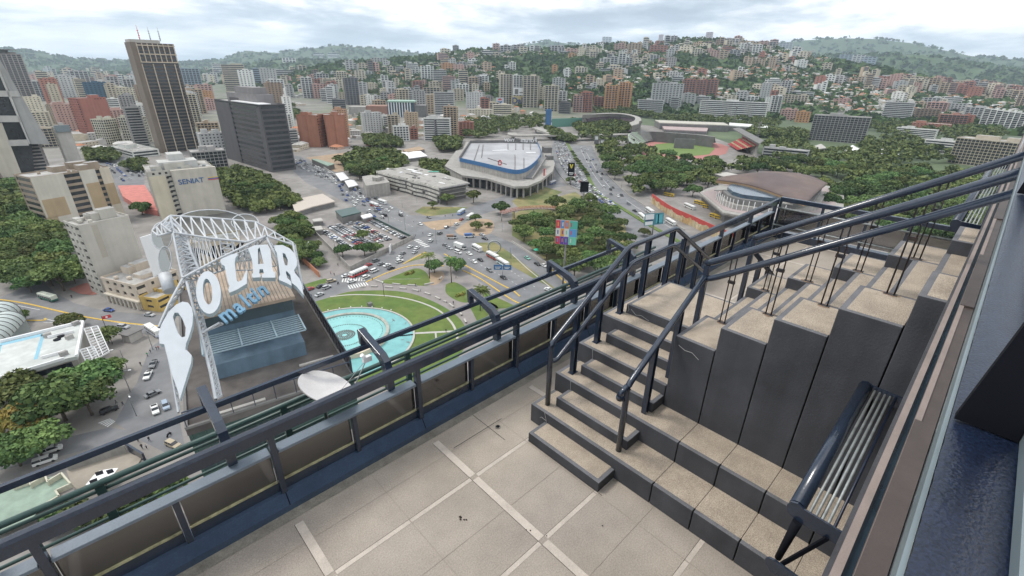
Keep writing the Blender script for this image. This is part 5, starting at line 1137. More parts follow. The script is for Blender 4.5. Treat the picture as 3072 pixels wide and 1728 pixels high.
def polar():
    zr = -36.
    # building, turned 7 degrees like its roof fence
    NR = gp(CS(1510, 1175), zr); FRr = gp(CS(1140, 560), zr); ax = (FRr-NR); ax.z = 0; ax.normalize(); rt = Vector((ax.y, -ax.x, 0)); Wd, Ld = 20.5, 47.
    a = math.atan2(-rt.y, -rt.x)+math.pi
    o = NR-rt*Wd/2+ax*0; t = thing('rooftop_letter_building', 'dark blue office building whose brown roof carries the POLAR letters', 'building', (o.x, o.y, GZ), a)
    loc = lambda p: (Matrix.Rotation(-a, 3, 'Z')@(Vector(p)-Vector((o.x, o.y, GZ))))
    X0, X1, H = -Wd/2, Wd/2, zr-GZ
    b = MB(); b.box(X0+.3, X1-.3, .3, Ld-.3, 0, H-1); b.build('window_glass', M['glassb'], t)
    bl = mat('blue_grey_panel', (.05, .075, .085), .6, .15, .5)
    b = MB()
    for k in range(15): b.box(X0, X1, 0, Ld, k*3.6-.02, k*3.6+1.5)
    b.build('spandrels', bl, t)
    b = MB()
    for i in range(15): x = X0+.1+(Wd-.2)*i/14; b.box(x-.1, x+.1, -.12, Ld+.12, 0, H-.6)
    for i in range(30): y = .1+(Ld-.2)*i/29; b.box(X0-.13, X1+.13, y-.1, y+.1, 0, H-.61)
    b.build('mullions', M['green_paint'], t)
    b = MB(); b.box(X0-.2, X1+.2, -.2, Ld+.2, H-1, H-.02); b.build('roof', mat('brown_roof_felt', (.08, .07, .066), .95, .35, .3, col2=(.12, .108, .10)), t)
    b = MB(); b.box(X1-.1, X1+.25, -.25, Ld+.25, H-.02, H+.35); b.box(X0-.25, X0+.1, -.25, Ld+.25, H-.02, H+.35); b.box(X0+.11, X1-.11, -.25, .1, H-.02, H+.3); b.build('kerb', M['wall2'], t)
    f = MB()
    for i in range(24): y = i*Ld/23; f.box(X1, X1+.12, y-.06, y+.06, H+.3, H+3.1)
    f.box(X1-.02, X1+.14, 0, Ld, H+3.02, H+3.16); f.box(X1, X1+.12, 0, Ld, H+1.6, H+1.68)
    for i in range(9): x = X0+i*Wd/8; f.box(x-.05, x+.05, -.2, -.08, H+.3, H+2.6)
    f.box(X0, X1, -.22, -.06, H+2.5, H+2.62); f.build('fence', M['navy'], t)
    g = MB(); g.box(X1+.04, X1+.07, .1, Ld, H+.35, H+3.0); g.build('fence_mesh', M['tint_glass'], t)
    # penthouse with tan roof
    fl_, fr_ = loc(gp(CS(600, 1185), zr)), loc(gp(CS(1215, 1050), zr)); y0 = (fl_.y+fr_.y)/2; x0, x1 = fl_.x, min(fr_.x, X1-2.3)
    hp = 8.0; blue = mat('faded_blue_wall', (.12, .18, .235), .85, .2, .3, streak=.2)
    y1 = y0+4.5
    b = MB(); b.box(x0, x1, y1, Ld-14, H, H+hp); b.build('penthouse_wall', blue, t); b = MB(); b.box(x0-.4, x1+.4, y1-.5, Ld-13.6, H+hp, H+hp+.5); b.build('penthouse_roof', mat('tan_roof_tiles', (.40, .31, .235), .9, .25, .5, col2=(.33, .27, .21)), t)
    tl = MB(); 
    for i in range(24):
        x = x0+(x1-x0)*(i+.5)/24; tl.box(x-.04, x+.04, y1-.4, Ld-13.7, H+hp+.5, H+hp+.56)
    tl.build('roof_seams', M['wall2'], t)
    b = MB(); b.box(x0+.1, x1-.1, y1-.15, y1-.02, H+hp-1.9, H+hp-.02); b.build('dark_fascia', bl, t)
    b = MB(); b.box(x0, x1, y0, y1-.02, H, H+2.4); b.build('lower_room', blue, t)
    pg = MB(); zp = H+5.2; pm = mat('pale_blue_steel', (.30, .40, .45), .5, .1)
    xa, xb = x0-.6, x1+.3; ya, yb = y0-1.6, y1-.6
    for i in range(9): y = ya+(yb-ya)*i/8; pg.bar((xa, y, zp), (xb, y, zp), .14, .16)
    for x in (xa, xa+(xb-xa)*.36, xa+(xb-xa)*.70, xb): pg.bar((x, ya, zp+.1), (x, yb, zp+.1), .2, .2)
    for x in (xa, xb): pg.bar((x, ya, H), (x, ya, zp), .2, .2)
    pg.build('pergola', pm, t)
    b = MB(); b.box(X0+3, X0+9, .5, 1.0, H, H+.3); b.box(X1-6, X1-1, y0-3, y0-2.6, H, H+.25); b.build('pale_ledge', M['kerb'], t)
    # ---- letters: traced faces in one leaning plane, 1.1 m thick
    Lt = thing('rooftop_letters', 'giant white POLAR letters leaning on a steel truss above the brown roof', 'sign', gp(CS(600, 900), -30)); Lt.location = (0, 0, 0)
    Pn = gp(CS(360, 1330), -29.5); az = math.atan2(-Pn.y-20, -Pn.x-10)
    nrm = Vector((math.cos(az)*math.cos(R(52)), math.sin(az)*math.cos(R(52)), math.sin(R(52))))
    on = lambda p, back=0.: onplane(CS(*p), Pn-nrm*back, nrm)
    wf = mat("white_letter_tiles", (.50, .53, .56), .55, .05, .8, bump=.5, bs=6); ws = mat("bluish_letter_side", (.42, .50, .53), .6, .1)
    def letter(nm, outer, hole=None):
        def scl(P, k): cx, cy = sum(p[0] for p in P)/len(P), sum(p[1] for p in P)/len(P); return [(cx+(p[0]-cx)*k, cy+(p[1]-cy)*(k if k > 1 else .985)) for p in P]
        outer = scl(outer, .94); hole = scl(hole, 1.18) if hole else None
        o_ = [on(p) for p in outer]; th = -nrm*1.0; b = MB()
        if hole:
            ar = lambda P: sum(P[i-1][0]*P[i][1]-P[i][0]*P[i-1][1] for i in range(len(P)))
            if ar(outer)*ar(hole) > 0: hole = hole[::-1]
            h_ = [on(p) for p in hole]; k = len(o_); m = len(h_)
            # bridge the hole: split polygon
            best = min(((o_[i]-h_[j]).length, i, j) for i in range(k) for j in range(m)); i, j = best[1:]
            poly = o_[i:]+o_[:i]+[o_[i]]+[h_[j]]+h_[j+1:]+h_[:j]+[h_[j]]
            b.slab(poly, th, 0, 1)
        else: b.slab(o_, th, 0, 1)
        me = b.mesh(nm, [wf, ws]); ob = bpy.data.objects.new('letter_'+nm.lower(), me); COL.objects.link(ob); ob.parent = Lt
        bm = bmesh_fix(me)
    import bmesh
    def bmesh_fix(me):
        bm = bmesh.new(); bm.from_mesh(me); bmesh.ops.triangulate(bm, faces=[f for f in bm.faces if len(f.verts) > 4], ngon_method='EAR_CLIP'); bm.normal_update(); bmesh.ops.recalc_face_normals(bm, faces=bm.faces[:]); bm.to_mesh(me); bm.free()
    def arc(cx, cy, rx, ry, a0, a1, n=14, rot=0): 
        r_ = R(rot); return [(cx+rx*math.cos(R(a0+(a1-a0)*i/n))*math.cos(r_)-ry*math.sin(R(a0+(a1-a0)*i/n))*math.sin(r_), cy+rx*math.cos(R(a0+(a1-a0)*i/n))*math.sin(r_)+ry*math.sin(R(a0+(a1-a0)*i/n))*math.cos(r_)) for i in range(n+1)]
    letter('P', [(205, 895), (225, 830), (275, 745), (330, 695), (375, 675), (415, 682), (440, 715), (450, 765), (445, 830), (425, 900), (400, 960), (395, 1000), (412, 1010), (440, 1040), (436, 1090), (355, 1340), (345, 1290), (300, 1170), (280, 1090), (255, 1010), (245, 965), (212, 960)], [(315, 790), (325, 765), (345, 765), (370, 800), (388, 850), (385, 900), (365, 905), (345, 880), (330, 840)])
    letter('O', arc(547, 618, 88, 145, 0, 345, 26, -4), arc(541, 612, 26, 74, 350, 5, 20, -6))
    letter('L', [(618, 405), (640, 385), (700, 362), (740, 350), (742, 368), (728, 385), (722, 420), (738, 540), (748, 548), (775, 535), (790, 500), (806, 465), (812, 480), (808, 560), (740, 600), (685, 622), (676, 600), (685, 575), (672, 545), (650, 440), (632, 430)])
    letter('A', [(805, 320), (850, 300), (945, 295), (965, 330), (978, 450), (985, 478), (1000, 482), (1000, 520), (905, 520), (905, 500), (918, 488), (912, 462), (888, 462), (885, 488), (896, 500), (895, 518), (838, 520), (832, 500), (842, 485), (835, 400), (818, 350)], [(879, 335), (889, 325), (912, 418), (880, 420)])
    letter('R', [(980, 300), (1040, 298), (1090, 320), (1125, 355), (1143, 405), (1140, 440), (1120, 470), (1130, 490), (1160, 525), (1175, 560), (1190, 640), (1165, 610), (1140, 580), (1105, 555), (1095, 500), (1070, 475), (1062, 480), (1072, 520), (1100, 545), (1105, 575), (1065, 555), (1015, 535), (1012, 515), (1022, 500), (1010, 420), (998, 350), (985, 330)], [(1045, 360), (1060, 365), (1075, 400), (1072, 432), (1058, 430), (1050, 400)])
    # blue script word below, one slab per letter
    s = thing('blue_script_sign', 'light blue maltin lettering hanging below the white letters', 'sign', gp(CS(780, 700), -33)); s.location = (0, 0, 0)
    bm_ = mat('light_blue_sign', (.22, .42, .60), .5, .1)
    c0, c1 = on((640, 790), 4), on((925, 590), 4); xa_ = (c1-c0).normalized(); za_ = nrm; ya_ = za_.cross(xa_)
    for i, ch in enumerate('maltin'):
        f = (.10, .35, .53, .66, .77, .93)[i]; c = c0.lerp(c1, f); mtx = Matrix((xa_, ya_, za_)).transposed().to_4x4(); mtx.translation = c
        mtx = mtx@Matrix.Rotation(R((2, 2, 0, -2, -4, -5)[i]), 4, 'Z')@Matrix.Shear('XZ' if False else 'XY', 4, (0, 0))
        LL = (c1-c0).length; q = txt(ch, LL*.44, bm_, s, (0, 0, 0), (0, 0, 0), .3, name='letter', bold=LL*.011); q.matrix_world = mtx@Matrix(((.8, .22, 0, 0), (0, 1, 0, 0), (0, 0, 1, 0), (0, 0, 0, 1)))
    # truss
    T = thing('sign_truss', 'white steel lattice truss holding the rooftop letters', 'truss', gp(CS(500, 500), -30)); T.location = (0, 0, 0)
    def lattice(pa, pb, n, back0, back1, r=.16, w=None):
        A = [on(p, back0) for p in pa]; B = [on(p, back1) for p in pb]; b = MB()
        def along(L, f):
            f *= len(L)-1; i = min(int(f), len(L)-2); return L[i].lerp(L[i+1], f-i)
        for L in (A, B):
            for i in range(len(L)-1): b.tube([L[i], L[i+1]], r, 6, caps=False)
        for i in range(n):
            p, q, u = along(A, i/n), along(B, i/n), along(A, (i+1)/n); b.tube([p, q], r*.7, 5, caps=False); b.tube([q, u], r*.7, 5, caps=False)
        b.tube([along(A, 1), along(B, 1)], r, 5, caps=False); return b.build('lattice', M['truss'], T)
    lattice([(170, 205), (290, 105), (560, 120), (860, 145), (1110, 285)], [(210, 240), (300, 215), (560, 255), (800, 280), (935, 240), (1110, 300)], 16, 5, 3.5)
    lattice([(290, 105), (330, 300), (375, 520)], [(395, 215), (430, 350), (490, 480)], 9, 4, 4, .2); lattice([(310, 220), (345, 400), (385, 560)], [(395, 215), (420, 360), (440, 470)], 12, 2, 6, .13)
    lattice([(375, 525), (280, 700), (215, 850)], [(395, 560), (330, 660), (250, 800)], 6, 1.6, 3.5); lattice([(375, 520), (600, 400), (930, 240)], [(440, 540), (640, 470), (935, 255)], 12, 1.7, 4)
    lattice([(400, 545), (470, 800), (560, 1150), (595, 1330)], [(440, 540), (510, 800), (590, 1130), (630, 1310)], 16, 1.8, 3.5, .2); lattice([(935, 250), (1010, 400), (1020, 540)], [(965, 290), (1040, 400), (1110, 560)], 7, 1.8, 4); lattice([(1110, 285), (1140, 430), (1180, 600)], [(1125, 300), (1150, 440), (1170, 560)], 7, 1.7, 3)
    lattice([(265, 980), (300, 1150), (345, 1420)], [(280, 1010), (320, 1200), (352, 1400)], 9, 1.7, 3.2, .12); lattice([(500, 890), (620, 820)], [(520, 880), (640, 830)], 3, 2, 3)
    lattice([(640, 400), (800, 330), (930, 300)], [(660, 470), (820, 470), (1000, 440)], 10, 1.8, 3, .1); lattice([(290, 105), (310, 220)], [(240, 170), (300, 215)], 3, 4, 3)
    lattice([(430, 230), (560, 262), (800, 285)], [(470, 470), (620, 420), (830, 400)], 11, 5, 4, .11); lattice([(620, 260), (640, 400)], [(700, 265), (720, 380)], 4, 4.5, 4, .11)
    b = MB()
    for p, q, r in (((255, 500), (290, 610), .8), ((400, 300), (490, 480), .5)): b.tube([on(p, 6), on(q, 6)], r, 12)
    b.build('support_pipe', M['truss'], T)
    # wire mesh discs behind
    wm = glassy('wire_mesh', (.80, .82, .82), .8, .7, 1.04)
    for cx, cy, rx, ry in ((235, 240, 70, 90), (560, 170, 250, 105), (790, 150, 90, 55), (255, 400, 45, 90)):
        q = [on(p, 7) for p in arc(cx, cy, rx, ry, 0, 345, 22)]; b = MB(); b.slab(q, nrm*.05, 0); b.build('wire_mesh', wm, T)
        b = MB(); [b.tube([q[i], q[(i+1) % len(q)]], .09, 5, caps=False) for i in range(len(q))]; b.build('mesh_hoop', M['truss'], T)
    # white hoarding and the lettered wall beyond
    t = thing('blank_hoarding', 'tall blank white hoarding behind the left end of the truss', 'billboard', gp(T5(1160, 640), -75)); t.location = (0, 0, 0)
    c = gp(T5(1160, 655), -80); n2 = Vector((-c.x, -c.y, 0)).normalized(); b = MB(); b.slab([onplane(T5(*p), c, n2) for p in ((1055, 345), (1200, 300), (1300, 575), (1160, 645))], -n2*.6); b.build('panel', M['white_paint'], t)
    b = MB(); b.tube([onplane(T5(1225, 600), c-n2, n2), onplane(T5(1275, 760), c-n2, n2)], .7, 10); b.build('post', M['truss'], t)
    L_, R_ = gp(CS(480, 480)), gp(CS(800, 430)); hh = height_at(L_.x, L_.y, CS(440, 300))-GZ
    def exn(t, w, dep, h, mats):
        faceplate(t, 'wall_face', w, dep, 0, 1, 0, h+1.2, M['wall'], -.02, .4, (.50, .42, .30)); txt('NIX', h*.62, 'black', t, (w*.05, -dep/2-.5, h*.62), (math.pi/2, 0, 0), .05, 1.5, name='painted_letters', bold=.3)
    tower2('beige low wall building with big black letters behind the truss', 'low_building', CS(480, 480), CS(800, 430), CS(440, 300), 12, 'small', (.5, .42, .3), bits=0, extra=exn)
polar()

def lowerleft():
    t = thing('school_building', 'low white roofed building with blue roof stripes and white louvre screens', 'building', gp(CL(800, 850))); t.location = (0, 0, 0); zr = -79.5
    def pr(name, pts, z0, z1, m): b = MB(); b.prism([gp(CL(*p), z1) for p in pts], z0, z1); return b.build(name, m, t)
    rf = [(-400, 560), (0, 455), (500, 345), (905, 240), (880, 400), (835, 610), (700, 640), (450, 720), (0, 850), (-400, 960)]
    pr('roof', rf, zr-1.2, zr, mat('white_roof_paint', (.50, .52, .50), .85, .15, .3, col2=(.43, .45, .43)))
    B0 = [gp(CL(*p), zr) for p in rf]; c = sum(B0, Vector())/len(B0); b = MB(); b.prism([c+(p-c)*.975 for p in B0], GZ, zr-1.2); b.build('wall', mat('school_wall', (.30, .28, .25), .85, .15), t)
    for pts in ([(0, 470), (470, 360), (490, 385), (0, 500)], [(450, 370), (492, 360), (410, 640), (365, 650)], [(-20, 500), (20, 490), (0, 580), (-40, 580)]): b = MB(); b.sheet([gp(CL(*p), zr+.01) for p in pts], zr+.012); b.build('blue_roof_stripe', mat('blue_roof_stripe', (.22, .42, .52), .8, .15), t)
    for a, q, w in (((0, 455), (905, 238), .8), ((0, 850), (700, 640), .6), ((905, 240), (835, 612), .8), ((520, 410), (800, 345), .4), ((450, 630), (720, 560), .5)): b = MB(); b.bar(gp(CL(*a), zr+.3)+Vector((0, 0, .2)), gp(CL(*q), zr+.3)+Vector((0, 0, .2)), w*.8, .9); b.build('parapet', M['white_paint'], t)
    for x, y in ((665, 398), (622, 434)): g = gp(CL(x, y), zr); b = MB(); b.tube([g, g+Vector((0, 0, .35))], 1.0, 16, smooth=False); b.build('roof_vent', M['black'], t)
    for x, y in ((520, 400), (760, 420), (700, 600), (830, 270)): g = gp(CL(x, y), zr); b = MB(); b.cbox(g, 2, 1.2, 1.4, .4); b.build('roof_box', M['roofm'], t)
    for k in range(2):
        A, B = gp(CL(200, 920+100*k), zr-5-0*k), gp(CL(730, 780+110*k), zr-5)
    fa, fb = gp(CL(0, 850), zr), gp(CL(700, 640), zr); d = (fb-fa).normalized(); nn = Vector((d.y, -d.x, 0))
    for k in range(3):
        z = GZ+1+k*3.1
        for i in range(16): p = fa+d*(i*((fb-fa).length/16)+.4)+nn*.05; b = MB(); b.slab([p+Vector((0, 0, z-zr)), p+d*1.7+Vector((0, 0, z-zr)), p+d*1.7+Vector((0, 0, z-zr+1.7)), p+Vector((0, 0, z-zr+1.7))], nn*.12); b.build('window', M['glassb'], t)
    for (tl, tr, bl_, br) in (((915, 315), (1062, 283), (1050, 640), (1190, 560)), ((868, 545), (1020, 503), (1020, 830), (1158, 770))):
        A, B, C_, D_ = gp(CL(*tl), zr), gp(CL(*tr), zr), gp(CL(*bl_), zr-6.5), gp(CL(*br), zr-6.5)
        for i in range(12):
            f = i/11; b = MB(); b.bar(A.lerp(C_, f), B.lerp(D_, f), .22, .5); b.build('louvre', M['white_paint'], t)
        for u, v in ((A, C_), (B, D_), (A.lerp(B, .5), C_.lerp(D_, .5))): b = MB(); b.bar(u, v, .3, .5); b.build('louvre_frame', M['white_paint'], t)
    # silver barrel roof at the edge
    t = thing('barrel_roof_hall', 'silver ribbed barrel roofs at the left edge of the picture', 'building', gp(CL(60, 420))); t.location = (0, 0, 0)
    for (a, q) in (((60, 130), (-250, 420)), ((110, 240), (-200, 560))):
        A, B = gp(CL(*a), -84), gp(CL(*q), -84); d = (B-A).normalized(); s = Vector((-d.y, d.x, 0)); n = 12; L = (B-A).length
        b = MB(); vs = []
        for i in range(9):
            for j in range(n+1): w = math.pi*j/n; p = A+d*(L*i/8)+s*4.6*math.cos(w)+Vector((0, 0, 4.6*math.sin(w))); vs.append(p)
        b.add(vs, [(i*(n+1)+j, i*(n+1)+j+1, (i+1)*(n+1)+j+1, (i+1)*(n+1)+j) for i in range(8) for j in range(n)], 0, True); b.add([vs[j] for j in range(n+1)]+[A-Vector((0, 0, 6))+s*4.6, A-Vector((0, 0, 6))-s*4.6], [tuple(list(range(n, -1, -1))+[n+1, n+2])], 0); b.build('barrel_roof', mat('silver_roof', (.50, .55, .53), .45, .1, .4, metal=.3), t)
        for i in range(9):
            b = MB(); b.tube([A+d*(L*i/8)+s*4.7*math.cos(math.pi*j/n)+Vector((0, 0, 4.7*math.sin(math.pi*j/n))) for j in range(n+1)], .14, 5, caps=False); b.build('roof_rib', M['wall2'], t)
    # pale green sunken court with stepped edge
    p8 = crop(0, 1278, 3.22); zc = GZ+4
    o = MB(); o.sheet([gp(p8(*p), zc) for p in ((-400, 700), (130, 600), (290, 545), (440, 500), (600, 470), (680, 575), (545, 640), (580, 690), (440, 760), (300, 900), (-200, 1150))], zc); struct(recentre(o.build('green_court', mat('pale_green_court', (.24, .31, .25), .9, .2, .3))))
    t = thing('court_wall', 'cream stepped parapet around the pale green court at the lower left', 'wall', gp(p8(440, 500), zc)); t.location = (0, 0, 0)
    for a, q in (((130, 600), (290, 545)), ((290, 520), (305, 585)), ((305, 575), (440, 500)), ((440, 485), (470, 560)), ((470, 550), (600, 470)), ((600, 470), (690, 575)), ((690, 575), (545, 640)), ((545, 640), (580, 695)), ((580, 690), (440, 775))): b = MB(); b.bar(gp(p8(*a), zc+.6), gp(p8(*q), zc+.6), .35, 1.5); b.build('wall_run', mat('cream_parapet', (.50, .48, .38), .9, .15), t)
    o = MB(); o.sheet([gp(p8(*p), zc+.01) for p in ((545, 640), (690, 575), (735, 660), (590, 720))], zc+.012); struct(recentre(o.build('grey_court', M['pave2'])))
    o = MB(); o.sheet([gp(p8(*p), GZ+.3) for p in ((640, 430), (770, 400), (1200, 240), (1370, 310), (1300, 420), (1000, 560), (780, 650), (690, 560))], GZ+.3); struct(recentre(o.build('courtyard', mat('beige_courtyard', (.30, .265, .22), .9, .12, .3))))
    t = thing('yard_wall', 'worn grey boundary wall of the checkerboard yard', 'wall', gp(p8(900, 330))); t.location = (0, 0, 0); b = MB(); b.bar(gp(p8(650, 400), GZ+1.3), gp(p8(1215, 220), GZ+1.3), .4, 2.6); b.build('wall', M['concrete'], t)
    b = MB(); b.bar(gp(p8(1225, 200), GZ+1.3), gp(p8(1390, 300), GZ+1.3), .5, 2.6); b.build('dark_gate', M['navy'], t)
    t = thing('checkered_canopy', 'black and white checkered lens shaped canopy in the beige yard', 'canopy', gp(p8(980, 500))); t.location = (0, 0, 0); z = GZ+2.6
    q = [gp(p8(*p), z) for p in ((825, 570), (900, 480), (960, 430), (1080, 410), (1140, 405), (1080, 490), (1040, 525), (960, 560))]; b = MB(); b.prism(q, z-.12, z); b.build('white_panel', M['white_paint'], t)
    for c in ([(915, 450), (990, 425), (1003, 460), (930, 485)], [(1020, 430), (1085, 412), (1105, 445), (1042, 468)], [(858, 530), (935, 500), (945, 535), (872, 560)], [(962, 515), (1035, 485), (1055, 515), (985, 545)]): b = MB(); b.sheet([gp(p8(*p), z+.01) for p in c], z+.012); b.build('black_square', M['black'], t)
    for p in ((880, 540), (1090, 440), (960, 450), (1010, 530)): g = gp(p8(*p), z); b = MB(); b.tube([(g.x, g.y, GZ+.3), (g.x, g.y, z-.1)], .08, 6); b.build('post', M['black'], t)
    # red courtyard with memorial
    b = MB(); b.sheet([gp(T5(*p)) for p in ((520, 735), (640, 690), (700, 690), (760, 720), (770, 760), (700, 780), (600, 770))], GZ+.2); struct(recentre(b.build('red_courtyard', mat('red_paving', (.36, .15, .12), .9, .15))))
    b = MB(); b.prism([gp(T1(*p), -86) for p in ((890, 1400), (1090, 1395), (1160, 1500), (1190, 1590), (1050, 1560), (925, 1480))], GZ, -86); o = b.build('red_roof_market', mat('red_market_roof', (.48, .17, .14), .85, .2, .3)); tag(recentre(o), 'low market hall with a faded red roof between the cream block and the government block', 'building')
lowerleft()
# ================================================================ the city: surveyed blocks, then scattered ones
PAL = {'beige': (.50, .44, .34), 'cream': (.58, .53, .42), 'white': (.66, .66, .63), 'grey': (.33, .32, .31), 'light grey': (.46, .46, .45), 'dark grey': (.17, .165, .17), 'tan': (.44, .34, .24), 'brick red': (.36, .155, .11), 'pink': (.47, .30, .26), 'brown': (.26, .19, .14), 'orange': (.50, .27, .13), 'blue grey': (.25, .31, .37)}
STY = {'band': 'banded', 'grid': 'gridded', 'rib': 'ribbed', 'balc': 'balconied', 'slab': 'striped', 'small': 'plain', 'deep': 'lattice'}
LAND = [(110, 'beside the giant frame tower'), (200, 'left of the terracotta red block'), (320, 'around the terracotta red block'), (430, 'left of the tallest dark tower'), (540, 'just right of the tallest dark tower'), (640, 'above the dark grey office'), (740, 'right of the dark grey office'), (830, 'above the twin brick slabs'), (930, 'right of the twin brick slabs'), (1040, 'above the tree belt left of the arena'), (1150, 'left above the arena'), (1250, 'left of the yellow billboard'), (1345, 'around the yellow billboard'), (1440, 'right of the yellow billboard'), (1540, 'left of the two tall orange towers'), (1620, 'around the two tall orange towers'), (1710, 'left of the red pink slabs'), (1810, 'around the red pink slabs'), (1930, 'above the long white striped block'), (2040, 'right of the long white striped block'), (2170, 'around the grey grid block'), (2290, 'right of the grey grid block'), (2400, 'above the white campus roofs'), (2480, 'left of the white ribbed block'), (3000, 'around the white ribbed block')]
def where(px, g):
    s = next(t for l, t in LAND if px < l); return s, (', on ridge' if g.z > 60 else ', on hillside' if g.z > -45 else ', on slope' if g.z > -80 else '')
def sizew(h, w=25): return ('slim ' if w < 18 else 'broad ' if w > 34 else '')+('low' if h < 14 else 'medium' if h < 32 else 'tall' if h < 60 else 'towering')
def blabel(h, w, col, sty, s, alt): return '%s %s %s block %s%s' % (sizew(h, w), col, STY[sty], s, alt)
TILES = {1: T1, 2: T2, 3: T3, 4: T4}
PL = []          # placed footprints (x, y, r)
def cityblock(tile, x0, x1, yt, yb, sty, col, rot=0, dep=None, label=None, name='apartment_block', parts=False, glass='glassb', **k):
    bx, by = TILES[tile]((x0+x1)/2, yb); top = TILES[tile](0, yt)[1]; g = gt((bx, by)); w = (x1-x0)/3*pxm(g.x, g.y, g.z)
    dep = dep or max(10, min(24, w*.55)); s, alt = where(bx, g); h = height_at(g.x, g.y, (bx, top))-g.z
    lb = label or blabel(h, w, col, sty, s, alt); c = PAL[col]; j = random.uniform(.9, 1.1)
    r = tower(lb, name, (bx, by), top, (x1-x0)/3*math.cos(R(rot*.7)), dep, rot, sty, (c[0]*j, c[1]*j, c[2]*j), group=None if label else lb, parts=parts, fh=3.1, cell=3.6, bits=2, glass=glass, **k)
    PL.append((g.x, g.y, w*.6)); return r
B2 = [  # tile 2
 (745, 0, 0)]
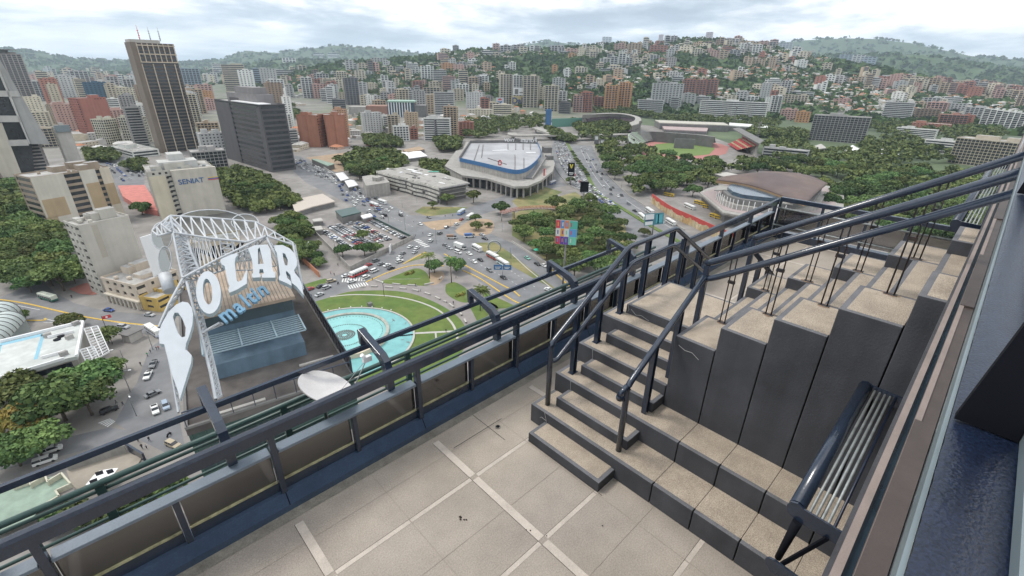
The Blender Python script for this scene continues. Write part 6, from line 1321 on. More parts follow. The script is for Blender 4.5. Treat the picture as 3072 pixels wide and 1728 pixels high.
for a in [
 (2, 690, 788, 590, 792, 'rib', 'dark grey', 8, 26, 'dark grey slab tower with a black glass stripe down its middle'), (2, 785, 850, 625, 770, 'grid', 'light grey'), (2, 362, 440, 588, 742, 'rib', 'white', 5), (2, 445, 545, 640, 745, 'grid', 'pink'), (2, 495, 555, 675, 770, 'slab', 'white'), (2, 555, 625, 640, 760, 'grid', 'light grey'), (2, 585, 680, 755, 830, 'slab', 'dark grey', 0, 20),
 (2, 790, 872, 725, 800, 'grid', 'beige'), (2, 820, 962, 855, 1003, 'small', 'light grey', 14), (2, 965, 1010, 880, 985, 'slab', 'white'), (2, 1000, 1085, 875, 1015, 'balc', 'beige'), (2, 1045, 1160, 958, 1065, 'balc', 'white'), (2, 1135, 1232, 855, 985, 'small', 'tan', 10), (2, 1165, 1225, 972, 1052, 'grid', 'brick red'), (2, 1272, 1470, 900, 1066, 'slab', 'white', -6, 16, 'white block with dark window stripes left above the arena'), (2, 1352, 1400, 905, 1066, 'slab', 'dark grey'), (2, 1420, 1522, 812, 1036, 'balc', 'tan', -10), (2, 1352, 1500, 700, 895, 'slab', 'light grey', -5, 20), (2, 1532, 1645, 925, 1026, 'grid', 'brick red'), (2, 1695, 1760, 745, 862, 'balc', 'brick red'), (2, 1040, 1135, 710, 790, 'slab', 'pink'), (2, 1190, 1282, 690, 805, 'grid', 'grey'), (2, 1125, 1185, 680, 790, 'slab', 'light grey'), (2, 1410, 1505, 578, 705, 'slab', 'pink'), (2, 1250, 1345, 500, 612, 'balc', 'white'), (2, 1340, 1440, 530, 625, 'slab', 'light grey'), (2, 1310, 1410, 620, 700, 'grid', 'beige'), (2, 1530, 1602, 535, 655, 'slab', 'beige'), (2, 1605, 1680, 588, 705, 'rib', 'tan'), (2, 1510, 1610, 640, 735, 'balc', 'white'), (2, 1290, 1350, 720, 860, 'grid', 'tan'), (2, 1790, 1932, 795, 865, 'slab', 'cream'), (2, 1600, 1790, 830, 885, 'small', 'cream'),
 (2, 1055, 1115, 500, 550, 'slab', 'light grey'), (2, 1135, 1220, 480, 525, 'slab', 'white'), (2, 870, 985, 440, 490, 'grid', 'light grey'), (2, 440, 515, 400, 435, 'slab', 'white'), (2, 545, 628, 400, 435, 'slab', 'white'), (2, 205, 300, 440, 475, 'balc', 'white'), (2, 680, 740, 455, 545, 'grid', 'light grey'), (2, 775, 900, 480, 530, 'grid', 'beige'), (2, 1395, 1470, 370, 415, 'grid', 'cream'), (2, 1485, 1530, 345, 400, 'slab', 'grey'), (2, 1595, 1648, 400, 465, 'small', 'pink'), (2, 1700, 1860, 385, 420, 'slab', 'white'), (2, 1785, 1835, 330, 395, 'grid', 'pink'), (2, 1840, 1925, 345, 410, 'rib', 'light grey'), (2, 1400, 1500, 480, 545, 'small', 'orange'), (2, 1510, 1590, 470, 530, 'rib', 'light grey'), (2, 945, 1000, 570, 635, 'balc', 'white'), (2, 145, 285, 530, 585, 'slab', 'light grey'), (2, 1740, 1800, 1, 2, 'slab', 'grey') if False else (2, 1690, 1730, 780, 860, 'small', 'pink'),
 (2, 190, 282, 865, 1000, 'balc', 'white', 6), (2, 215, 330, 985, 1115, 'slab', 'light grey', 4), (2, 120, 230, 630, 860, 'small', 'brown', 12, 26), (2, 240, 300, 735, 985, 'small', 'white', 5), (2, 0, 60, 520, 640, 'slab', 'blue grey'), (2, 50, 165, 520, 640, 'small', 'light grey', 0, 18),
 (3, 5, 75, 570, 812, 'rib', 'white', 4, 22, 'white ribbed tower, left one behind the yellow billboard'), (3, 78, 192, 575, 815, 'rib', 'cream', -10, 22, 'cream ribbed tower, right one behind the yellow billboard'), (2, 1840, 1932, 562, 810, 'rib', 'cream', 8, 22, 'cream ribbed tower at the left of the yellow billboard'), (3, 240, 342, 650, 842, 'rib', 'cream', -6), (3, 196, 262, 660, 790, 'small', 'cream'), (3, 300, 395, 592, 700, 'grid', 'light grey'), (3, 345, 408, 690, 800, 'balc', 'white'), (3, 350, 435, 775, 860, 'slab', 'dark grey'), (3, 455, 530, 725, 850, 'balc', 'pink'), (3, 515, 602, 700, 850, 'balc', 'brick red'), (3, 548, 598, 650, 700, 'slab', 'light grey'), (3, 612, 692, 735, 835, 'balc', 'brick red'), (3, 692, 785, 650, 856, 'balc', 'orange', 6, 24, 'tall orange beige tower, left one of the two beside the stadiums'), (3, 790, 882, 628, 836, 'balc', 'orange', -8, 24, 'tall orange beige tower, right one of the two beside the stadiums'),
 (3, 945, 1130, 758, 862, 'slab', 'light grey', 10, 20), (3, 1045, 1270, 632, 800, 'grid', 'light grey', 4, 20, 'broad light grey block with a mosaic of windows'), (3, 1190, 1250, 740, 825, 'slab', 'light grey'), (3, 1280, 1372, 602, 720, 'balc', 'brick red', 5, 22, 'red pink slab tower, left one of the three above the stadiums'), (3, 1376, 1450, 605, 735, 'balc', 'brick red', 0, 22, 'red pink slab tower, middle one of the three above the stadiums'), (3, 1452, 1532, 602, 745, 'balc', 'brick red', -5, 22, 'red pink slab tower, right one of the three above the stadiums'), (3, 1285, 1375, 710, 795, 'small', 'light grey'), (3, 1380, 1480, 730, 790, 'slab', 'light grey'),
 (3, 1412, 1880, 768, 900, 'slab', 'white', -7, 22, 'very long white block with dark horizontal stripes'), (3, 1590, 1680, 720, 775, 'grid', 'cream'), (3, 1680, 1765, 695, 770, 'grid', 'light grey'), (3, 1765, 1850, 730, 785, 'balc', 'white'), (3, 1862, 1932, 630, 770, 'small', 'light grey'), (3, 1885, 1932, 735, 880, 'small', 'white'),
 (3, 475, 566, 510, 575, 'balc', 'cream'), (3, 662, 755, 520, 560, 'slab', 'light grey'), (3, 678, 748, 278, 330, 'rib', 'light grey'), (3, 292, 392, 345, 402, 'rib', 'light grey'), (3, 5, 95, 340, 390, 'grid', 'grey'), (3, 772, 848, 330, 390, 'grid', 'pink'), (3, 868, 968, 330, 430, 'grid', 'tan'), (3, 980, 1020, 315, 380, 'small', 'light grey'), (3, 1038, 1165, 345, 410, 'grid', 'brick red'), (3, 1080, 1140, 312, 350, 'grid', 'brick red'), (3, 1105, 1138, 262, 305, 'small', 'brick red'), (3, 1150, 1190, 270, 332, 'rib', 'light grey'), (3, 1192, 1240, 272, 335, 'rib', 'light grey'), (3, 1460, 1508, 242, 296, 'grid', 'brick red'), (3, 1578, 1670, 292, 325, 'slab', 'light grey'), (3, 1715, 1855, 315, 368, 'grid', 'tan'), (3, 1860, 1925, 310, 365, 'small', 'pink'),
 (3, 662, 740, 442, 495, 'balc', 'white'), (3, 738, 792, 430, 515, 'rib', 'light grey'), (3, 798, 852, 405, 510, 'rib', 'white'), (3, 855, 905, 438, 508, 'rib', 'light grey'), (3, 918, 975, 445, 495, 'grid', 'cream'), (3, 978, 1022, 430, 480, 'grid', 'beige'), (3, 1038, 1106, 418, 475, 'rib', 'light grey'), (3, 500, 546, 360, 440, 'small', 'cream'), (3, 556, 630, 348, 398, 'grid', 'cream'), (3, 420, 476, 405, 445, 'grid', 'orange'), (3, 300, 340, 492, 570, 'small', 'orange'), (3, 1490, 1560, 383, 445, 'grid', 'pink'), (3, 1560, 1624, 385, 448, 'grid', 'tan'), (3, 1635, 1715, 380, 440, 'rib', 'light grey'), (3, 1740, 1805, 432, 500, 'grid', 'tan'), (3, 1808, 1900, 445, 502, 'grid', 'tan'),
 (4, 0, 46, 430, 516, 'grid', 'tan'), (4, 0, 50, 318, 378, 'rib', 'grey'), (4, 80, 172, 322, 380, 'rib', 'grey'), (4, 410, 508, 572, 626, 'slab', 'beige'), (4, 512, 598, 582, 632, 'slab', 'beige'), (4, 645, 740, 582, 640, 'grid', 'tan'), (4, 742, 825, 592, 645, 'grid', 'tan'), (4, 832, 930, 575, 640, 'rib', 'light grey'), (4, 930, 1020, 590, 670, 'grid', 'beige'), (4, 1025, 1130, 580, 675, 'rib', 'beige'), (4, 1125, 1195, 610, 680, 'rib', 'beige'), (4, 82, 152, 612, 725, 'balc', 'light grey'), (4, 0, 75, 725, 872, 'rib', 'white'), (4, 180, 330, 695, 735, 'slab', 'white'), (4, 120, 280, 720, 790, 'balc', 'beige'), (4, 205, 298, 848, 925, 'grid', 'orange'), (4, 90, 205, 830, 905, 'grid', 'pink'),
 (4, 862, 1042, 775, 915, 'slab', 'light grey', -6, 18, 'grey tapered block with wide window bands right of the grid block'), (4, 1112, 1260, 825, 905, 'grid', 'brown', 10), (4, 1290, 1452, 868, 972, 'deep', 'brick red', 6), (4, 1455, 1512, 870, 975, 'small', 'brick red'), (4, 1480, 1612, 812, 905, 'balc', 'light grey'), (4, 1100, 1330, 935, 985, 'small', 'brick red', 0, 26), (4, 1860, 1960, 700, 830, 'rib', 'tan', -10), (4, 1165, 1270, 740, 810, 'balc', 'light grey'), (4, 535, 625, 412, 470, 'grid', 'blue grey'), (4, 628, 712, 415, 485, 'grid', 'light grey'), (4, 715, 800, 430, 490, 'grid', 'blue grey')]:
    cityblock(*a[:7], *(a[7:8] or (random.uniform(-12, 12),)), **({'dep': a[8]} if len(a) > 8 else {}), **({'label': a[9], 'parts': True} if len(a) > 9 else {}))
for i in range(8):
    x = 1600+i*46; cityblock(4, x-20, x+22, 822+i*6, 972+i*2, 'rib', 'white', -10, 18, label=('white ribbed bay of the long serrated block at the right edge, number of bays eight' if False else None))
r = cityblock(4, 325, 680, 878, 1072, 'deep', 'grey', -4, 20, 'broad grey block with a dense grid of dark windows right of the stadiums', parts=True, hset=None)
cityblock(4, 1400, 1850, 1062, 1262, 'deep', 'beige', -14, 26, 'tan concrete lattice fronted block at the right behind the handrails', parts=True)
cityblock(4, 975, 1220, 975, 1045, 'slab', 'white', -6, 16, 'low white campus block with a flat projecting roof'); cityblock(4, 1185, 1430, 1068, 1160, 'slab', 'white', -6, 16, 'low white campus block beside the lattice fronted block'); cityblock(4, -40, 265, 1130, 1215, 'slab', 'light grey', -4, 12, 'long low grey campus building among the trees left of the white roofs')
# downtown on the left
for a in [(1, 345, 415, 545, 745, 'slab', 'cream'), (1, 245, 345, 615, 765, 'deep', 'light grey'), (1, 440, 500, 640, 860, 'small', 'beige'), (1, 395, 480, 585, 730, 'slab', 'cream'), (1, 480, 600, 575, 740, 'small', 'light grey'), (1, 590, 700, 540, 700, 'rib', 'light grey'), (1, 615, 690, 600, 750, 'slab', 'beige'), (1, 800, 905, 615, 790, 'rib', 'light grey'), (1, 855, 930, 575, 740, 'small', 'pink'), (1, 180, 340, 735, 900, 'small', 'cream'), (1, 260, 390, 850, 960, 'grid', 'cream'), (1, 330, 450, 970, 1110, 'deep', 'beige'), (1, 485, 600, 790, 990, 'small', 'pink', 5, 24), (1, 920, 1010, 660, 780, 'slab', 'white'), (1, 960, 1050, 770, 850, 'small', 'white'), (1, 1035, 1130, 815, 1110, 'slab', 'grey'), (1, 990, 1060, 600, 800, 'rib', 'light grey'), (1, 1370, 1530, 520, 700, 'rib', 'blue grey', 0, 20, 'blue glass office with a grey centre strip right of the tallest tower'), (1, 1430, 1560, 680, 860, 'balc', 'tan'), (1, 1550, 1620, 690, 800, 'small', 'orange'), (1, 1420, 1480, 735, 860, 'slab', 'white'), (1, 1530, 1670, 930, 1080, 'balc', 'tan'), (1, 1560, 1720, 1010, 1190, 'small', 'light grey', 8, 20), (1, 1500, 1720, 1145, 1290, 'deep', 'grey', 6, 20), (1, 1720, 1870, 490, 690, 'slab', 'beige', 0, 22), (1, 1830, 1932, 530, 700, 'small', 'white'), (1, 1620, 1680, 480, 560, 'slab', 'white'), (1, 60, 180, 740, 900, 'small', 'cream')]:
    cityblock(*a[:7], *(a[7:8] or (random.uniform(-5, 14),)), **({'dep': a[8]} if len(a) > 8 else {}), **({'label': a[9], 'parts': True} if len(a) > 9 else {}))
def billboard(label, p, T_, face_pts, mats_txt, name='billboard', post=True, z0=None):
    """face_pts: corners of the panel (bearings); p: foot bearing on the ground"""
    g = gp(p) if z0 is None else Vector(z0); t = thing(name, label, 'billboard', g); t.location = (0, 0, 0); n = Vector((-g.x, -g.y, 0)).normalized()
    q = [onplane(T_(*f), g, n) for f in face_pts]; b = MB(); b.slab(q, -n*.8, 0, 1); b.build('panel', [mats_txt[0], M['wall2']], t)
    if post:
        c = (q[2]+q[3])/2; b = MB(); b.tube([(c.x-n.x*.5, c.y-n.y*.5, g.z-.5), (c.x-n.x*.5, c.y-n.y*.5, c.z+.5)], .45, 8); b.build('post', M['wall2'], t)
    return t, q, n
def boards():
    def inset(q, u0, u1, v0, v1, n, m, t, nm, off=.05):        # patch on a panel given its corners tl tr br bl
        f = lambda u, v: q[0].lerp(q[1], u).lerp(q[3].lerp(q[2], u), v)+n*off
        b = MB(); b.slab([f(u0, v0), f(u1, v0), f(u1, v1), f(u0, v1)], -n*.04); return b.build(nm, m if not isinstance(m, str) else M[m], t)
    def ltxt(s, q, u, v, size, m, n, t, sx=1, bold=.05):
        c = q[0].lerp(q[1], u).lerp(q[3].lerp(q[2], u), v)+n*.15; a = math.atan2(n.x, -n.y); return txt(s, size, m, t, c, (math.pi/2, 0, a), .05, sx, 'sign_letters', bold)
    cm = lambda nm, c: mat(nm, c, .6, .05)
    t, q, n = billboard('colourful poster billboard of twelve coloured squares above the park trees', T7(415, 700), T7, [(333, 210), (497, 222), (483, 403), (326, 390)], [cm('board_white', (.6, .6, .58))])
    C = [(.55, .06, .08), (.08, .25, .5), (.6, .2, .1), (.08, .4, .32), (.6, .6, .55), (.65, .32, .06), (.6, .6, .55), (.1, .3, .55), (.5, .04, .08), (.10, .04, .28), (.14, .06, .3), (.15, .5, .35)]
    W4 = [0, .22, .40, .62, 1]
    for i in range(12):
        c, r = i % 4, i//4; inset(q, W4[c]+.004, W4[c+1]-.004, r/3+.004, (r+1)/3-.004, n, cm('poster_square', C[i]), t, 'poster_square')
        inset(q, W4[c]+.08, W4[c]+.13, r/3+.08, r/3+.24, n, cm('poster_figure', C[(i+5) % 12]), t, 'poster_figure', .12)
    t, q, n = billboard('tall black billboard with a yellow emblem beside the highway', T3(440, 1400), T3, [(425, 1225), (475, 1228), (470, 1330), (420, 1328)], [M['black']]); c = q[0].lerp(q[1], .5).lerp(q[3].lerp(q[2], .5), .3)
    for u0, v0, u1, v1 in ((.3, .12, .5, .42), (.7, .12, .5, .42)):
        f = lambda u, v: q[0].lerp(q[1], u).lerp(q[3].lerp(q[2], u), v)+n*.1; b = MB(); b.bar(f(u0, v0), f(u1, v1), 1.0, .3, up=n); b.build('emblem_stroke', cm('emblem_yellow', (.6, .5, .05)), t)
    inset(q, .15, .85, .72, .8, n, 'whiteline', t, 'text_line'); inset(q, .25, .75, .85, .9, n, 'whiteline', t, 'text_line')
    billboard('blank black billboard seen nearly edge on in the highway median', T7(545, 120), T3, [(517, 1368), (582, 1372), (575, 1449), (512, 1449)], [M['black']])
    t, q, n = billboard('wide white and teal billboard on a post by the highway', T7(1060, 330), T7, [(1003, 165), (1147, 155), (1140, 240), (997, 258)], [cm('board_teal', (.06, .22, .26))]); inset(q, .04, .5, .06, .5, n, 'white_paint', t, 'white_field'); inset(q, .04, .45, .5, .62, n, cm('board_navy', (.03, .06, .12)), t, 'dark_band'); inset(q, .04, .45, .66, .95, n, 'white_paint', t, 'white_field'); inset(q, .62, .95, .15, .85, n, cm('board_cyan', (.1, .4, .45)), t, 'cyan_field'); inset(q, .7, .76, .1, .9, n, 'black', t, 'figure', .1)
    for pp, f, lb in ((T3(640, 1130), [(622, 1018), (658, 1020), (655, 1090), (618, 1088)], 'dark billboard, left one of the pair at the edge of the stadium trees'), (T3(680, 1140), [(664, 1050), (704, 1052), (700, 1110), (660, 1108)], 'black billboard with a white figure, right one of the pair by the stadium trees')):
        t, q, n = billboard(lb, pp, T3, f, [M['wall2']]); inset(q, .2, .8, .15, .5, n, 'whiteline', t, 'white_mark')
    t, q, n = billboard('yellow ochre billboard reading Daka on the ribbed towers', T3(60, 835), T3, [(-6, 722), (135, 728), (133, 832), (-8, 825)], [cm('board_ochre', (.45, .37, .17))], post=False); sz = (q[0]-q[3]).length; ltxt('Daka', q, .48, .36, sz*.62, cm('navy_ink', (.03, .05, .16)), n, t, 1., .8); inset(q, .06, .92, .62, .665, n, cm('navy_ink2', (.03, .05, .16)), t, 'underline'); inset(q, .15, .85, .76, .82, n, cm('pale_script', (.55, .48, .2)), t, 'text_line')
    t, q, n = billboard('white billboard with a grey figure above the yellow one', T3(60, 835), T3, [(12, 660), (103, 662), (101, 718), (10, 716)], [M['white_paint']], post=False); inset(q, .1, .4, .2, .9, n, 'wall2', t, 'figure'); inset(q, .5, .9, .6, .75, n, 'wall2', t, 'text_line')
    t, q, n = billboard('white billboard with a round red white and blue emblem left of the ribbed towers', T2(1840, 830), T2, [(1812, 735), (1872, 738), (1870, 786), (1810, 783)], [cm('board_silver', (.5, .53, .58))], post=True)
    c = q[0].lerp(q[1], .5).lerp(q[3].lerp(q[2], .5), .5)+n*.2; sx_ = Vector((-n.y, n.x, 0)); r = (q[0]-q[3]).length*.38
    for (a0, a1, m) in ((0, math.pi, 'red'), (math.pi, 2*math.pi, 'blue')): b = MB(); b.slab([c-sx_*r*math.cos(a0+(a1-a0)*i/10)+Vector((0, 0, r*math.sin(a0+(a1-a0)*i/10))) for i in range(11)], -n*.1); b.build('emblem_half', M[m], t)
    b = MB(); b.slab([c+n*.1+sx_*r*u+Vector((0, 0, r*v)) for u, v in ((-1, -.12), (0, -.22), (1, -.02), (1, .2), (0, .12), (-1, .14))], -n*.08); b.build('emblem_wave', M['white_paint'], t)
    # roof signs on the hill side: green hoarding mall, red screen tower
    t, q, n = billboard('teal glass hoarding with a dark arch above the dark grey office', T2(100, 640), T2, [(45, 520), (160, 525), (163, 630), (50, 622)], [cm('teal_hoarding', (.12, .30, .28))], post=False); inset(q, .35, .75, .45, .95, n, 'wall2', t, 'arch'); t, q, n = billboard('bright green billboard left of the dark grey slab tower', T2(475, 680), T2, [(452, 604), (502, 606), (500, 636), (450, 634)], [cm('green_board', (.12, .42, .12))]); t, q, n = billboard('white billboard with a black mountain shape left of the slab tower', T2(390, 700), T2, [(358, 584), (420, 586), (418, 618), (356, 616)], [M['white_paint']]); inset(q, .2, .7, .5, .85, n, 'black', t, 'mountain')
    # glass mall
    t = thing('glass_mall', 'long low shopping mall with a green glass roof and red brick wings', 'building', gp(T2(1100, 885))); t.location = (0, 0, 0)
    A, B = gp(T2(705, 880)), gp(T2(1285, 885)); d = (B-A).normalized(); s = Vector((-d.y, d.x, 0)); L = (B-A).length
    for f0, f1, h, m in ((0, .22, 20, 'pinkw'), (.225, .5, 22, 'brickw'), (.505, .85, 30, 'glw'), (.855, 1, 24, 'greyw')):
        mm = {'pinkw': M['concrete'], 'brickw': mat('mall_brick', (.28, .15, .11), .8, .15, .1), 'glw': M['glassbl'], 'greyw': M['wall2']}[m]; b = MB(); b.prism([A+d*L*f0, A+d*L*f1, A+d*L*f1+s*40, A+d*L*f0+s*40], GZ, GZ+h); b.build('wing', mm, t)
    b = MB(); b.prism([A+d*L*.50-s*2, A+d*L*.86-s*2, A+d*L*.86+s*42, A+d*L*.50+s*42], GZ+30.02, GZ+33); b.build('green_roof', mat('pale_green_roof', (.28, .42, .34), .5, .1, .1), t)
    for i in range(9): b = MB(); p = A+d*L*(.52+.035*i)-s*.5; b.box(p.x-.8, p.x+.8, p.y-.8, p.y+.8, GZ, GZ+30); b.build('mullion', M['white_paint'], t)
    # tents, car park sheds
    for i, (T_, pts, z, m, lb, nm) in enumerate([(T6, ((270, 60), (500, 15), (590, 70), (420, 110), (300, 150)), -86, 'strip', 'pale roofed shed group above the parking lot', 'shed'), (T6, ((600, 140), (740, 112), (790, 150), (650, 185)), -84.5, 'green_paint', 'dark green roofed filling station shed by the avenue', 'shed'), (T6, ((790, 178), (860, 160), (880, 180), (810, 198)), -86.5, 'white_paint', 'small white roofed kiosk beside the filling station', 'kiosk'), (T6, ((425, 205), (490, 195), (505, 215), (435, 222)), -86.5, 'kerb', 'small pale shed at the left of the parking lot', 'shed'), (T6, ((400, 262), (490, 255), (505, 280), (420, 290)), -86.5, 'kerb', 'pale flat shed at the corner of the parking lot', 'shed'), (T2, ((600, 1310), (660, 1300), (700, 1345), (640, 1360)), -86.5, 'white_paint', 'white market tent beside the avenue, upper one', 'tent'), (T2, ((670, 1365), (740, 1360), (770, 1395), (700, 1410)), -86.5, 'white_paint', 'white market tent beside the avenue, lower one', 'tent'), (T2, ((420, 1200), (460, 1200), (590, 1235), (540, 1250)), -85, 'green_court', 'long green roofed shed beside the avenue', 'shed'), (T2, ((1090, 1150), (1240, 1140), (1290, 1175), (1150, 1195)), -86, 'white_paint', 'white long shed beside the bare lot left of the arena', 'shed'), (T2, ((1110, 1130), (1230, 1105), (1270, 1125), (1150, 1150)), -86, 'soil', 'tan roofed long shed beside the bare lot left of the arena', 'shed'), (T4, ((575, 1130), (640, 1095), (740, 1150), (680, 1170)), -84, 'white_paint', 'bright white pitched campus roof, left one of the pair', 'shed'), (T4, ((800, 1140), (850, 1105), (1000, 1170), (900, 1195)), -84, 'white_paint', 'pinkish white pitched campus roof, right one of the pair', 'shed'), (T4, ((355, 1100), (400, 1085), (440, 1115), (370, 1125)), -84, 'kerb', 'grey pitched campus roof left of the white pair', 'shed'), (T3, ((1530, 1310), (1620, 1300), (1725, 1320), (1650, 1345)), -84, 'kerb', 'pale folded roof shed behind the auditorium', 'shed'), (T3, ((1720, 1340), (1800, 1310), (1870, 1305), (1890, 1322)), -82, 'rooftile', 'long orange roof behind the auditorium', 'shed')]):
        b = MB(); zz = z; P = [gp(T_(*p), zz) for p in pts]; b.prism(P, GZ, zz-.7, 1); c = sum(P, Vector())/len(P); b.prism([c+(p-c)*1.04 for p in P], zz-.7+.003, zz, 0, 0)
        if nm == 'tent' or i in (10, 11, 12): 
            k = len(b.v); b.add([tuple(c+(p-c)*1.05+Vector((0, 0, .004))) for p in P]+[tuple(c+Vector((0, 0, 3)))], [(j, (j+1) % len(P), len(P)) for j in range(len(P))], 0)
        tag(recentre(b.build(nm, [MATS.get('pale_green_court') if m == 'green_court' else M[m], M['wall2']])), lb, nm)
    # red footbridge, ring sculpture
    t = thing('footbridge', 'curved red footbridge arching over the park trees', 'bridge', gp(T7(150, 150))); t.location = (0, 0, 0)
    P = smooth([gp(p, -84.5) for p in (CA(1740, 1120), CA(1900, 1078), CA(2150, 1050), CA(2400, 1055), CA(2560, 1080))]); ribbon(P, 3, -84.5, th=.5).build('deck', M['pink_frame'], t)
    for s in (-1, 1):
        b = MB(); Q = [p+Vector((0, 0, 1.3)) for p in P]; D = [(Q[min(i+1, len(Q)-1)]-Q[max(i-1, 0)]).normalized() for i in range(len(Q))]; Q = [q+Vector((-d.y, d.x, 0))*1.5*s for q, d in zip(Q, D)]
        for i in range(len(Q)-1): b.tube([Q[i], Q[i+1]], .16, 5, caps=False); b.tube([Q[i], Q[i]-Vector((0, 0, 1.3))], .1, 4); b.tube([Q[i]-Vector((0, 0, 1.3)), Q[i+1]], .08, 4)
        b.build('parapet', mat('faded_red_rail', (.45, .17, .12), .7, .1), t)
    for p in P[::6]: b = MB(); b.tube([(p.x, p.y, GZ), (p.x, p.y, -84.6)], .4, 8); b.build('pillar', M['concrete'], t)
    g = gp(T6(1800, 462)); t = thing('ring_sculpture', 'pale steel ring sculpture standing on the traffic island', 'sculpture', g, YAW+math.pi/2)
    b = MB(); b.tube([(3.6*math.cos(a), .0, 3.9+3.6*math.sin(a)) for a in [math.pi*2*i/28-math.pi/2+.3 for i in range(27)]], .55, 8, r1=.3); b.build('ring', M['steel'], t); b = MB(); b.tube([(0, 0, -.1), (0, 0, .5)], 1.6, 16, smooth=False); b.build('base', M['concrete'], t)
    g = gp(T6(1860, 650)); t = thing('gantry_sign', 'blue twin road sign on a post over the plaza road', 'road sign', g, YAW-math.pi/2)
    for x in (-2.3, 2.3): b = MB(); b.box(x-2.1, x+2.1, -.1, .1, 4.6, 7.2); b.build('sign_panel', M['blue'], t); b = MB(); b.box(x-1.5, x+1.5, -.16, -.11, 5.9, 6.2); b.box(x-1.2, x+.9, -.16, -.11, 5.2, 5.5); b.build('sign_text', M['whiteline'], t)
    b = MB(); b.tube([(0, .2, 0), (0, .2, 6)], .15, 8); b.build('post', M['steel'], t)
boards()

# scattered blocks and houses between the surveyed ones
def pip(p, poly):
    c = False; n = len(poly)
    for i in range(n):
        x1, y1 = poly[i]; x2, y2 = poly[i-1]
        if (y1 > p[1]) != (y2 > p[1]) and p[0] < (x2-x1)*(p[1]-y1)/(y2-y1)+x1: c = not c
    return c
def free(x, y, r, sc=1.0): return all((x-a)**2+(y-b)**2 > ((r+c)*sc)**2 for a, b, c in PL)
PALW = ['beige']*5+['cream']*4+['white']*4+['light grey']*5+['grey']*2+['tan']*3+['brick red', 'pink', 'pink', 'brown']
GREEN = [[(1290, 143), (1430, 140), (1520, 155), (1500, 185), (1380, 195), (1290, 180)], [(1670, 150), (1760, 140), (1900, 150), (1950, 165), (1850, 178), (1700, 172)], [(1190, 150), (1290, 150), (1290, 175), (1190, 172)], [(1840, 205), (1960, 195), (1990, 215), (1860, 228)]]      # wooded slopes kept free of buildings
def scatter_towers():
    rn = random.Random(11); ct = 0; BL = []
    zones = [([(130, 215), (560, 190), (560, 285), (480, 330), (230, 340), (140, 300)], 48, (22, 62), (4, 10)), ([(20, 183), (560, 176), (560, 215), (20, 225)], 90, (25, 55), (3, 8)), ([(560, 185), (900, 178), (1240, 205), (1240, 285), (900, 275), (740, 250), (560, 215)], 80, (16, 50), (3, 9)), ([(1250, 190), (2000, 150), (2300, 215), (2300, 250), (1850, 240), (1250, 240)], 44, (16, 36), (3, 8)), ([(1850, 215), (2570, 245), (2570, 300), (2200, 290), (1850, 250)], 26, (10, 30), (4, 10)), ([(2160, 205), (2570, 245), (2570, 262), (2160, 225)], 60, (30, 48), (4, 9)), ([(1080, 165), (1200, 128), (1900, 105), (2150, 145), (2000, 160), (1150, 185)], 100, (14, 34), (4, 8)), ([(880, 165), (1120, 165), (1120, 190), (880, 200)], 8, (12, 28), (3, 7))]
    for poly, n, (h0, h1), (w0, w1) in zones:
        xs = [p[0] for p in poly]; ys = [p[1] for p in poly]; k = 0; tries = 0
        while k < n and tries < n*14:
            tries += 1; p = (rn.uniform(min(xs), max(xs)), rn.uniform(min(ys), max(ys)))
            if not pip(p, poly) or any(pip(p, q) for q in GREEN): continue
            g = gt(p); w = rn.uniform(14, 34) if rn.random() < .7 else rn.uniform(30, 55); dep = rn.uniform(12, 20); r = (w+dep)*.3
            if not free(g.x, g.y, r, .85): continue
            PL.append((g.x, g.y, r)); h = rn.uniform(h0, h1); col = rn.choice(PALW if h0 < 30 or poly[0][0] < 2000 else ['beige', 'cream', 'pink', 'tan', 'brick red', 'light grey']); sty = rn.choice(['grid', 'slab', 'balc', 'rib', 'small', 'grid'])
            s, alt = where(p[0], g); lb = blabel(h, w, col, sty, s, alt); c = PAL[col]; j = rn.uniform(.85, 1.12)
            far = math.hypot(g.x, g.y) > 2200
            px = 2.516*pxm(g.x, g.y, g.z); mb = MB(); facade_gen(mb, mb, w, dep, h, max(3.1, 1.7*px), sty, max(3.6, 3*px), rn.random() < .3, rnd=rn); roofbits(mb, w, dep, h, rn, 2)
            BL.append((math.hypot(g.x, g.y)/h, mb, g, math.atan2(g.y, g.x)-math.pi/2+R(rn.choice((-28, 20, 5, -8, 35)))+rn.uniform(-.1, .1), (c[0]*j, c[1]*j, c[2]*j), lb, col)); k += 1; ct += 1
    BL.sort(key=lambda t: t[0]); ST = MB(); cols = sorted(PAL); NB = 290-len([o for o in COL.objects if o.name.startswith('apartment_block') and o.parent is None])
    for i, (q, mb, g, a, c, lb, col) in enumerate(BL):
        if i < NB: o = mb.build('apartment_block', WM(), None, c); o.location = g; o.rotation_euler = (0, 0, a); tag(o, lb, 'building', lb)
        else:
            ca, sa = math.cos(a), math.sin(a); k = len(ST.v); ST.v += [(g.x+x*ca-y*sa, g.y+x*sa+y*ca, g.z+z) for x, y, z in mb.v]; ST.f += [tuple(k+j for j in f) for f in mb.f]; ci = cols.index(col); ST.m += [3+ci if m == 0 else m for m in mb.m]; ST.sm += mb.sm
    if ST.v: tag(ST.build('distant_blocks', [M['wall2'], M['glassb'], M['roofm']]+[mat('far_'+c.replace(' ', '_'), PAL[c], .85, .1, .1) for c in cols]), 'mass of small distant apartment blocks filling the far valley', 'buildings', None, 'stuff')
    print('scattered towers', ct, NB)
scatter_towers()
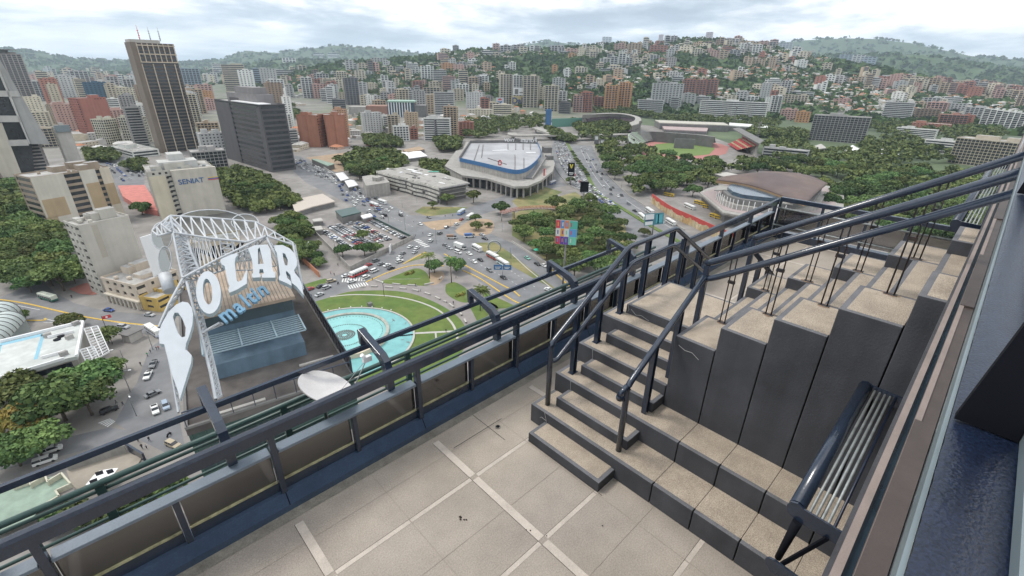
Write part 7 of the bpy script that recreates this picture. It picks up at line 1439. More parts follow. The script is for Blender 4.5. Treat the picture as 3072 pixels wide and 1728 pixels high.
HM = [mat('house_wall_%d' % i, c, .85, .15, .2) for i, c in enumerate(((.62, .60, .56), (.55, .48, .38), (.44, .42, .40), (.5, .34, .26)))]+[M['rooftile'], M['roofm'], mat('pale_sheet_roof', (.55, .54, .52), .7, .15, .2), M['glassb']]
def house(mb, x, y, z, w, d, h, a, rn, wi, ri, hip=True):
    k = len(mb.v); ca, sa = math.cos(a), math.sin(a)
    mb.cbox((x, y, z-3), w, d, h+3, a, wi, 5 if not hip else wi)
    for i in range(max(1, int(w/3.5))):                                     # dark windows on both long sides
        u = -w/2+w*(i+.5)/max(1, int(w/3.5))
        for f in range(max(1, int(h/3))):
            for s in (-1, 1):
                vs = [(u-.6, s*(d/2+.03)), (u+.6, s*(d/2+.03))]; z0 = z+1+3*f
                P = [(x+vx*ca-vy*sa, y+vx*sa+vy*ca) for vx, vy in vs]; mb.add([(P[0][0], P[0][1], z0), (P[1][0], P[1][1], z0), (P[1][0], P[1][1], z0+1.2), (P[0][0], P[0][1], z0+1.2)], [(0, 1, 2, 3)], 7)
    if hip:
        e = .5; q = [(-w/2-e, -d/2-e, z+h), (w/2+e, -d/2-e, z+h), (w/2+e, d/2+e, z+h), (-w/2-e, d/2+e, z+h), (-w/2+d*.35, 0, z+h+d*.22), (w/2-d*.35, 0, z+h+d*.22)]
        mb.add([(x+vx*ca-vy*sa, y+vx*sa+vy*ca, vz) for vx, vy, vz in q], [(0, 1, 5, 4), (1, 2, 5), (2, 3, 4, 5), (3, 0, 4), (3, 2, 1, 0)], ri)
def scatter_houses():
    rn = random.Random(5); L = []
    zones = [([(1900, 225), (2200, 235), (2570, 262), (2570, 300), (2200, 290), (1960, 262)], 480), ([(1960, 205), (2250, 215), (2570, 240), (2570, 262), (2200, 235), (1900, 225)], 360), ([(2000, 185), (2280, 195), (2250, 215), (1960, 205)], 110), ([(1380, 205), (1560, 195), (1640, 205), (1600, 225), (1400, 222)], 170), ([(1560, 165), (1960, 140), (2050, 165), (1960, 200), (1640, 205)], 480), ([(1100, 140), (1400, 128), (1900, 100), (2050, 150), (1900, 155), (1500, 140), (1150, 165)], 620), ([(860, 160), (1250, 165), (1250, 215), (900, 215)], 300), ([(560, 185), (900, 180), (900, 225), (620, 225)], 260), ([(100, 182), (560, 178), (560, 205), (100, 215)], 260), ([(860, 280), (1300, 270), (1350, 285), (1250, 315), (1080, 345), (890, 350)], 90), ([(130, 290), (330, 330), (300, 400), (130, 370)], 26), ([(620, 330), (770, 300), (900, 340), (880, 372), (740, 385)], 30), ([(1250, 222), (1520, 222), (1500, 282), (1250, 290)], 70), ([(1700, 235), (1900, 225), (1960, 262), (1850, 262)], 60), ([(560, 225), (760, 225), (760, 300), (700, 300)], 50), ([(1900, 125), (2100, 150), (2050, 165), (1900, 150)], 50)]
    for poly, n in zones:
        xs = [p[0] for p in poly]; ys = [p[1] for p in poly]; k = 0; tries = 0
        while k < n and tries < n*12:
            tries += 1; p = (rn.uniform(min(xs), max(xs)), rn.uniform(min(ys), max(ys)))
            if not pip(p, poly) or any(pip(p, q) for q in GREEN): continue
            g = gt(p); w = rn.uniform(9, 22); d = rn.uniform(8, 13); r = w*.45
            if not free(g.x, g.y, r, .8): continue
            PL.append((g.x, g.y, r)); L.append((math.hypot(g.x, g.y)/w, p, g, w, d, rn.choice((3.2, 4.5, 6.4, 6.4, 9.5)), rn.uniform(0, 3.14), rn.choice((0, 0, 0, 1, 1, 2, 3)), rn.choice((4, 4, 4, 5, 6, 6, 5)), rn.random() < .6)); k += 1
    L.sort(key=lambda t: t[0]); wn = ('white', 'beige', 'grey', 'pinkish'); rf = {4: 'clay', 5: 'grey', 6: 'pale'}
    stuff = MB(); vs = 0
    for i, (q, p, g, w, d, h, a, wi, ri, hip) in enumerate(L):
        if i < 295:
            mb = MB(); house(mb, 0, 0, 0, w, d, h, 0, rn, wi, ri, hip); o = mb.build('house', HM); o.location = g; o.rotation_euler = (0, 0, a)
            s, alt = where(p[0], g); lb = '%s %s house, %s roof, %s%s' % ('low' if h < 4 else 'wide' if w > 16 else 'tall' if h > 7 else 'small', wn[wi], rf[ri] if hip else 'flat', s, alt); tag(o, lb, 'house', lb)
        else: house(stuff, g.x, g.y, g.z, w, d, h, a, rn, wi, ri, hip)
    o = stuff.build('distant_houses', HM); tag(o, 'mass of small distant houses covering the valley and the hillsides', 'houses', None, 'stuff'); print('houses', len(L))
scatter_houses()
# ================================================================ vegetation
def vegetation():
    rn = random.Random(21); C = []
    Z = [([(1490, 330), (1580, 320), (1590, 352), (1700, 400), (1900, 402), (1960, 392), (2100, 400), (2060, 440), (1960, 430), (1820, 430), (1780, 462), (1700, 462), (1655, 478), (1590, 480), (1560, 462), (1520, 400)], 9, 'spreading tree in the dense wood between the highway and the auditorium', 'big'),
         ([(2060, 420), (2200, 400), (2400, 430), (2520, 440), (2530, 500), (2420, 600), (2250, 580), (2080, 520), (2060, 470)], 9.5, 'broad crowned tree in the wood behind the climbing handrails', 'big'),
         ([(1950, 335), (2030, 355), (2040, 385), (2160, 372), (2200, 340), (2300, 335), (2300, 345), (2400, 365), (2400, 400), (2250, 405), (2100, 402), (1950, 392), (1915, 365)], 9, 'umbrella crowned tree on the campus around the white pitched roofs', 'big'),
         ([(2160, 312), (2300, 305), (2520, 325), (2530, 345), (2390, 345), (2200, 330)], 8, 'dark tree in the belt above the low white campus blocks', 'mid'),
         ([(1180, 297), (1370, 283), (1385, 315), (1300, 322), (1200, 345), (1165, 335)], 8, 'tree in the wood between the arena and the ribbed towers', 'mid'),
         ([(1375, 318), (1450, 345), (1440, 352), (1385, 340)], 7, 'tree at the foot of the flyover left of the highway', 'mid'), ([(1440, 300), (1600, 305), (1600, 330), (1500, 345), (1460, 345)], 8.5, 'dark tree in front of the baseball stadium', 'mid'),
         ([(1500, 268), (1640, 270), (1640, 292), (1500, 285)], 8, 'tree behind the baseball stadium at the foot of the towers', 'mid'), ([(1640, 285), (1960, 300), (1960, 315), (1640, 300)], 8, 'tree in the row below the long white striped block', 'mid'), ([(1900, 320), (2030, 330), (2030, 345), (1880, 335)], 8, 'tree left of the broad grey grid block', 'mid'),
         ([(850, 400), (900, 378), (985, 376), (1017, 405), (985, 432), (905, 438)], 7.5, 'dark tree in the clump beside the avenue above the concrete shed', 'big'), ([(917, 338), (994, 338), (1010, 360), (925, 360)], 6, 'tree behind the bare lot left of the arena', 'mid'), ([(1057, 402), (1130, 408), (1137, 435), (1080, 430)], 5.5, 'bushy tree between the derelict building and the arena', 'mid'), ([(1090, 345), (1160, 345), (1150, 372), (1110, 372)], 7, 'tree behind the arena on its left', 'mid'),
         ([(548, 430), (610, 420), (655, 440), (700, 462), (740, 500), (720, 512), (640, 520), (575, 490)], 6, 'green tree in the clump below the dark grey office', 'big'), ([(690, 550), (745, 535), (785, 565), (740, 600), (800, 610), (790, 640), (735, 640)], 5.5, 'tree along the alley left of the parking lot', 'big'),
         ([(0, 460), (60, 470), (125, 560), (185, 640), (180, 700), (100, 720), (0, 700), (-40, 560)], 8, 'dark tree in the grove at the left edge', 'big'), ([(1290, 552), (1345, 540), (1440, 520), (1475, 490), (1490, 510), (1560, 530), (1572, 590), (1590, 610), (1560, 640), (1480, 690), (1390, 655), (1345, 612)], 6.5, 'tree in the park around the colourful poster billboard', 'big'),
         ([(215, 372), (290, 380), (290, 395), (225, 395)], 6, 'tree in the street below the terracotta red block', 'mid'), ([(318, 402), (362, 402), (362, 418), (320, 415)], 6, 'dark tree beside the downtown street traffic', 'mid'), ([(480, 412), (560, 425), (560, 440), (500, 430)], 6, 'tree between the government block and the dark office', 'mid'), ([(560, 240), (740, 262), (760, 290), (700, 300)], 7, 'tree among the blocks behind the dark grey office', 'mid'), ([(905, 290), (960, 300), (1000, 320), (900, 320)], 7, 'tree right of the twin brick slabs', 'mid'), ([(1250, 225), (1480, 225), (1500, 275), (1380, 262), (1250, 250)], 8, 'tree on the low ground around the ribbed towers', 'mid'), ([(915, 225), (1060, 225), (1060, 262), (925, 255)], 8, 'tree on the slope right of the dark grey slab tower', 'mid')]
    for poly, r, lb, kind in Z:
        xs = [p[0] for p in poly]; ys = [p[1] for p in poly]; T_ = []
        for _ in range(3000):
            p = (rn.uniform(min(xs), max(xs)), rn.uniform(min(ys), max(ys)))
            if not pip(p, poly): continue
            rr = r*rn.uniform(.7, 1.2); g = gt(p, 6.)
            if any((g.x-a)**2+(g.y-b)**2 < ((rr+c)*(.8 if 'poster' in lb else .54))**2 for a, b, c in T_): continue
            T_.append((g.x, g.y, rr)); fx, fy = (p[0]-min(xs))/(max(xs)-min(xs)), (p[1]-min(ys))/(max(ys)-min(ys)); sz = 'small' if rr < r*.85 else 'large' if rr > r*1.05 else 'medium'
            lb2 = '%s %s, %s %s' % (sz, lb.replace('dark tree', 'tree').replace('green tree', 'tree').replace('broad crowned ', '').replace('spreading ', '').replace('umbrella crowned ', '').replace('dense ', '').replace('bushy ', ''), 'far' if fy < .33 else 'near' if fy > .67 else 'middle', 'left' if fx < .33 else 'right' if fx > .67 else 'centre'); C.append((math.hypot(g.x, g.y)/rr, (g.x, g.y), rr, lb2, kind))
            if len(T_) > 130: break
    L1 = [(T5(1060, 115), 7, 'lone dark tree between the cream block and the government block', 'big'), (T5(520, 965), 4.5, 'bright green tree behind the low white roofed building', 'big'), (T5(130, 930), 4, 'small tree on the traffic island at the left', 'big'), (T5(800, 1080), 4.5, 'round tree beside the louvre screens under the flag', 'big'), (T5(860, 1310), 4, 'tufted tree in front of the lower louvre screen', 'big'), (T5(150, 1390), 8, 'large sparse tree covering the low building front', 'big'), (T5(640, 1440), 9, 'large tree between the low building and the side street', 'big'), (T9(420, 120), 10, 'very large green tree above the zebra crossing', 'big'), (T9(640, 110), 8, 'large green tree beside the zebra crossing', 'big'), (T9(200, 240), 8, 'yellowing tree at the lower left', 'yel'), (T9(60, 60), 9, 'dark tree at the left edge below the low building', 'big'), (T9(260, 440), 7, 'dark green tree by the parked white vans', 'big'), (T9(90, 500), 7, 'dark tree at the left edge by the road', 'big'), (T6(650, 440), 5, 'pale flowering tree inside the parking lot', 'big'), (T6(810, 330), 4.5, 'tall dark tree in the parking lot, upper one', 'big'), (T6(815, 430), 5.5, 'tall dark tree in the parking lot, middle one', 'big'), (T6(900, 420), 4.5, 'dark tree in the parking lot, right one', 'big'), (T6(470, 525), 4, 'round tree at the corner wall of the alley', 'big'), (T6(1660, 250), 4.5, 'round tree on the sandy island', 'big'), (T6(1655, 200), 4, 'tree at the top of the sandy island', 'big'), (T6(1750, 185), 3, 'small trimmed round tree beside the sandy island', 'bush'), (T6(1850, 115), 7, 'round dense tree between the branch road and the footbridge', 'big'), (T7(330, 70), 8, 'largest dark dome tree right of the footbridge', 'big'), (T6(1440, 50), 6, 'bright green tree in front of the derelict building', 'big'), (T6(1640, 20), 6, 'thin tall tree at the right end of the derelict building', 'mid'), (T6(1330, 95), 4, 'bush at the foot of the derelict building', 'big'), (T6(1345, 560), 5, 'dark tree beside the palms on the plaza', 'big'), (T6(1510, 545), 5.5, 'round dark tree between the palms on the plaza', 'big'), (T3(438, 1350), 4.5, 'small tree under the black and yellow billboard', 'mid'), (CB(840, 760), 8, 'round tree in front of the auditorium, upper one', 'big'), (CB(915, 870), 7.5, 'round tree beside the auditorium wall, lower one', 'big'), (CB(590, 800), 8, 'tree at the top of the coach yard', 'big'), (T7(1000, 300), 4, 'flowering shrubby tree under the teal billboard', 'big'), (T7(480, 100), 5.5, 'tree right of the dome tree by the highway', 'big')]
    for p, r, lb, kind in L1: tree(p, r, lb, None, kind)
    for i in range(16): p = T3(455+i*8, 1115+i*11); tree(p, rn.uniform(2.2, 3.6), 'bush on the planted highway median', 'bushes on the planted highway median', 'bush', name='bush')
    for i in range(10): p = crop(0, 1278, 3.22)(400+i*130, 700-i*38); tree(p, rn.uniform(3, 4.5), 'leafy shrub in the hedge below the terrace', 'shrubs in the hedge below the terrace', 'bush', name='shrub')
    C.sort(key=lambda t: t[0]); rest = []
    for i, (q, xy, r, lb, kind) in enumerate(C):
        if i < 262: tree(None, r, lb, lb+' group', kind if q < 75 else 'mid', xy=xy)
        else: rest.append((*xy, float(terrain(*xy)), r))
    print('trees', len(C), 'rest', len(rest))
    rs = np.random.RandomState(4); Q = []; TN = []
    for x, y, z, r in rest:
        lob = [(x+r*.45*math.cos(a), y+r*.45*math.sin(a), z+r*.85+r*.15*math.sin(a*3), r*.5) for a in (0, 1.3, 2.6, 3.9, 5.2)]+[(x, y, z+r, r*.55)]
        q, t = leafcloud(rs, lob, 130, 2.4); Q.append(q); TN.append(t)
    o = bpy.data.objects.new('wood', cloud_mesh('wood', np.concatenate(Q), np.concatenate(TN), [M['leaf']])); COL.objects.link(o); tag(o, 'far off tree canopy between the valley buildings', 'trees', None, 'stuff')
    # forest on the hills and greenery between far houses
    n = 21000; th = rs.uniform(R(-4), R(96), n); D = 1300*(7.2**rs.rand(n)); x, y = D*np.cos(th), D*np.sin(th); z = terrain(x, y)
    keep = (z > -70) | (rs.rand(n) < .45*((th < R(47)) & (D > 1000))+.10*(D > 2600)); keep &= ~((D > 5200) & (rs.rand(n) < .3)); 
    x, y, z, D = x[keep], y[keep], z[keep], D[keep]; Q = []; TN = []
    m = len(x); k = 7; s = 5.+D*.0016
    X = np.repeat(x, k)+rs.randn(m*k)*np.repeat(s, k)*.9; Y = np.repeat(y, k)+rs.randn(m*k)*np.repeat(s, k)*.9; Zz = terrain(X, Y)+np.repeat(s, k)*(.25+.75*rs.rand(m*k)); S = (np.repeat(s, k)*(.5+.6*rs.rand(m*k)))[:, None]
    nn = rs.randn(m*k, 3)+np.array([0, 0, .9]); nn /= np.linalg.norm(nn, axis=1)[:, None]; t = np.cross(nn, rs.randn(m*k, 3)); t /= np.linalg.norm(t, axis=1)[:, None]; u = np.cross(nn, t); p = np.stack([X, Y, Zz], 1)
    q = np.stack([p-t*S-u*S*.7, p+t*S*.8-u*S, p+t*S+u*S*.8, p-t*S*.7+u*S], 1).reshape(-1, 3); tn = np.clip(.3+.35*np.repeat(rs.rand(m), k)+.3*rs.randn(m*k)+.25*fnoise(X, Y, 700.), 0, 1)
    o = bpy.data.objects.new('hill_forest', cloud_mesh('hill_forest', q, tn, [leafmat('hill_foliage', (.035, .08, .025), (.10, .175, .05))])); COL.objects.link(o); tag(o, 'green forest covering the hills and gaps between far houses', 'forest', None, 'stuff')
    palm(T6(1298, 470), 13, 'tall palm left of the dark plaza trees'); palm(T6(1468, 500), 13, 'tall palm right of the dark plaza trees'); palm(T6(1690, 725), 11, 'leaning palm above the green outer railing, left one'); palm(T6(1712, 740), 9, 'shorter palm beside the leaning one above the railing')
vegetation()

# ================================================================ vehicles
def side(mb, prof, w, m, y0=0.):
    n = len(prof); mb.add([(x, -w/2, z) for x, z in prof]+[(x, w/2, z) for x, z in prof], [tuple(range(n)), tuple(range(2*n-1, n-1, -1))]+[((i+1) % n, i, n+i, n+(i+1) % n) for i in range(n)], m)
def carparts(kind):
    L = {'sedan': 2.2, 'suv': 2.3, 'pickup': 2.6, 'van': 2.4}[kind]; body, glass, roof = MB(), MB(), MB(); W_ = 1.76
    if kind == 'sedan': lo = [(-L, .35), (-L, .8), (-1.7, .93), (1.0, .93), (L-.1, .72), (L, .35)]; gl = [(-1.45, .93), (-.95, 1.36), (.45, 1.36), (1.05, .93)]; rf = (-.95, .45, 1.36)
    elif kind == 'suv': lo = [(-L, .4), (-L, 1.0), (1.05, 1.02), (L-.1, .88), (L, .4)]; gl = [(-2.15, 1.0), (-1.95, 1.62), (.45, 1.62), (1.1, 1.02)]; rf = (-1.95, .45, 1.62)
    elif kind == 'pickup': lo = [(-L, .5), (-L, 1.0), (1.1, 1.02), (L-.1, .9), (L, .5)]; gl = [(-.55, 1.0), (-.4, 1.62), (.6, 1.62), (1.15, 1.02)]; rf = (-.4, .6, 1.62)
    else: lo = [(-L, .4), (-L, 1.2), (1.6, 1.2), (L-.05, .95), (L, .4)]; gl = [(-L+.05, 1.2), (-L+.15, 1.85), (1.0, 1.85), (1.65, 1.2)]; rf = (-L+.15, 1.0, 1.85)
    side(body, lo, W_, 0); n = len(gl); wi = [W_*.94 if z < 1.25 and z < rf[2]-.1 else W_*.78 for x, z in gl]
    glass.add([(x, -w/2, z+.005) for (x, z), w in zip(gl, wi)]+[(x, w/2, z+.005) for (x, z), w in zip(gl, wi)], [tuple(range(n)), tuple(range(2*n-1, n-1, -1))]+[((i+1) % n, i, n+i, n+(i+1) % n) for i in range(n)], 1)
    roof.box(rf[0], rf[1], -W_*.39, W_*.39, rf[2]+.006, rf[2]+.05, 0)
    for s in (-1, 1):
        for x in ((rf[0]+rf[1])/2,): roof.bar((x, s*W_*.455, rf[2]-.42), (x, s*W_*.385, rf[2]), .1, .05, 0)
    if kind == 'pickup': glass.box(-L+.12, -.62, -W_*.42, W_*.42, 1.0, 1.006, 2)
    wh = []
    for x in (-L*.62, L*.62):
        for s in (-1, 1): w = MB(); w.tube([(x, s*.66, .33), (x, s*.90, .33)], .33, 10, 2, smooth=False); wh.append(w)
    li = []
    for s in (-1, 1): w = MB(); w.box(L-.12, L+.015, s*.62-.16, s*.62+.16, .55, .72, 3); li.append(w)
    return body, glass, roof, wh, li
CM = lambda: [M['carpaint'], M['carglass'], M['tyre'], M['lamp']]
KIND = {}
for _k in ('sedan', 'suv', 'pickup', 'van'):
    b_, g_, r_, w_, l_ = carparts(_k); al = MB()
    for m_ in [b_, g_, r_]+w_+l_:
        k0 = len(al.v); al.v += m_.v; al.f += [tuple(i+k0 for i in f) for f in m_.f]; al.m += m_.m; al.sm += m_.sm
    KIND[_k] = (al.mesh('car', CM()), b_.mesh('body', CM()), g_.mesh('windows', CM()), r_.mesh('roof', CM()), [w.mesh('wheel', CM()) for w in w_], [w.mesh('headlight', CM()) for w in l_])
CC = {'white': (.72, .72, .70), 'silver': (.42, .43, .44), 'grey': (.17, .175, .18), 'black': (.02, .02, .022), 'red': (.35, .03, .03), 'blue': (.03, .08, .28), 'tan': (.40, .33, .22), 'green': (.18, .42, .33), 'yellow': (.6, .42, .05), 'pale blue': (.30, .37, .45)}
NC = [0]
FAR = MB()
def car(g, a, kind, col, lb, grp=None, parts=False, dz=.075, sc=1.):
    NC[0] += 1; c = CC[col]; K = KIND[kind]
    if NC[0] > 300:
        me = K[0]; ca, sa = math.cos(a), math.sin(a); mi = {'white': 0, 'silver': 1, 'grey': 2, 'black': 3}.get(col, 4)
        FAR.add([(g.x+v.co.x*ca-v.co.y*sa, g.y+v.co.x*sa+v.co.y*ca, GZ+dz+v.co.z) for v in me.vertices], [tuple(p.vertices) for p in me.polygons], mi); n = len(me.polygons)
        for i, p in enumerate(me.polygons):
            if p.material_index: FAR.m[len(FAR.m)-n+i] = 5
        return
    if not parts:
        o = bpy.data.objects.new('car' if kind != 'van' else 'van', K[0]); COL.objects.link(o); o.location = (g.x, g.y, GZ+dz); o.rotation_euler = (0, 0, a); o.color = (*c, 1); o.scale = (sc,)*3; return tag(o, lb, 'car', grp)
    t = thing({'van': 'van', 'pickup': 'pickup_truck'}.get(kind, 'car'), lb, {'van': 'van', 'pickup': 'pickup truck'}.get(kind, 'car'), (g.x, g.y, GZ+dz), a, grp); t.scale = (sc,)*3
    for nm, me in [('body', K[1]), ('windows', K[2]), ('roof', K[3])]+[('wheel', m) for m in K[4]]+[('headlight', m) for m in K[5]]:
        o = bpy.data.objects.new(nm, me); COL.objects.link(o); o.parent = t; o.color = (*c, 1)
def heading(g, path):
    P = [gp(p) for p in path]; best = min(range(len(P)-1), key=lambda i: ((P[i]+P[i+1])/2-g).length); d = P[best+1]-P[best]; return math.atan2(d.y, d.x)
BUS = {}
def bus(p, path, c1, c2, lb, L=9.5, name='bus', grp=None, flip=0):
    g = gp(p); a = heading(g, path)+(math.pi if flip else 0); t = thing(name, lb, name, (g.x, g.y, GZ+.08), a, grp)
    m1, m2 = mat('bus_upper', c1, .4, .08, 1), mat('bus_lower', c2, .45, .1, 1); H = 3.0 if L > 7 else 2.6; W_ = 2.4
    b = MB(); b.box(-L/2, L/2, -W_/2, W_/2, .4, 1.25); b.build('lower_body', m2, t, bevel=.08); b = MB(); b.box(-L/2+.05, L/2-.05, -W_/2+.04, W_/2-.04, 1.252, 2.1)
    if name == 'truck': b = MB(); b.box(L/2-1.6, L/2-.02, -W_/2+.1, W_/2-.1, 1.25, 2.0)
    b.build('windows', M['carglass'], t); b = MB(); b.box(-L/2, L/2 if name == 'bus' else L/2-1.9, -W_/2, W_/2, 2.102 if name == 'bus' else 1.26, H); b.build('roof', m1, t, bevel=.1)
    b = MB()
    for i in range(int(L/1.2)): x = -L/2+.1+(L-.2)*i/max(1, int(L/1.2)-1); b.box(x-.07, x+.07, -W_/2+.005, W_/2-.005, 1.25, 2.11)
    if name == 'bus': b.build('window_pillars', m1, t)
    if name == 'bus': b = MB(); b.box(-L*.2, L*.05, -.6, .6, H+.002, H+.25); b.build('roof_hatch', m1, t)
    for x in (-L*.3, L*.33):
        for s in (-1, 1): w = MB(); w.tube([(x, s*.95, .45), (x, s*1.24, .45)], .45, 12, smooth=False); w.build('wheel', M['tyre'], t)
def traffic():
    rn = random.Random(31); pick = lambda: rn.choice(['white']*7+['silver']*4+['grey']*3+['black']*3+['red', 'blue', 'tan'])
    kd = lambda: rn.choice(['sedan']*5+['suv']*3+['van', 'pickup'])
    low = [T6(395, 770), T6(560, 700), T6(760, 650), T6(900, 590), T6(1060, 530), T6(1220, 420), T6(1320, 330), T6(1250, 240)]; rt = [T6(1400, 400), T6(1560, 460), T6(1700, 540), T6(1932, 690)]; br = [T6(1380, 310), T6(1520, 240), T6(1700, 120), T6(1900, 60)]; av = [T2(285, 1200), T2(480, 1300), T6(300, -30), T6(700, 60), T6(900, 135), T6(1250, 320)]
    S = [(1162, 420, low, 'white'), (1215, 428, low, 'white'), (1198, 460, low, 'silver'), (1108, 470, low, 'grey'), (1085, 500, low, 'white'), (1085, 530, low, 'white'), (1020, 582, low, 'black'), (990, 560, low, 'white'), (945, 550, low, 'grey'), (905, 525, low, 'grey'), (850, 557, low, 'red'), (895, 603, low, 'white'), (830, 650, low, 'white'), (680, 640, low, 'white'), (722, 683, low, 'white'), (570, 680, low, 'tan'), (490, 718, low, 'black'), (535, 728, low, 'silver'), (407, 740, low, 'red'), (480, 782, low, 'silver'), (1315, 330, low, 'white'), (1318, 375, low, 'white'), (1388, 318, br, 'grey'), (1240, 248, av, 'white'), (1515, 250, br, 'white'), (1440, 270, br, 'grey'), (1550, 212, br, 'red'), (1095, 183, av, 'black'), (1090, 160, av, 'white'), (1018, 125, av, 'white'), (1305, 198, av, 'grey'), (1705, 328, rt, 'silver'), (1727, 358, rt, 'black'), (1430, 408, rt, 'grey'), (1460, 430, rt, 'silver'), (1525, 463, rt, 'white'), (1610, 473, rt, 'white'), (1645, 533, rt, 'white'), (1693, 518, rt, 'black'), (1762, 598, rt, 'grey'), (1867, 652, rt, 'black'), (850, 55, av, 'black'), (780, 48, av, 'white'), (730, 48, av, 'white'), (905, 55, av, 'black')]
    nm = {id(low): 'on the road above the fountain lawn', id(rt): 'on the road right of the plaza palms', id(br): 'on the branch road below the arena', id(av): 'on the avenue beside the parking lot'}
    for i, (x, y, pa, c) in enumerate(S):
        g = gp(T6(x, y)); s, pt = ('van' if (x, y) in ((895, 603), (1525, 463)) else rn.choice(['sedan', 'sedan', 'suv'])), ''
        pos = 'nearest the zebra crossing' if abs(x-720) < 120 and pa is low else 'at the lower left' if x < 580 and pa is low else 'at the junction' if 1140 < x < 1340 and pa is low else ''
        lb = '%s %s %s%s' % (c, {'sedan': 'sedan', 'suv': 'tall car', 'van': 'van'}[s], nm[id(pa)], ', '+pos if pos else ''); car(g, heading(g, pa), s, c, lb, lb, True)
    for x, y, T_, k, c, pa, lb in [(825, 900, T5, 'sedan', 'blue', [T5(560, 860), T5(1200, 950)], 'dark blue sedan on the curved street by the arcade'), (1130, 935, T5, 'sedan', 'silver', [T5(560, 860), T5(1200, 950)], 'silver sedan on the curved street by the yellow house'), (937, 1027, T5, 'suv', 'silver', [T5(560, 960), T5(1200, 1050)], 'silver estate car on the lower lane behind the flag'), (1160, 1310, T5, 'pickup', 'grey', [T5(1190, 1230), T5(1110, 1400)], 'dark grey pickup parked on the side street, upper one'), (1120, 1395, T5, 'pickup', 'white', [T5(1190, 1230), T5(1090, 1440)], 'white pickup parked on the side street, lower one'), (1155, 85, T9, 'sedan', 'grey', [T9(1100, 110), T9(1210, 60)], 'dark blue grey sedan turning on the side street'), (1175, 205, T9, 'pickup', 'white', [T9(1150, 120), T9(1200, 280)], 'white pickup waiting beside the letter building'), (1255, 175, T9, 'suv', 'pale blue', [T9(1230, 120), T9(1270, 230)], 'pale blue car waiting beside the letter building'), (830, 210, T9, 'suv', 'black', [T9(780, 230), T9(890, 190)], 'black car at the zebra crossing under the big tree'), (390, 515, T9, 'van', 'white', [T9(300, 550), T9(480, 490)], 'white van with windows parked below the trees, upper one'), (350, 592, T9, 'van', 'white', [T9(300, 610), T9(480, 550)], 'white van parked below the trees, lower one'), (1310, 470, T9, 'suv', 'tan', [T9(1240, 440), T9(1380, 500)], 'cream off roader at the foot of the letter building'), (115, 505, T7, 'sedan', 'green', [T7(0, 440), T7(200, 560)], 'mint green taxi on the park side road'), (190, 550, T7, 'sedan', 'black', [T7(0, 440), T7(200, 560)], 'black sedan on the park side road'), (240, 562, T7, 'sedan', 'white', [T7(0, 440), T7(200, 560)], 'white sedan on the park side road'), (275, 745, T7, 'sedan', 'white', [T7(100, 700), T7(300, 760)], 'white sedan at the lower right of the junction')]:
        g = gp(T_(x, y)); car(g, heading(g, pa), k, c, lb, None, True)
    R_ = (.5, .05, .05); W_ = (.66, .66, .64)
    for args in [(T6(778, 625), low, W_, R_, 'white and red coach at the zebra crossing', 10.5), (T6(1785, 500), rt, W_, (.4, .08, .06), 'white bus with red side, left one of the pair beside the ring sculpture'), (T6(1862, 552), rt, W_, (.5, .6, .62), 'white bus with pale side, right one of the pair beside the ring sculpture'), (T6(1668, 440), rt, W_, W_, 'white bus between the truck and the ring sculpture', 8), (T6(1615, 200), br, W_, (.4, .5, .4), 'white minibus on the branch road'), (T6(1550, 165), br, (.5, .55, .6), (.1, .2, .45), 'blue and white bus on the branch road'), (T6(893, 110), av, W_, (.4, .06, .05), 'white roofed red bus on the avenue'), (T6(955, 88), av, W_, (.55, .57, .6), 'white bus beside the red one on the avenue'), (T5(370, 815), [T5(300, 790), T5(440, 830)], (.55, .58, .5), (.03, .12, .09), 'dark green bus with a cream roof on the curved street', 10), (T5(1165, 1070), [T5(1100, 1030), T5(1220, 1110)], W_, (.5, .52, .6), 'white bus half hidden behind the letter P', 10), (T7(870-300, 145), [T7(540, 110), T7(620, 180)], W_, W_, 'white bus on the highway beside the black billboard', 11), (CB(390, 1140), [CB(300, 1080), CB(450, 1180)], W_, W_, 'white coach left of the teal billboard', 11), (CB(300, 1210), [CB(230, 1160), CB(360, 1270)], W_, W_, 'white coach behind the teal billboard', 11), (CB(640, 1275), [CB(560, 1230), CB(720, 1330)], W_, W_, 'white coach right of the teal billboard', 11), (CB(865, 1090), [CB(770, 1050), CB(960, 1130)], W_, W_, 'long white coach in the coach yard', 12), (CA(2395, 740), [CA(2300, 770), CA(2480, 700)], (.5, .5, .52), (.12, .16, .3), 'grey blue bus at the right corner of the arena', 10)]: bus(*args)
    bus(T6(1540, 425), rt, W_, W_, 'white box truck on the plaza road', 9, 'truck'); bus(T6(1478, 352), [T6(1440, 350), T6(1520, 350)], (.25, .15, .1), W_, 'white truck with a brown load at the road fork', 6, 'truck'); bus(T6(1612, 342), [T6(1570, 345), T6(1650, 340)], (.05, .12, .3), W_, 'white truck with a blue tarpaulin at the road fork', 6.5, 'truck')
    for x, y in ((600, 940), (640, 950), (960, 1035), (1010, 1050), (1060, 1085), (1200, 1165), (1250, 1190), (1210, 1215), (1150, 1195)):
        g = gp(CB(x, y)); bus(CB(x, y), [CB(x-30, y), CB(x+30, y+12)], (.6, .42, .06), (.6, .42, .06), 'yellow van in the coach yard behind the mural wall', 5.5, 'bus', 'yellow vans in the coach yard')
    # parked rows in the lot
    A, B, C_, D_ = (gp(T6(*p)) for p in ((430, 285), (880, 215), (1150, 352), (715, 570))); u = (C_-B).normalized(); v = (A-B).normalized(); au = math.atan2(u.y, u.x)
    Lu, Lv = (C_-B).length, (A-B).length; row = 0; vv = 2.5
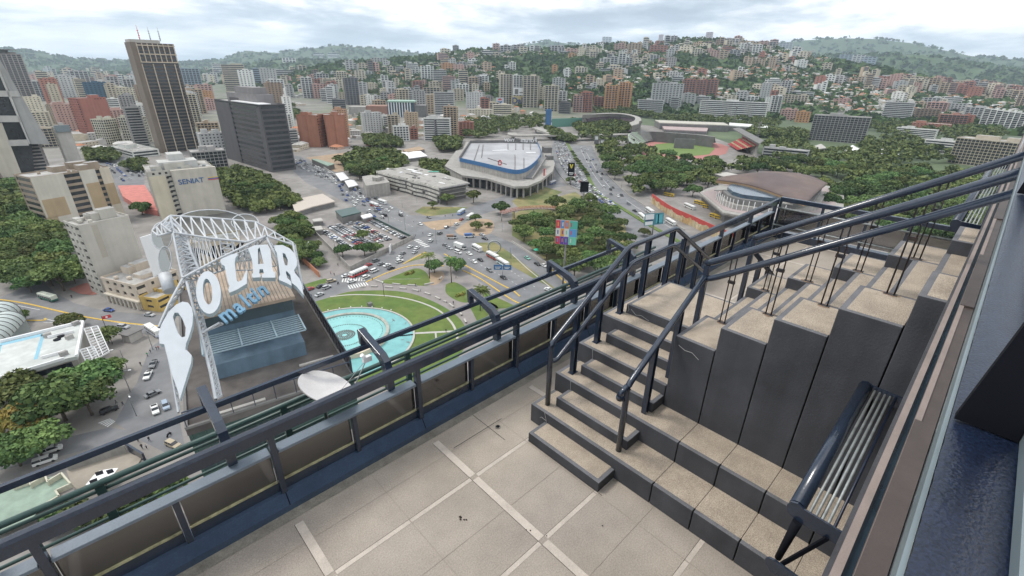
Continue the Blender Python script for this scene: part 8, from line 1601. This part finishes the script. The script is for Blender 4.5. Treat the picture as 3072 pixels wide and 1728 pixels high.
    while vv < Lv-2 and row < 9:
        uu = 1.5
        while uu < Lu-1:
            P = B+u*uu+v*vv; f = vv/Lv
            if (P-B).dot(v) < Lv*(1-.0) and rn.random() < .9 and NC[0] < 165:
                c = pick(); lb = '%s car parked in %s of the walled parking lot' % (c, 'the right outer row' if row == 0 else 'the middle rows' if row < 6 else 'the left rows'); car(P, math.atan2(v.y, v.x)+.15+(math.pi if row % 2 else 0), rn.choice(('sedan', 'sedan', 'suv')), c, lb, lb)
            uu += 2.55+rn.uniform(0, .4)*(row > 0)
        vv += 5.4 if row % 2 else 8.5 if row == 0 else 6.8; row += 1
    # flows
    def flow(path, offs, gap, lbl, T_=None, cap=900, dens=.6):
        P = smooth([gp(p) for p in path], 8)
        for o_ in offs:
            s = rn.uniform(0, gap); i = 0; acc = 0
            while i < len(P)-1 and NC[0] < cap:
                seg = (P[i+1]-P[i]).length
                if acc+seg > s:
                    d = (P[i+1]-P[i]).normalized(); q = P[i]+d*(s-acc)+Vector((-d.y, d.x, 0))*o_; s += gap*rn.uniform(.55, 1.6)
                    if rn.random() < dens: c = pick(); lb = '%s car %s' % (c, lbl); car(q, math.atan2(d.y, d.x)+(math.pi if o_ < 0 else 0), kd(), c, lb, lb)
                else: acc += seg; i += 1
    flow([T3(370, 1075), T3(410, 1200), T3(500, 1340), T3(600, 1449), T7(760, 130)], (-9, -5.5, -2, 2, 5), 7.5, 'in the jam on the left carriageway of the highway', dens=.75)
    flow([T3(540, 1110), T3(610, 1250), T3(720, 1410), T7(900, 110), T7(1150, 240)], (-4, 0, 4), 24, 'on the open right carriageway of the highway')
    flow([T2(290, 1205), T2(480, 1300), T2(690, 1395), T6(760, 60), T6(1000, 190)], (-8, -4.5, -1, 2.5, 6), 8, 'in the traffic on the upper avenue')
    flow([T1(840, 1230), T1(1000, 1290), T1(1060, 1340)], (-4, 0, 4), 9, 'in the downtown street traffic')
    flow([T1(820, 1250), T1(960, 1370)], (-2, 3), 8, 'in the downtown street traffic')
traffic()
if FAR.v: tag(FAR.build('distant_traffic', [mat('far_car_'+k, CC[k], .35, 0) for k in ('white', 'silver', 'grey', 'black', 'blue')]+[M['carglass']]), 'distant cars crowding the avenue, the highway and the downtown street', 'cars', None, 'stuff')

# ================================================================ people and street furniture
def people():
    rn = random.Random(3); MS = PERSONS
    for T_, L, wh in [(T5, [(1185, 1195, 'dark'), (1200, 1190, 'red'), (1115, 1240, 'green'), (1140, 1218, 'dark'), (1065, 1312, 'dark'), (545, 802, 'dark')], 'on the side street left of the letter building'), (T9, [(882, 150, 'dark'), (932, 165, 'dark'), (1047, 440, 'red'), (1130, 432, 'dark'), (1075, 488, 'dark'), (1110, 490, 'white')], 'near the zebra crossing at the lower left'), (T6, [(592, 632, 'dark'), (620, 560, 'dark'), (565, 622, 'red'), (965, 205, 'dark'), (1195, 350, 'dark'), (1205, 338, 'dark'), (1260, 320, 'dark'), (1190, 230, 'white'), (1485, 185, 'dark'), (1428, 188, 'dark')], 'on the pavements around the junction'), (T6, [(1510, 652, 'dark'), (1205, 712, 'dark'), (1242, 750, 'white'), (1490, 848, 'dark'), (880, 668, 'dark'), (1435, 1060, 'dark')], 'on the plaza paving by the lawns'), (T7, [(300, 645, 'dark'), (345, 600, 'dark'), (415, 665, 'dark'), (430, 660, 'blue')], 'on the park side pavement')]:
        for x, y, c in L:
            g = gp(T_(x, y)); ps = rn.choice((.3, .8)); o = bpy.data.objects.new('person', MS[c, ps]); COL.objects.link(o); o.location = g+Vector((0, 0, .08)); o.rotation_euler = (0, 0, rn.uniform(0, 6)); lb = 'person in %s clothes %s %s' % (c, 'walking' if ps > .5 else 'standing', wh); tag(o, lb, 'person', lb)
people()
def furniture():
    def lamp(p, h, lb, grp=None, arm=1.8):
        g = gp(p); t = thing('street_lamp', lb, 'street lamp', g, random.uniform(0, 6), grp); b = MB(); b.tube([(0, 0, 0), (0, 0, h*.9), (.3, 0, h), (arm, 0, h+.1)], .11, 6, r1=.06); b.build('pole', M['steel'], t); b = MB(); b.box(arm-.2, arm+.6, -.18, .18, h+.0, h+.16); b.build('lamp_head', M['white_paint'], t)
    for x, y in ((1003, 235), (900, 185), (1128, 290), (740, 100), (1360, 390), (600, 460), (915, 480), (410, 520), (1215, 80)): lamp(T6(x, y), 10, 'grey street lamp beside the avenue and the parking lot', 'grey street lamps around the parking lot')
    for x, y in ((770, 390-30), (825, 400)): lamp(T3(x, 1380+y-360), 11, 'street lamp on the right verge of the highway', 'lamps on the right verge of the highway')
    for T_, x, y in ((T5, 1155, 1190), (T5, 960, 1330), (T9, 1030, 240), (T9, 985, 60)): lamp(T_(x, y), 8, 'slim lamp post on the side street left of the letter building', 'lamp posts on the side street')
    for T_, x, y, h in ((T6, 968, 790, 7), (T7, 628, 600, 9)):
        g = gp(T_(x, y)); t = thing('garden_lamp', 'black garden lamp on the fountain lawn' if T_ is T6 else 'black lamp post behind the outer green railing', 'lamp', g); b = MB(); b.tube([(0, 0, 0), (0, 0, h)], .1, 6); b.build('pole', M['black'], t); b = MB(); b.tube([(0, 0, h), (0, 0, h+.5)], .3, 10); b.build('lamp_head', M['white_paint'], t)
    g = gp(T5(850, 1150)); t = thing('flagpole', 'dark flagpole with a red and white flag by the round tree', 'flag', g); b = MB(); b.tube([(0, 0, 0), (0, 0, 12)], .09, 6); b.build('pole', M['black'], t)
    b = MB(); b.box(.1, 2.6, -.03, .03, 10.6, 11.8); b.build('flag', M['red'], t); b = MB(); b.box(1.0, 1.6, -.04, .04, 10.9, 11.5); b.build('flag_emblem', M['white_paint'], t)
    for p, s, lb in ((T5(1010, 1110), (5, 4), 'small dark roofed kiosk with pale sides by the curved street'), (T5(1150, 745), (3.4, 2.6), 'white box on the roof terrace by the yellow house')):
        g = gp(p); t = thing('kiosk', lb, 'kiosk', g, .5); b = MB(); b.box(-s[0]/2, s[0]/2, -s[1]/2, s[1]/2, 0, 3.2); b.build('wall', M['kerb'], t); b = MB(); b.box(-s[0]/2-.5, s[0]/2+.5, -s[1]/2-.5, s[1]/2+.5, 3.2, 3.5); b.build('roof', M['wall2'], t)
    for p, q, h, m, lb in [(T6(395, 262), T6(715, 592), 2.2, 'concrete', 'grey boundary wall on the alley side of the parking lot'), (T6(715, 592), T6(1185, 352), 2.4, 'concrete', 'grey boundary wall on the road side of the parking lot'), (T6(880, 202), T6(1185, 352), 1.6, 'green_paint', 'low planted wall on the avenue side of the parking lot'), (T6(300, 470), T6(480, 645), 3, 'rooftile', 'red brick wall beside the alley right of the letters'), (T2(450, 1230), T2(760, 1440), 2.2, 'kerb', 'pale wall along the upper avenue'), (T7(0, 380), T7(290, 560), 1., 'kerb', 'low pale wall along the park pavement')]:
        A, B = gp(p), gp(q); t = MB(); t.bar(A+Vector((0, 0, h/2)), B+Vector((0, 0, h/2)), .35, h); tag(recentre(t.build('boundary_wall', M[m])), lb, 'wall')
    for x, y, lb in ((1858, 300, 'blue banner post at the right edge of the plaza'), (1470, 270, 'blue banner post at the junction'), (1105, 120, 'blue banner post beside the avenue, lower one'), (1005, 50, 'blue banner post beside the avenue, upper one'), (1920, 500, 'blue banner post by the plaza buses')):
        g = gp(T6(x, y)); t = thing('banner_post', lb, 'banner', g, 1.); b = MB(); b.tube([(0, 0, 0), (0, 0, 6)], .08, 6); b.build('post', M['steel'], t); b = MB(); b.box(.1, 1.2, -.03, .03, 3, 5.8); b.build('banner', M['blue'], t)
    g = gp(T6(1015, 460)); t = thing('white_hoarding', 'white hoarding at the corner of the parking lot', 'hoarding', g, .9); b = MB(); b.box(-3, 3, -.1, .1, .6, 4.6); b.build('panel', M['white_paint'], t); b = MB(); b.box(-2.8, -2.6, .1, .2, 0, 4.4); b.build('post', M['steel'], t)
    for p, lb in ((T7(187, 462), 'green parasol on the park side pavement'), (T2(865, 1105), 'red tent roof behind the bare lot')):
        g = gp(p); t = thing('parasol', lb, 'parasol', g); b = MB(); b.tube([(0, 0, 2.2), (0, 0, 3.1)], 2.0 if 'green' in lb else 7, 12, r1=.1, smooth=False); b.build('canopy', mat('parasol_cloth', (.05, .4, .25) if 'green' in lb else (.5, .08, .12), .8, .05), t); b = MB(); b.tube([(0, 0, 0), (0, 0, 2.3)], .05, 6); b.build('pole', M['steel'], t)
    for T_, x, y in ((T9, 1278, 392), (T6, 620, 695), (T6, 415, 790)):
        g = gp(T_(x, y)); t = thing('motorcycle', 'black motorcycle %s' % {1278: 'near the foot of the letter building', 620: 'on the zebra crossing', 415: 'at the lower end of the plaza road'}[x], 'motorcycle', g+Vector((0, 0, .08)), .8)
        for s in (-.65, .65): b = MB(); b.tube([(s, -.06, .32), (s, .06, .32)], .32, 14, smooth=False); b.build('wheel', M['tyre'], t)
        b = MB(); b.bar((-.7, 0, .5), (.5, 0, .75), .25, .3); b.tube([(.65, 0, .35), (.42, 0, 1.05), (.4, .35, 1.1)], .04, 6); b.build('frame', M['black'], t); b = MB(); b.box(-.6, .05, -.14, .14, .78, .9); b.build('seat', M['black'], t)
furniture()
# ---------------------------------------------------------------- ground sheet to the horizon, haze
def ground():
    m = mat('ground_material', (.20, .19, .17), .95, .3, .02, col2=(.16, .17, .12)); nt = m.node_tree; N = nt.nodes; L = nt.links; b = N['Principled BSDF']; src = b.inputs['Base Color'].links[0].from_socket
    at = N.new('ShaderNodeAttribute'); at.attribute_name = 'green'; mx = N.new('ShaderNodeMix'); mx.data_type = 'RGBA'; L.new(at.outputs['Fac'], mx.inputs['Factor']); L.new(src, mx.inputs['A'])
    tc = N.new('ShaderNodeTexCoord'); nz = N.new('ShaderNodeTexNoise'); nz.inputs['Scale'].default_value = .03; nz.inputs['Detail'].default_value = 10; nz.inputs['Roughness'].default_value = .7; L.new(tc.outputs['Object'], nz.inputs['Vector'])
    rp = N.new('ShaderNodeValToRGB'); rp.color_ramp.elements[0].position = .35; rp.color_ramp.elements[0].color = (.03, .06, .022, 1); rp.color_ramp.elements[1].position = .68; rp.color_ramp.elements[1].color = (.09, .14, .05, 1); L.new(nz.outputs['Fac'], rp.inputs[0]); L.new(rp.outputs[0], mx.inputs['B']); L.new(mx.outputs['Result'], b.inputs['Base Color'])
    th = np.linspace(R(-30), R(125), 320); Ds = np.concatenate([[1.], np.linspace(60, 1200, 24), np.geomspace(1250, 14000, 190)])
    D, T = np.meshgrid(Ds, th, indexing='ij'); X = D*np.cos(T); Y = D*np.sin(T); Z = terrain(X, Y)
    n = len(th); g = MB(); vs = np.stack([X, Y, Z], -1).reshape(-1, 3).tolist()
    g.add(vs, [(i*n+j, (i+1)*n+j, (i+1)*n+j+1, i*n+j+1) for i in range(len(Ds)-1) for j in range(n-1)], 0, True)
    me = g.mesh('ground', [m]); a = me.attributes.new('green', 'FLOAT', 'POINT'); gr = np.clip((Z+88)/25, 0, 1); gr = np.maximum(gr, ((T < R(32)) & (D > 350) & (D < 1500))*.75); a.data.foreach_set('value', gr.ravel().astype(np.float32))
    o = bpy.data.objects.new('ground', me); COL.objects.link(o); struct(o)
    # soil mantle under the near sector so the valley is closed below the terrace
    f = MB(); f.sheet([(-3000, -3000), (1500, -3000), (1500, 0), (0, 0), (-200, 3000), (-3000, 3000)], GZ-.5); struct(f.build('ground_behind', M['pave']))
ground()
def haze():
    m = bpy.data.materials.new('haze_air'); m.use_nodes = True; nt = m.node_tree; nt.nodes.clear(); out = nt.nodes.new('ShaderNodeOutputMaterial'); v = nt.nodes.new('ShaderNodeVolumePrincipled')
    v.inputs['Color'].default_value = (.72, .87, 1, 1); v.inputs['Density'].default_value = HAZE; v.inputs['Anisotropy'].default_value = .2; nt.links.new(v.outputs[0], out.inputs['Volume'])
    b = MB(); b.box(-3300, 14100, -3300, 14100, GZ-3, 700); o = b.build('haze', m); o['kind'] = 'stuff'; o['label'] = 'pale blue haze filling the valley air'; o['category'] = 'haze'
HAZE = .00007
haze()

# ---------------------------------------------------------------- pieces of parts go under their part
SUBPARTS = dict(cladding_joint='kerb_cladding', crack='landing', roof_seams='penthouse_roof', dark_fascia='penthouse_wall', fence_mesh='fence', mesh_hoop='wire_mesh', poster_square='panel', poster_figure='panel', sign_text='sign_panel', text_line='panel', white_field='panel', cyan_field='panel', dark_band='panel', emblem_stroke='panel', emblem_half='panel', emblem_wave='panel', underline='panel', white_mark='panel', mountain='panel', arch='panel', figure='panel', tan_patch='cream_wall', damp_stain='blank_wall', emblem='emblem_base', roof_rib='roof', ramp_wall='ramp', blue_roof_stripe='roof', roof_vent='roof', roof_box='roof', flag_emblem='flag', jet_rings='inner_water', water_jets='water', stepping_stone='water', debris='water', receiver_head='feed_arm', black_square='white_panel', window_pillars='windows', roof_hatch='roof', air_conditioner='roof_house', sealant_line='glass_pane', sign_stripe='front_wall', mullion='green_roof', hooked_end='handrail', green_roof_sheet='roof', roof_wreckage='roof', lower_plate='leg')
_by = {}
for o in list(COL.objects):
    if o.parent and o.type == 'MESH': _by.setdefault(o.parent.name, []).append(o)
for _k, ch in _by.items():
    cnt = {}
    for o in ch:
        b_ = o.name.split('.')[0]; pn = SUBPARTS.get(b_)
        if not pn: continue
        ps = [q for q in ch if q.name.split('.')[0] == pn and tuple(q.location) == (0, 0, 0)]
        if ps: i = cnt.get(b_, 0); cnt[b_] = i+1; o.parent = ps[i % len(ps)]
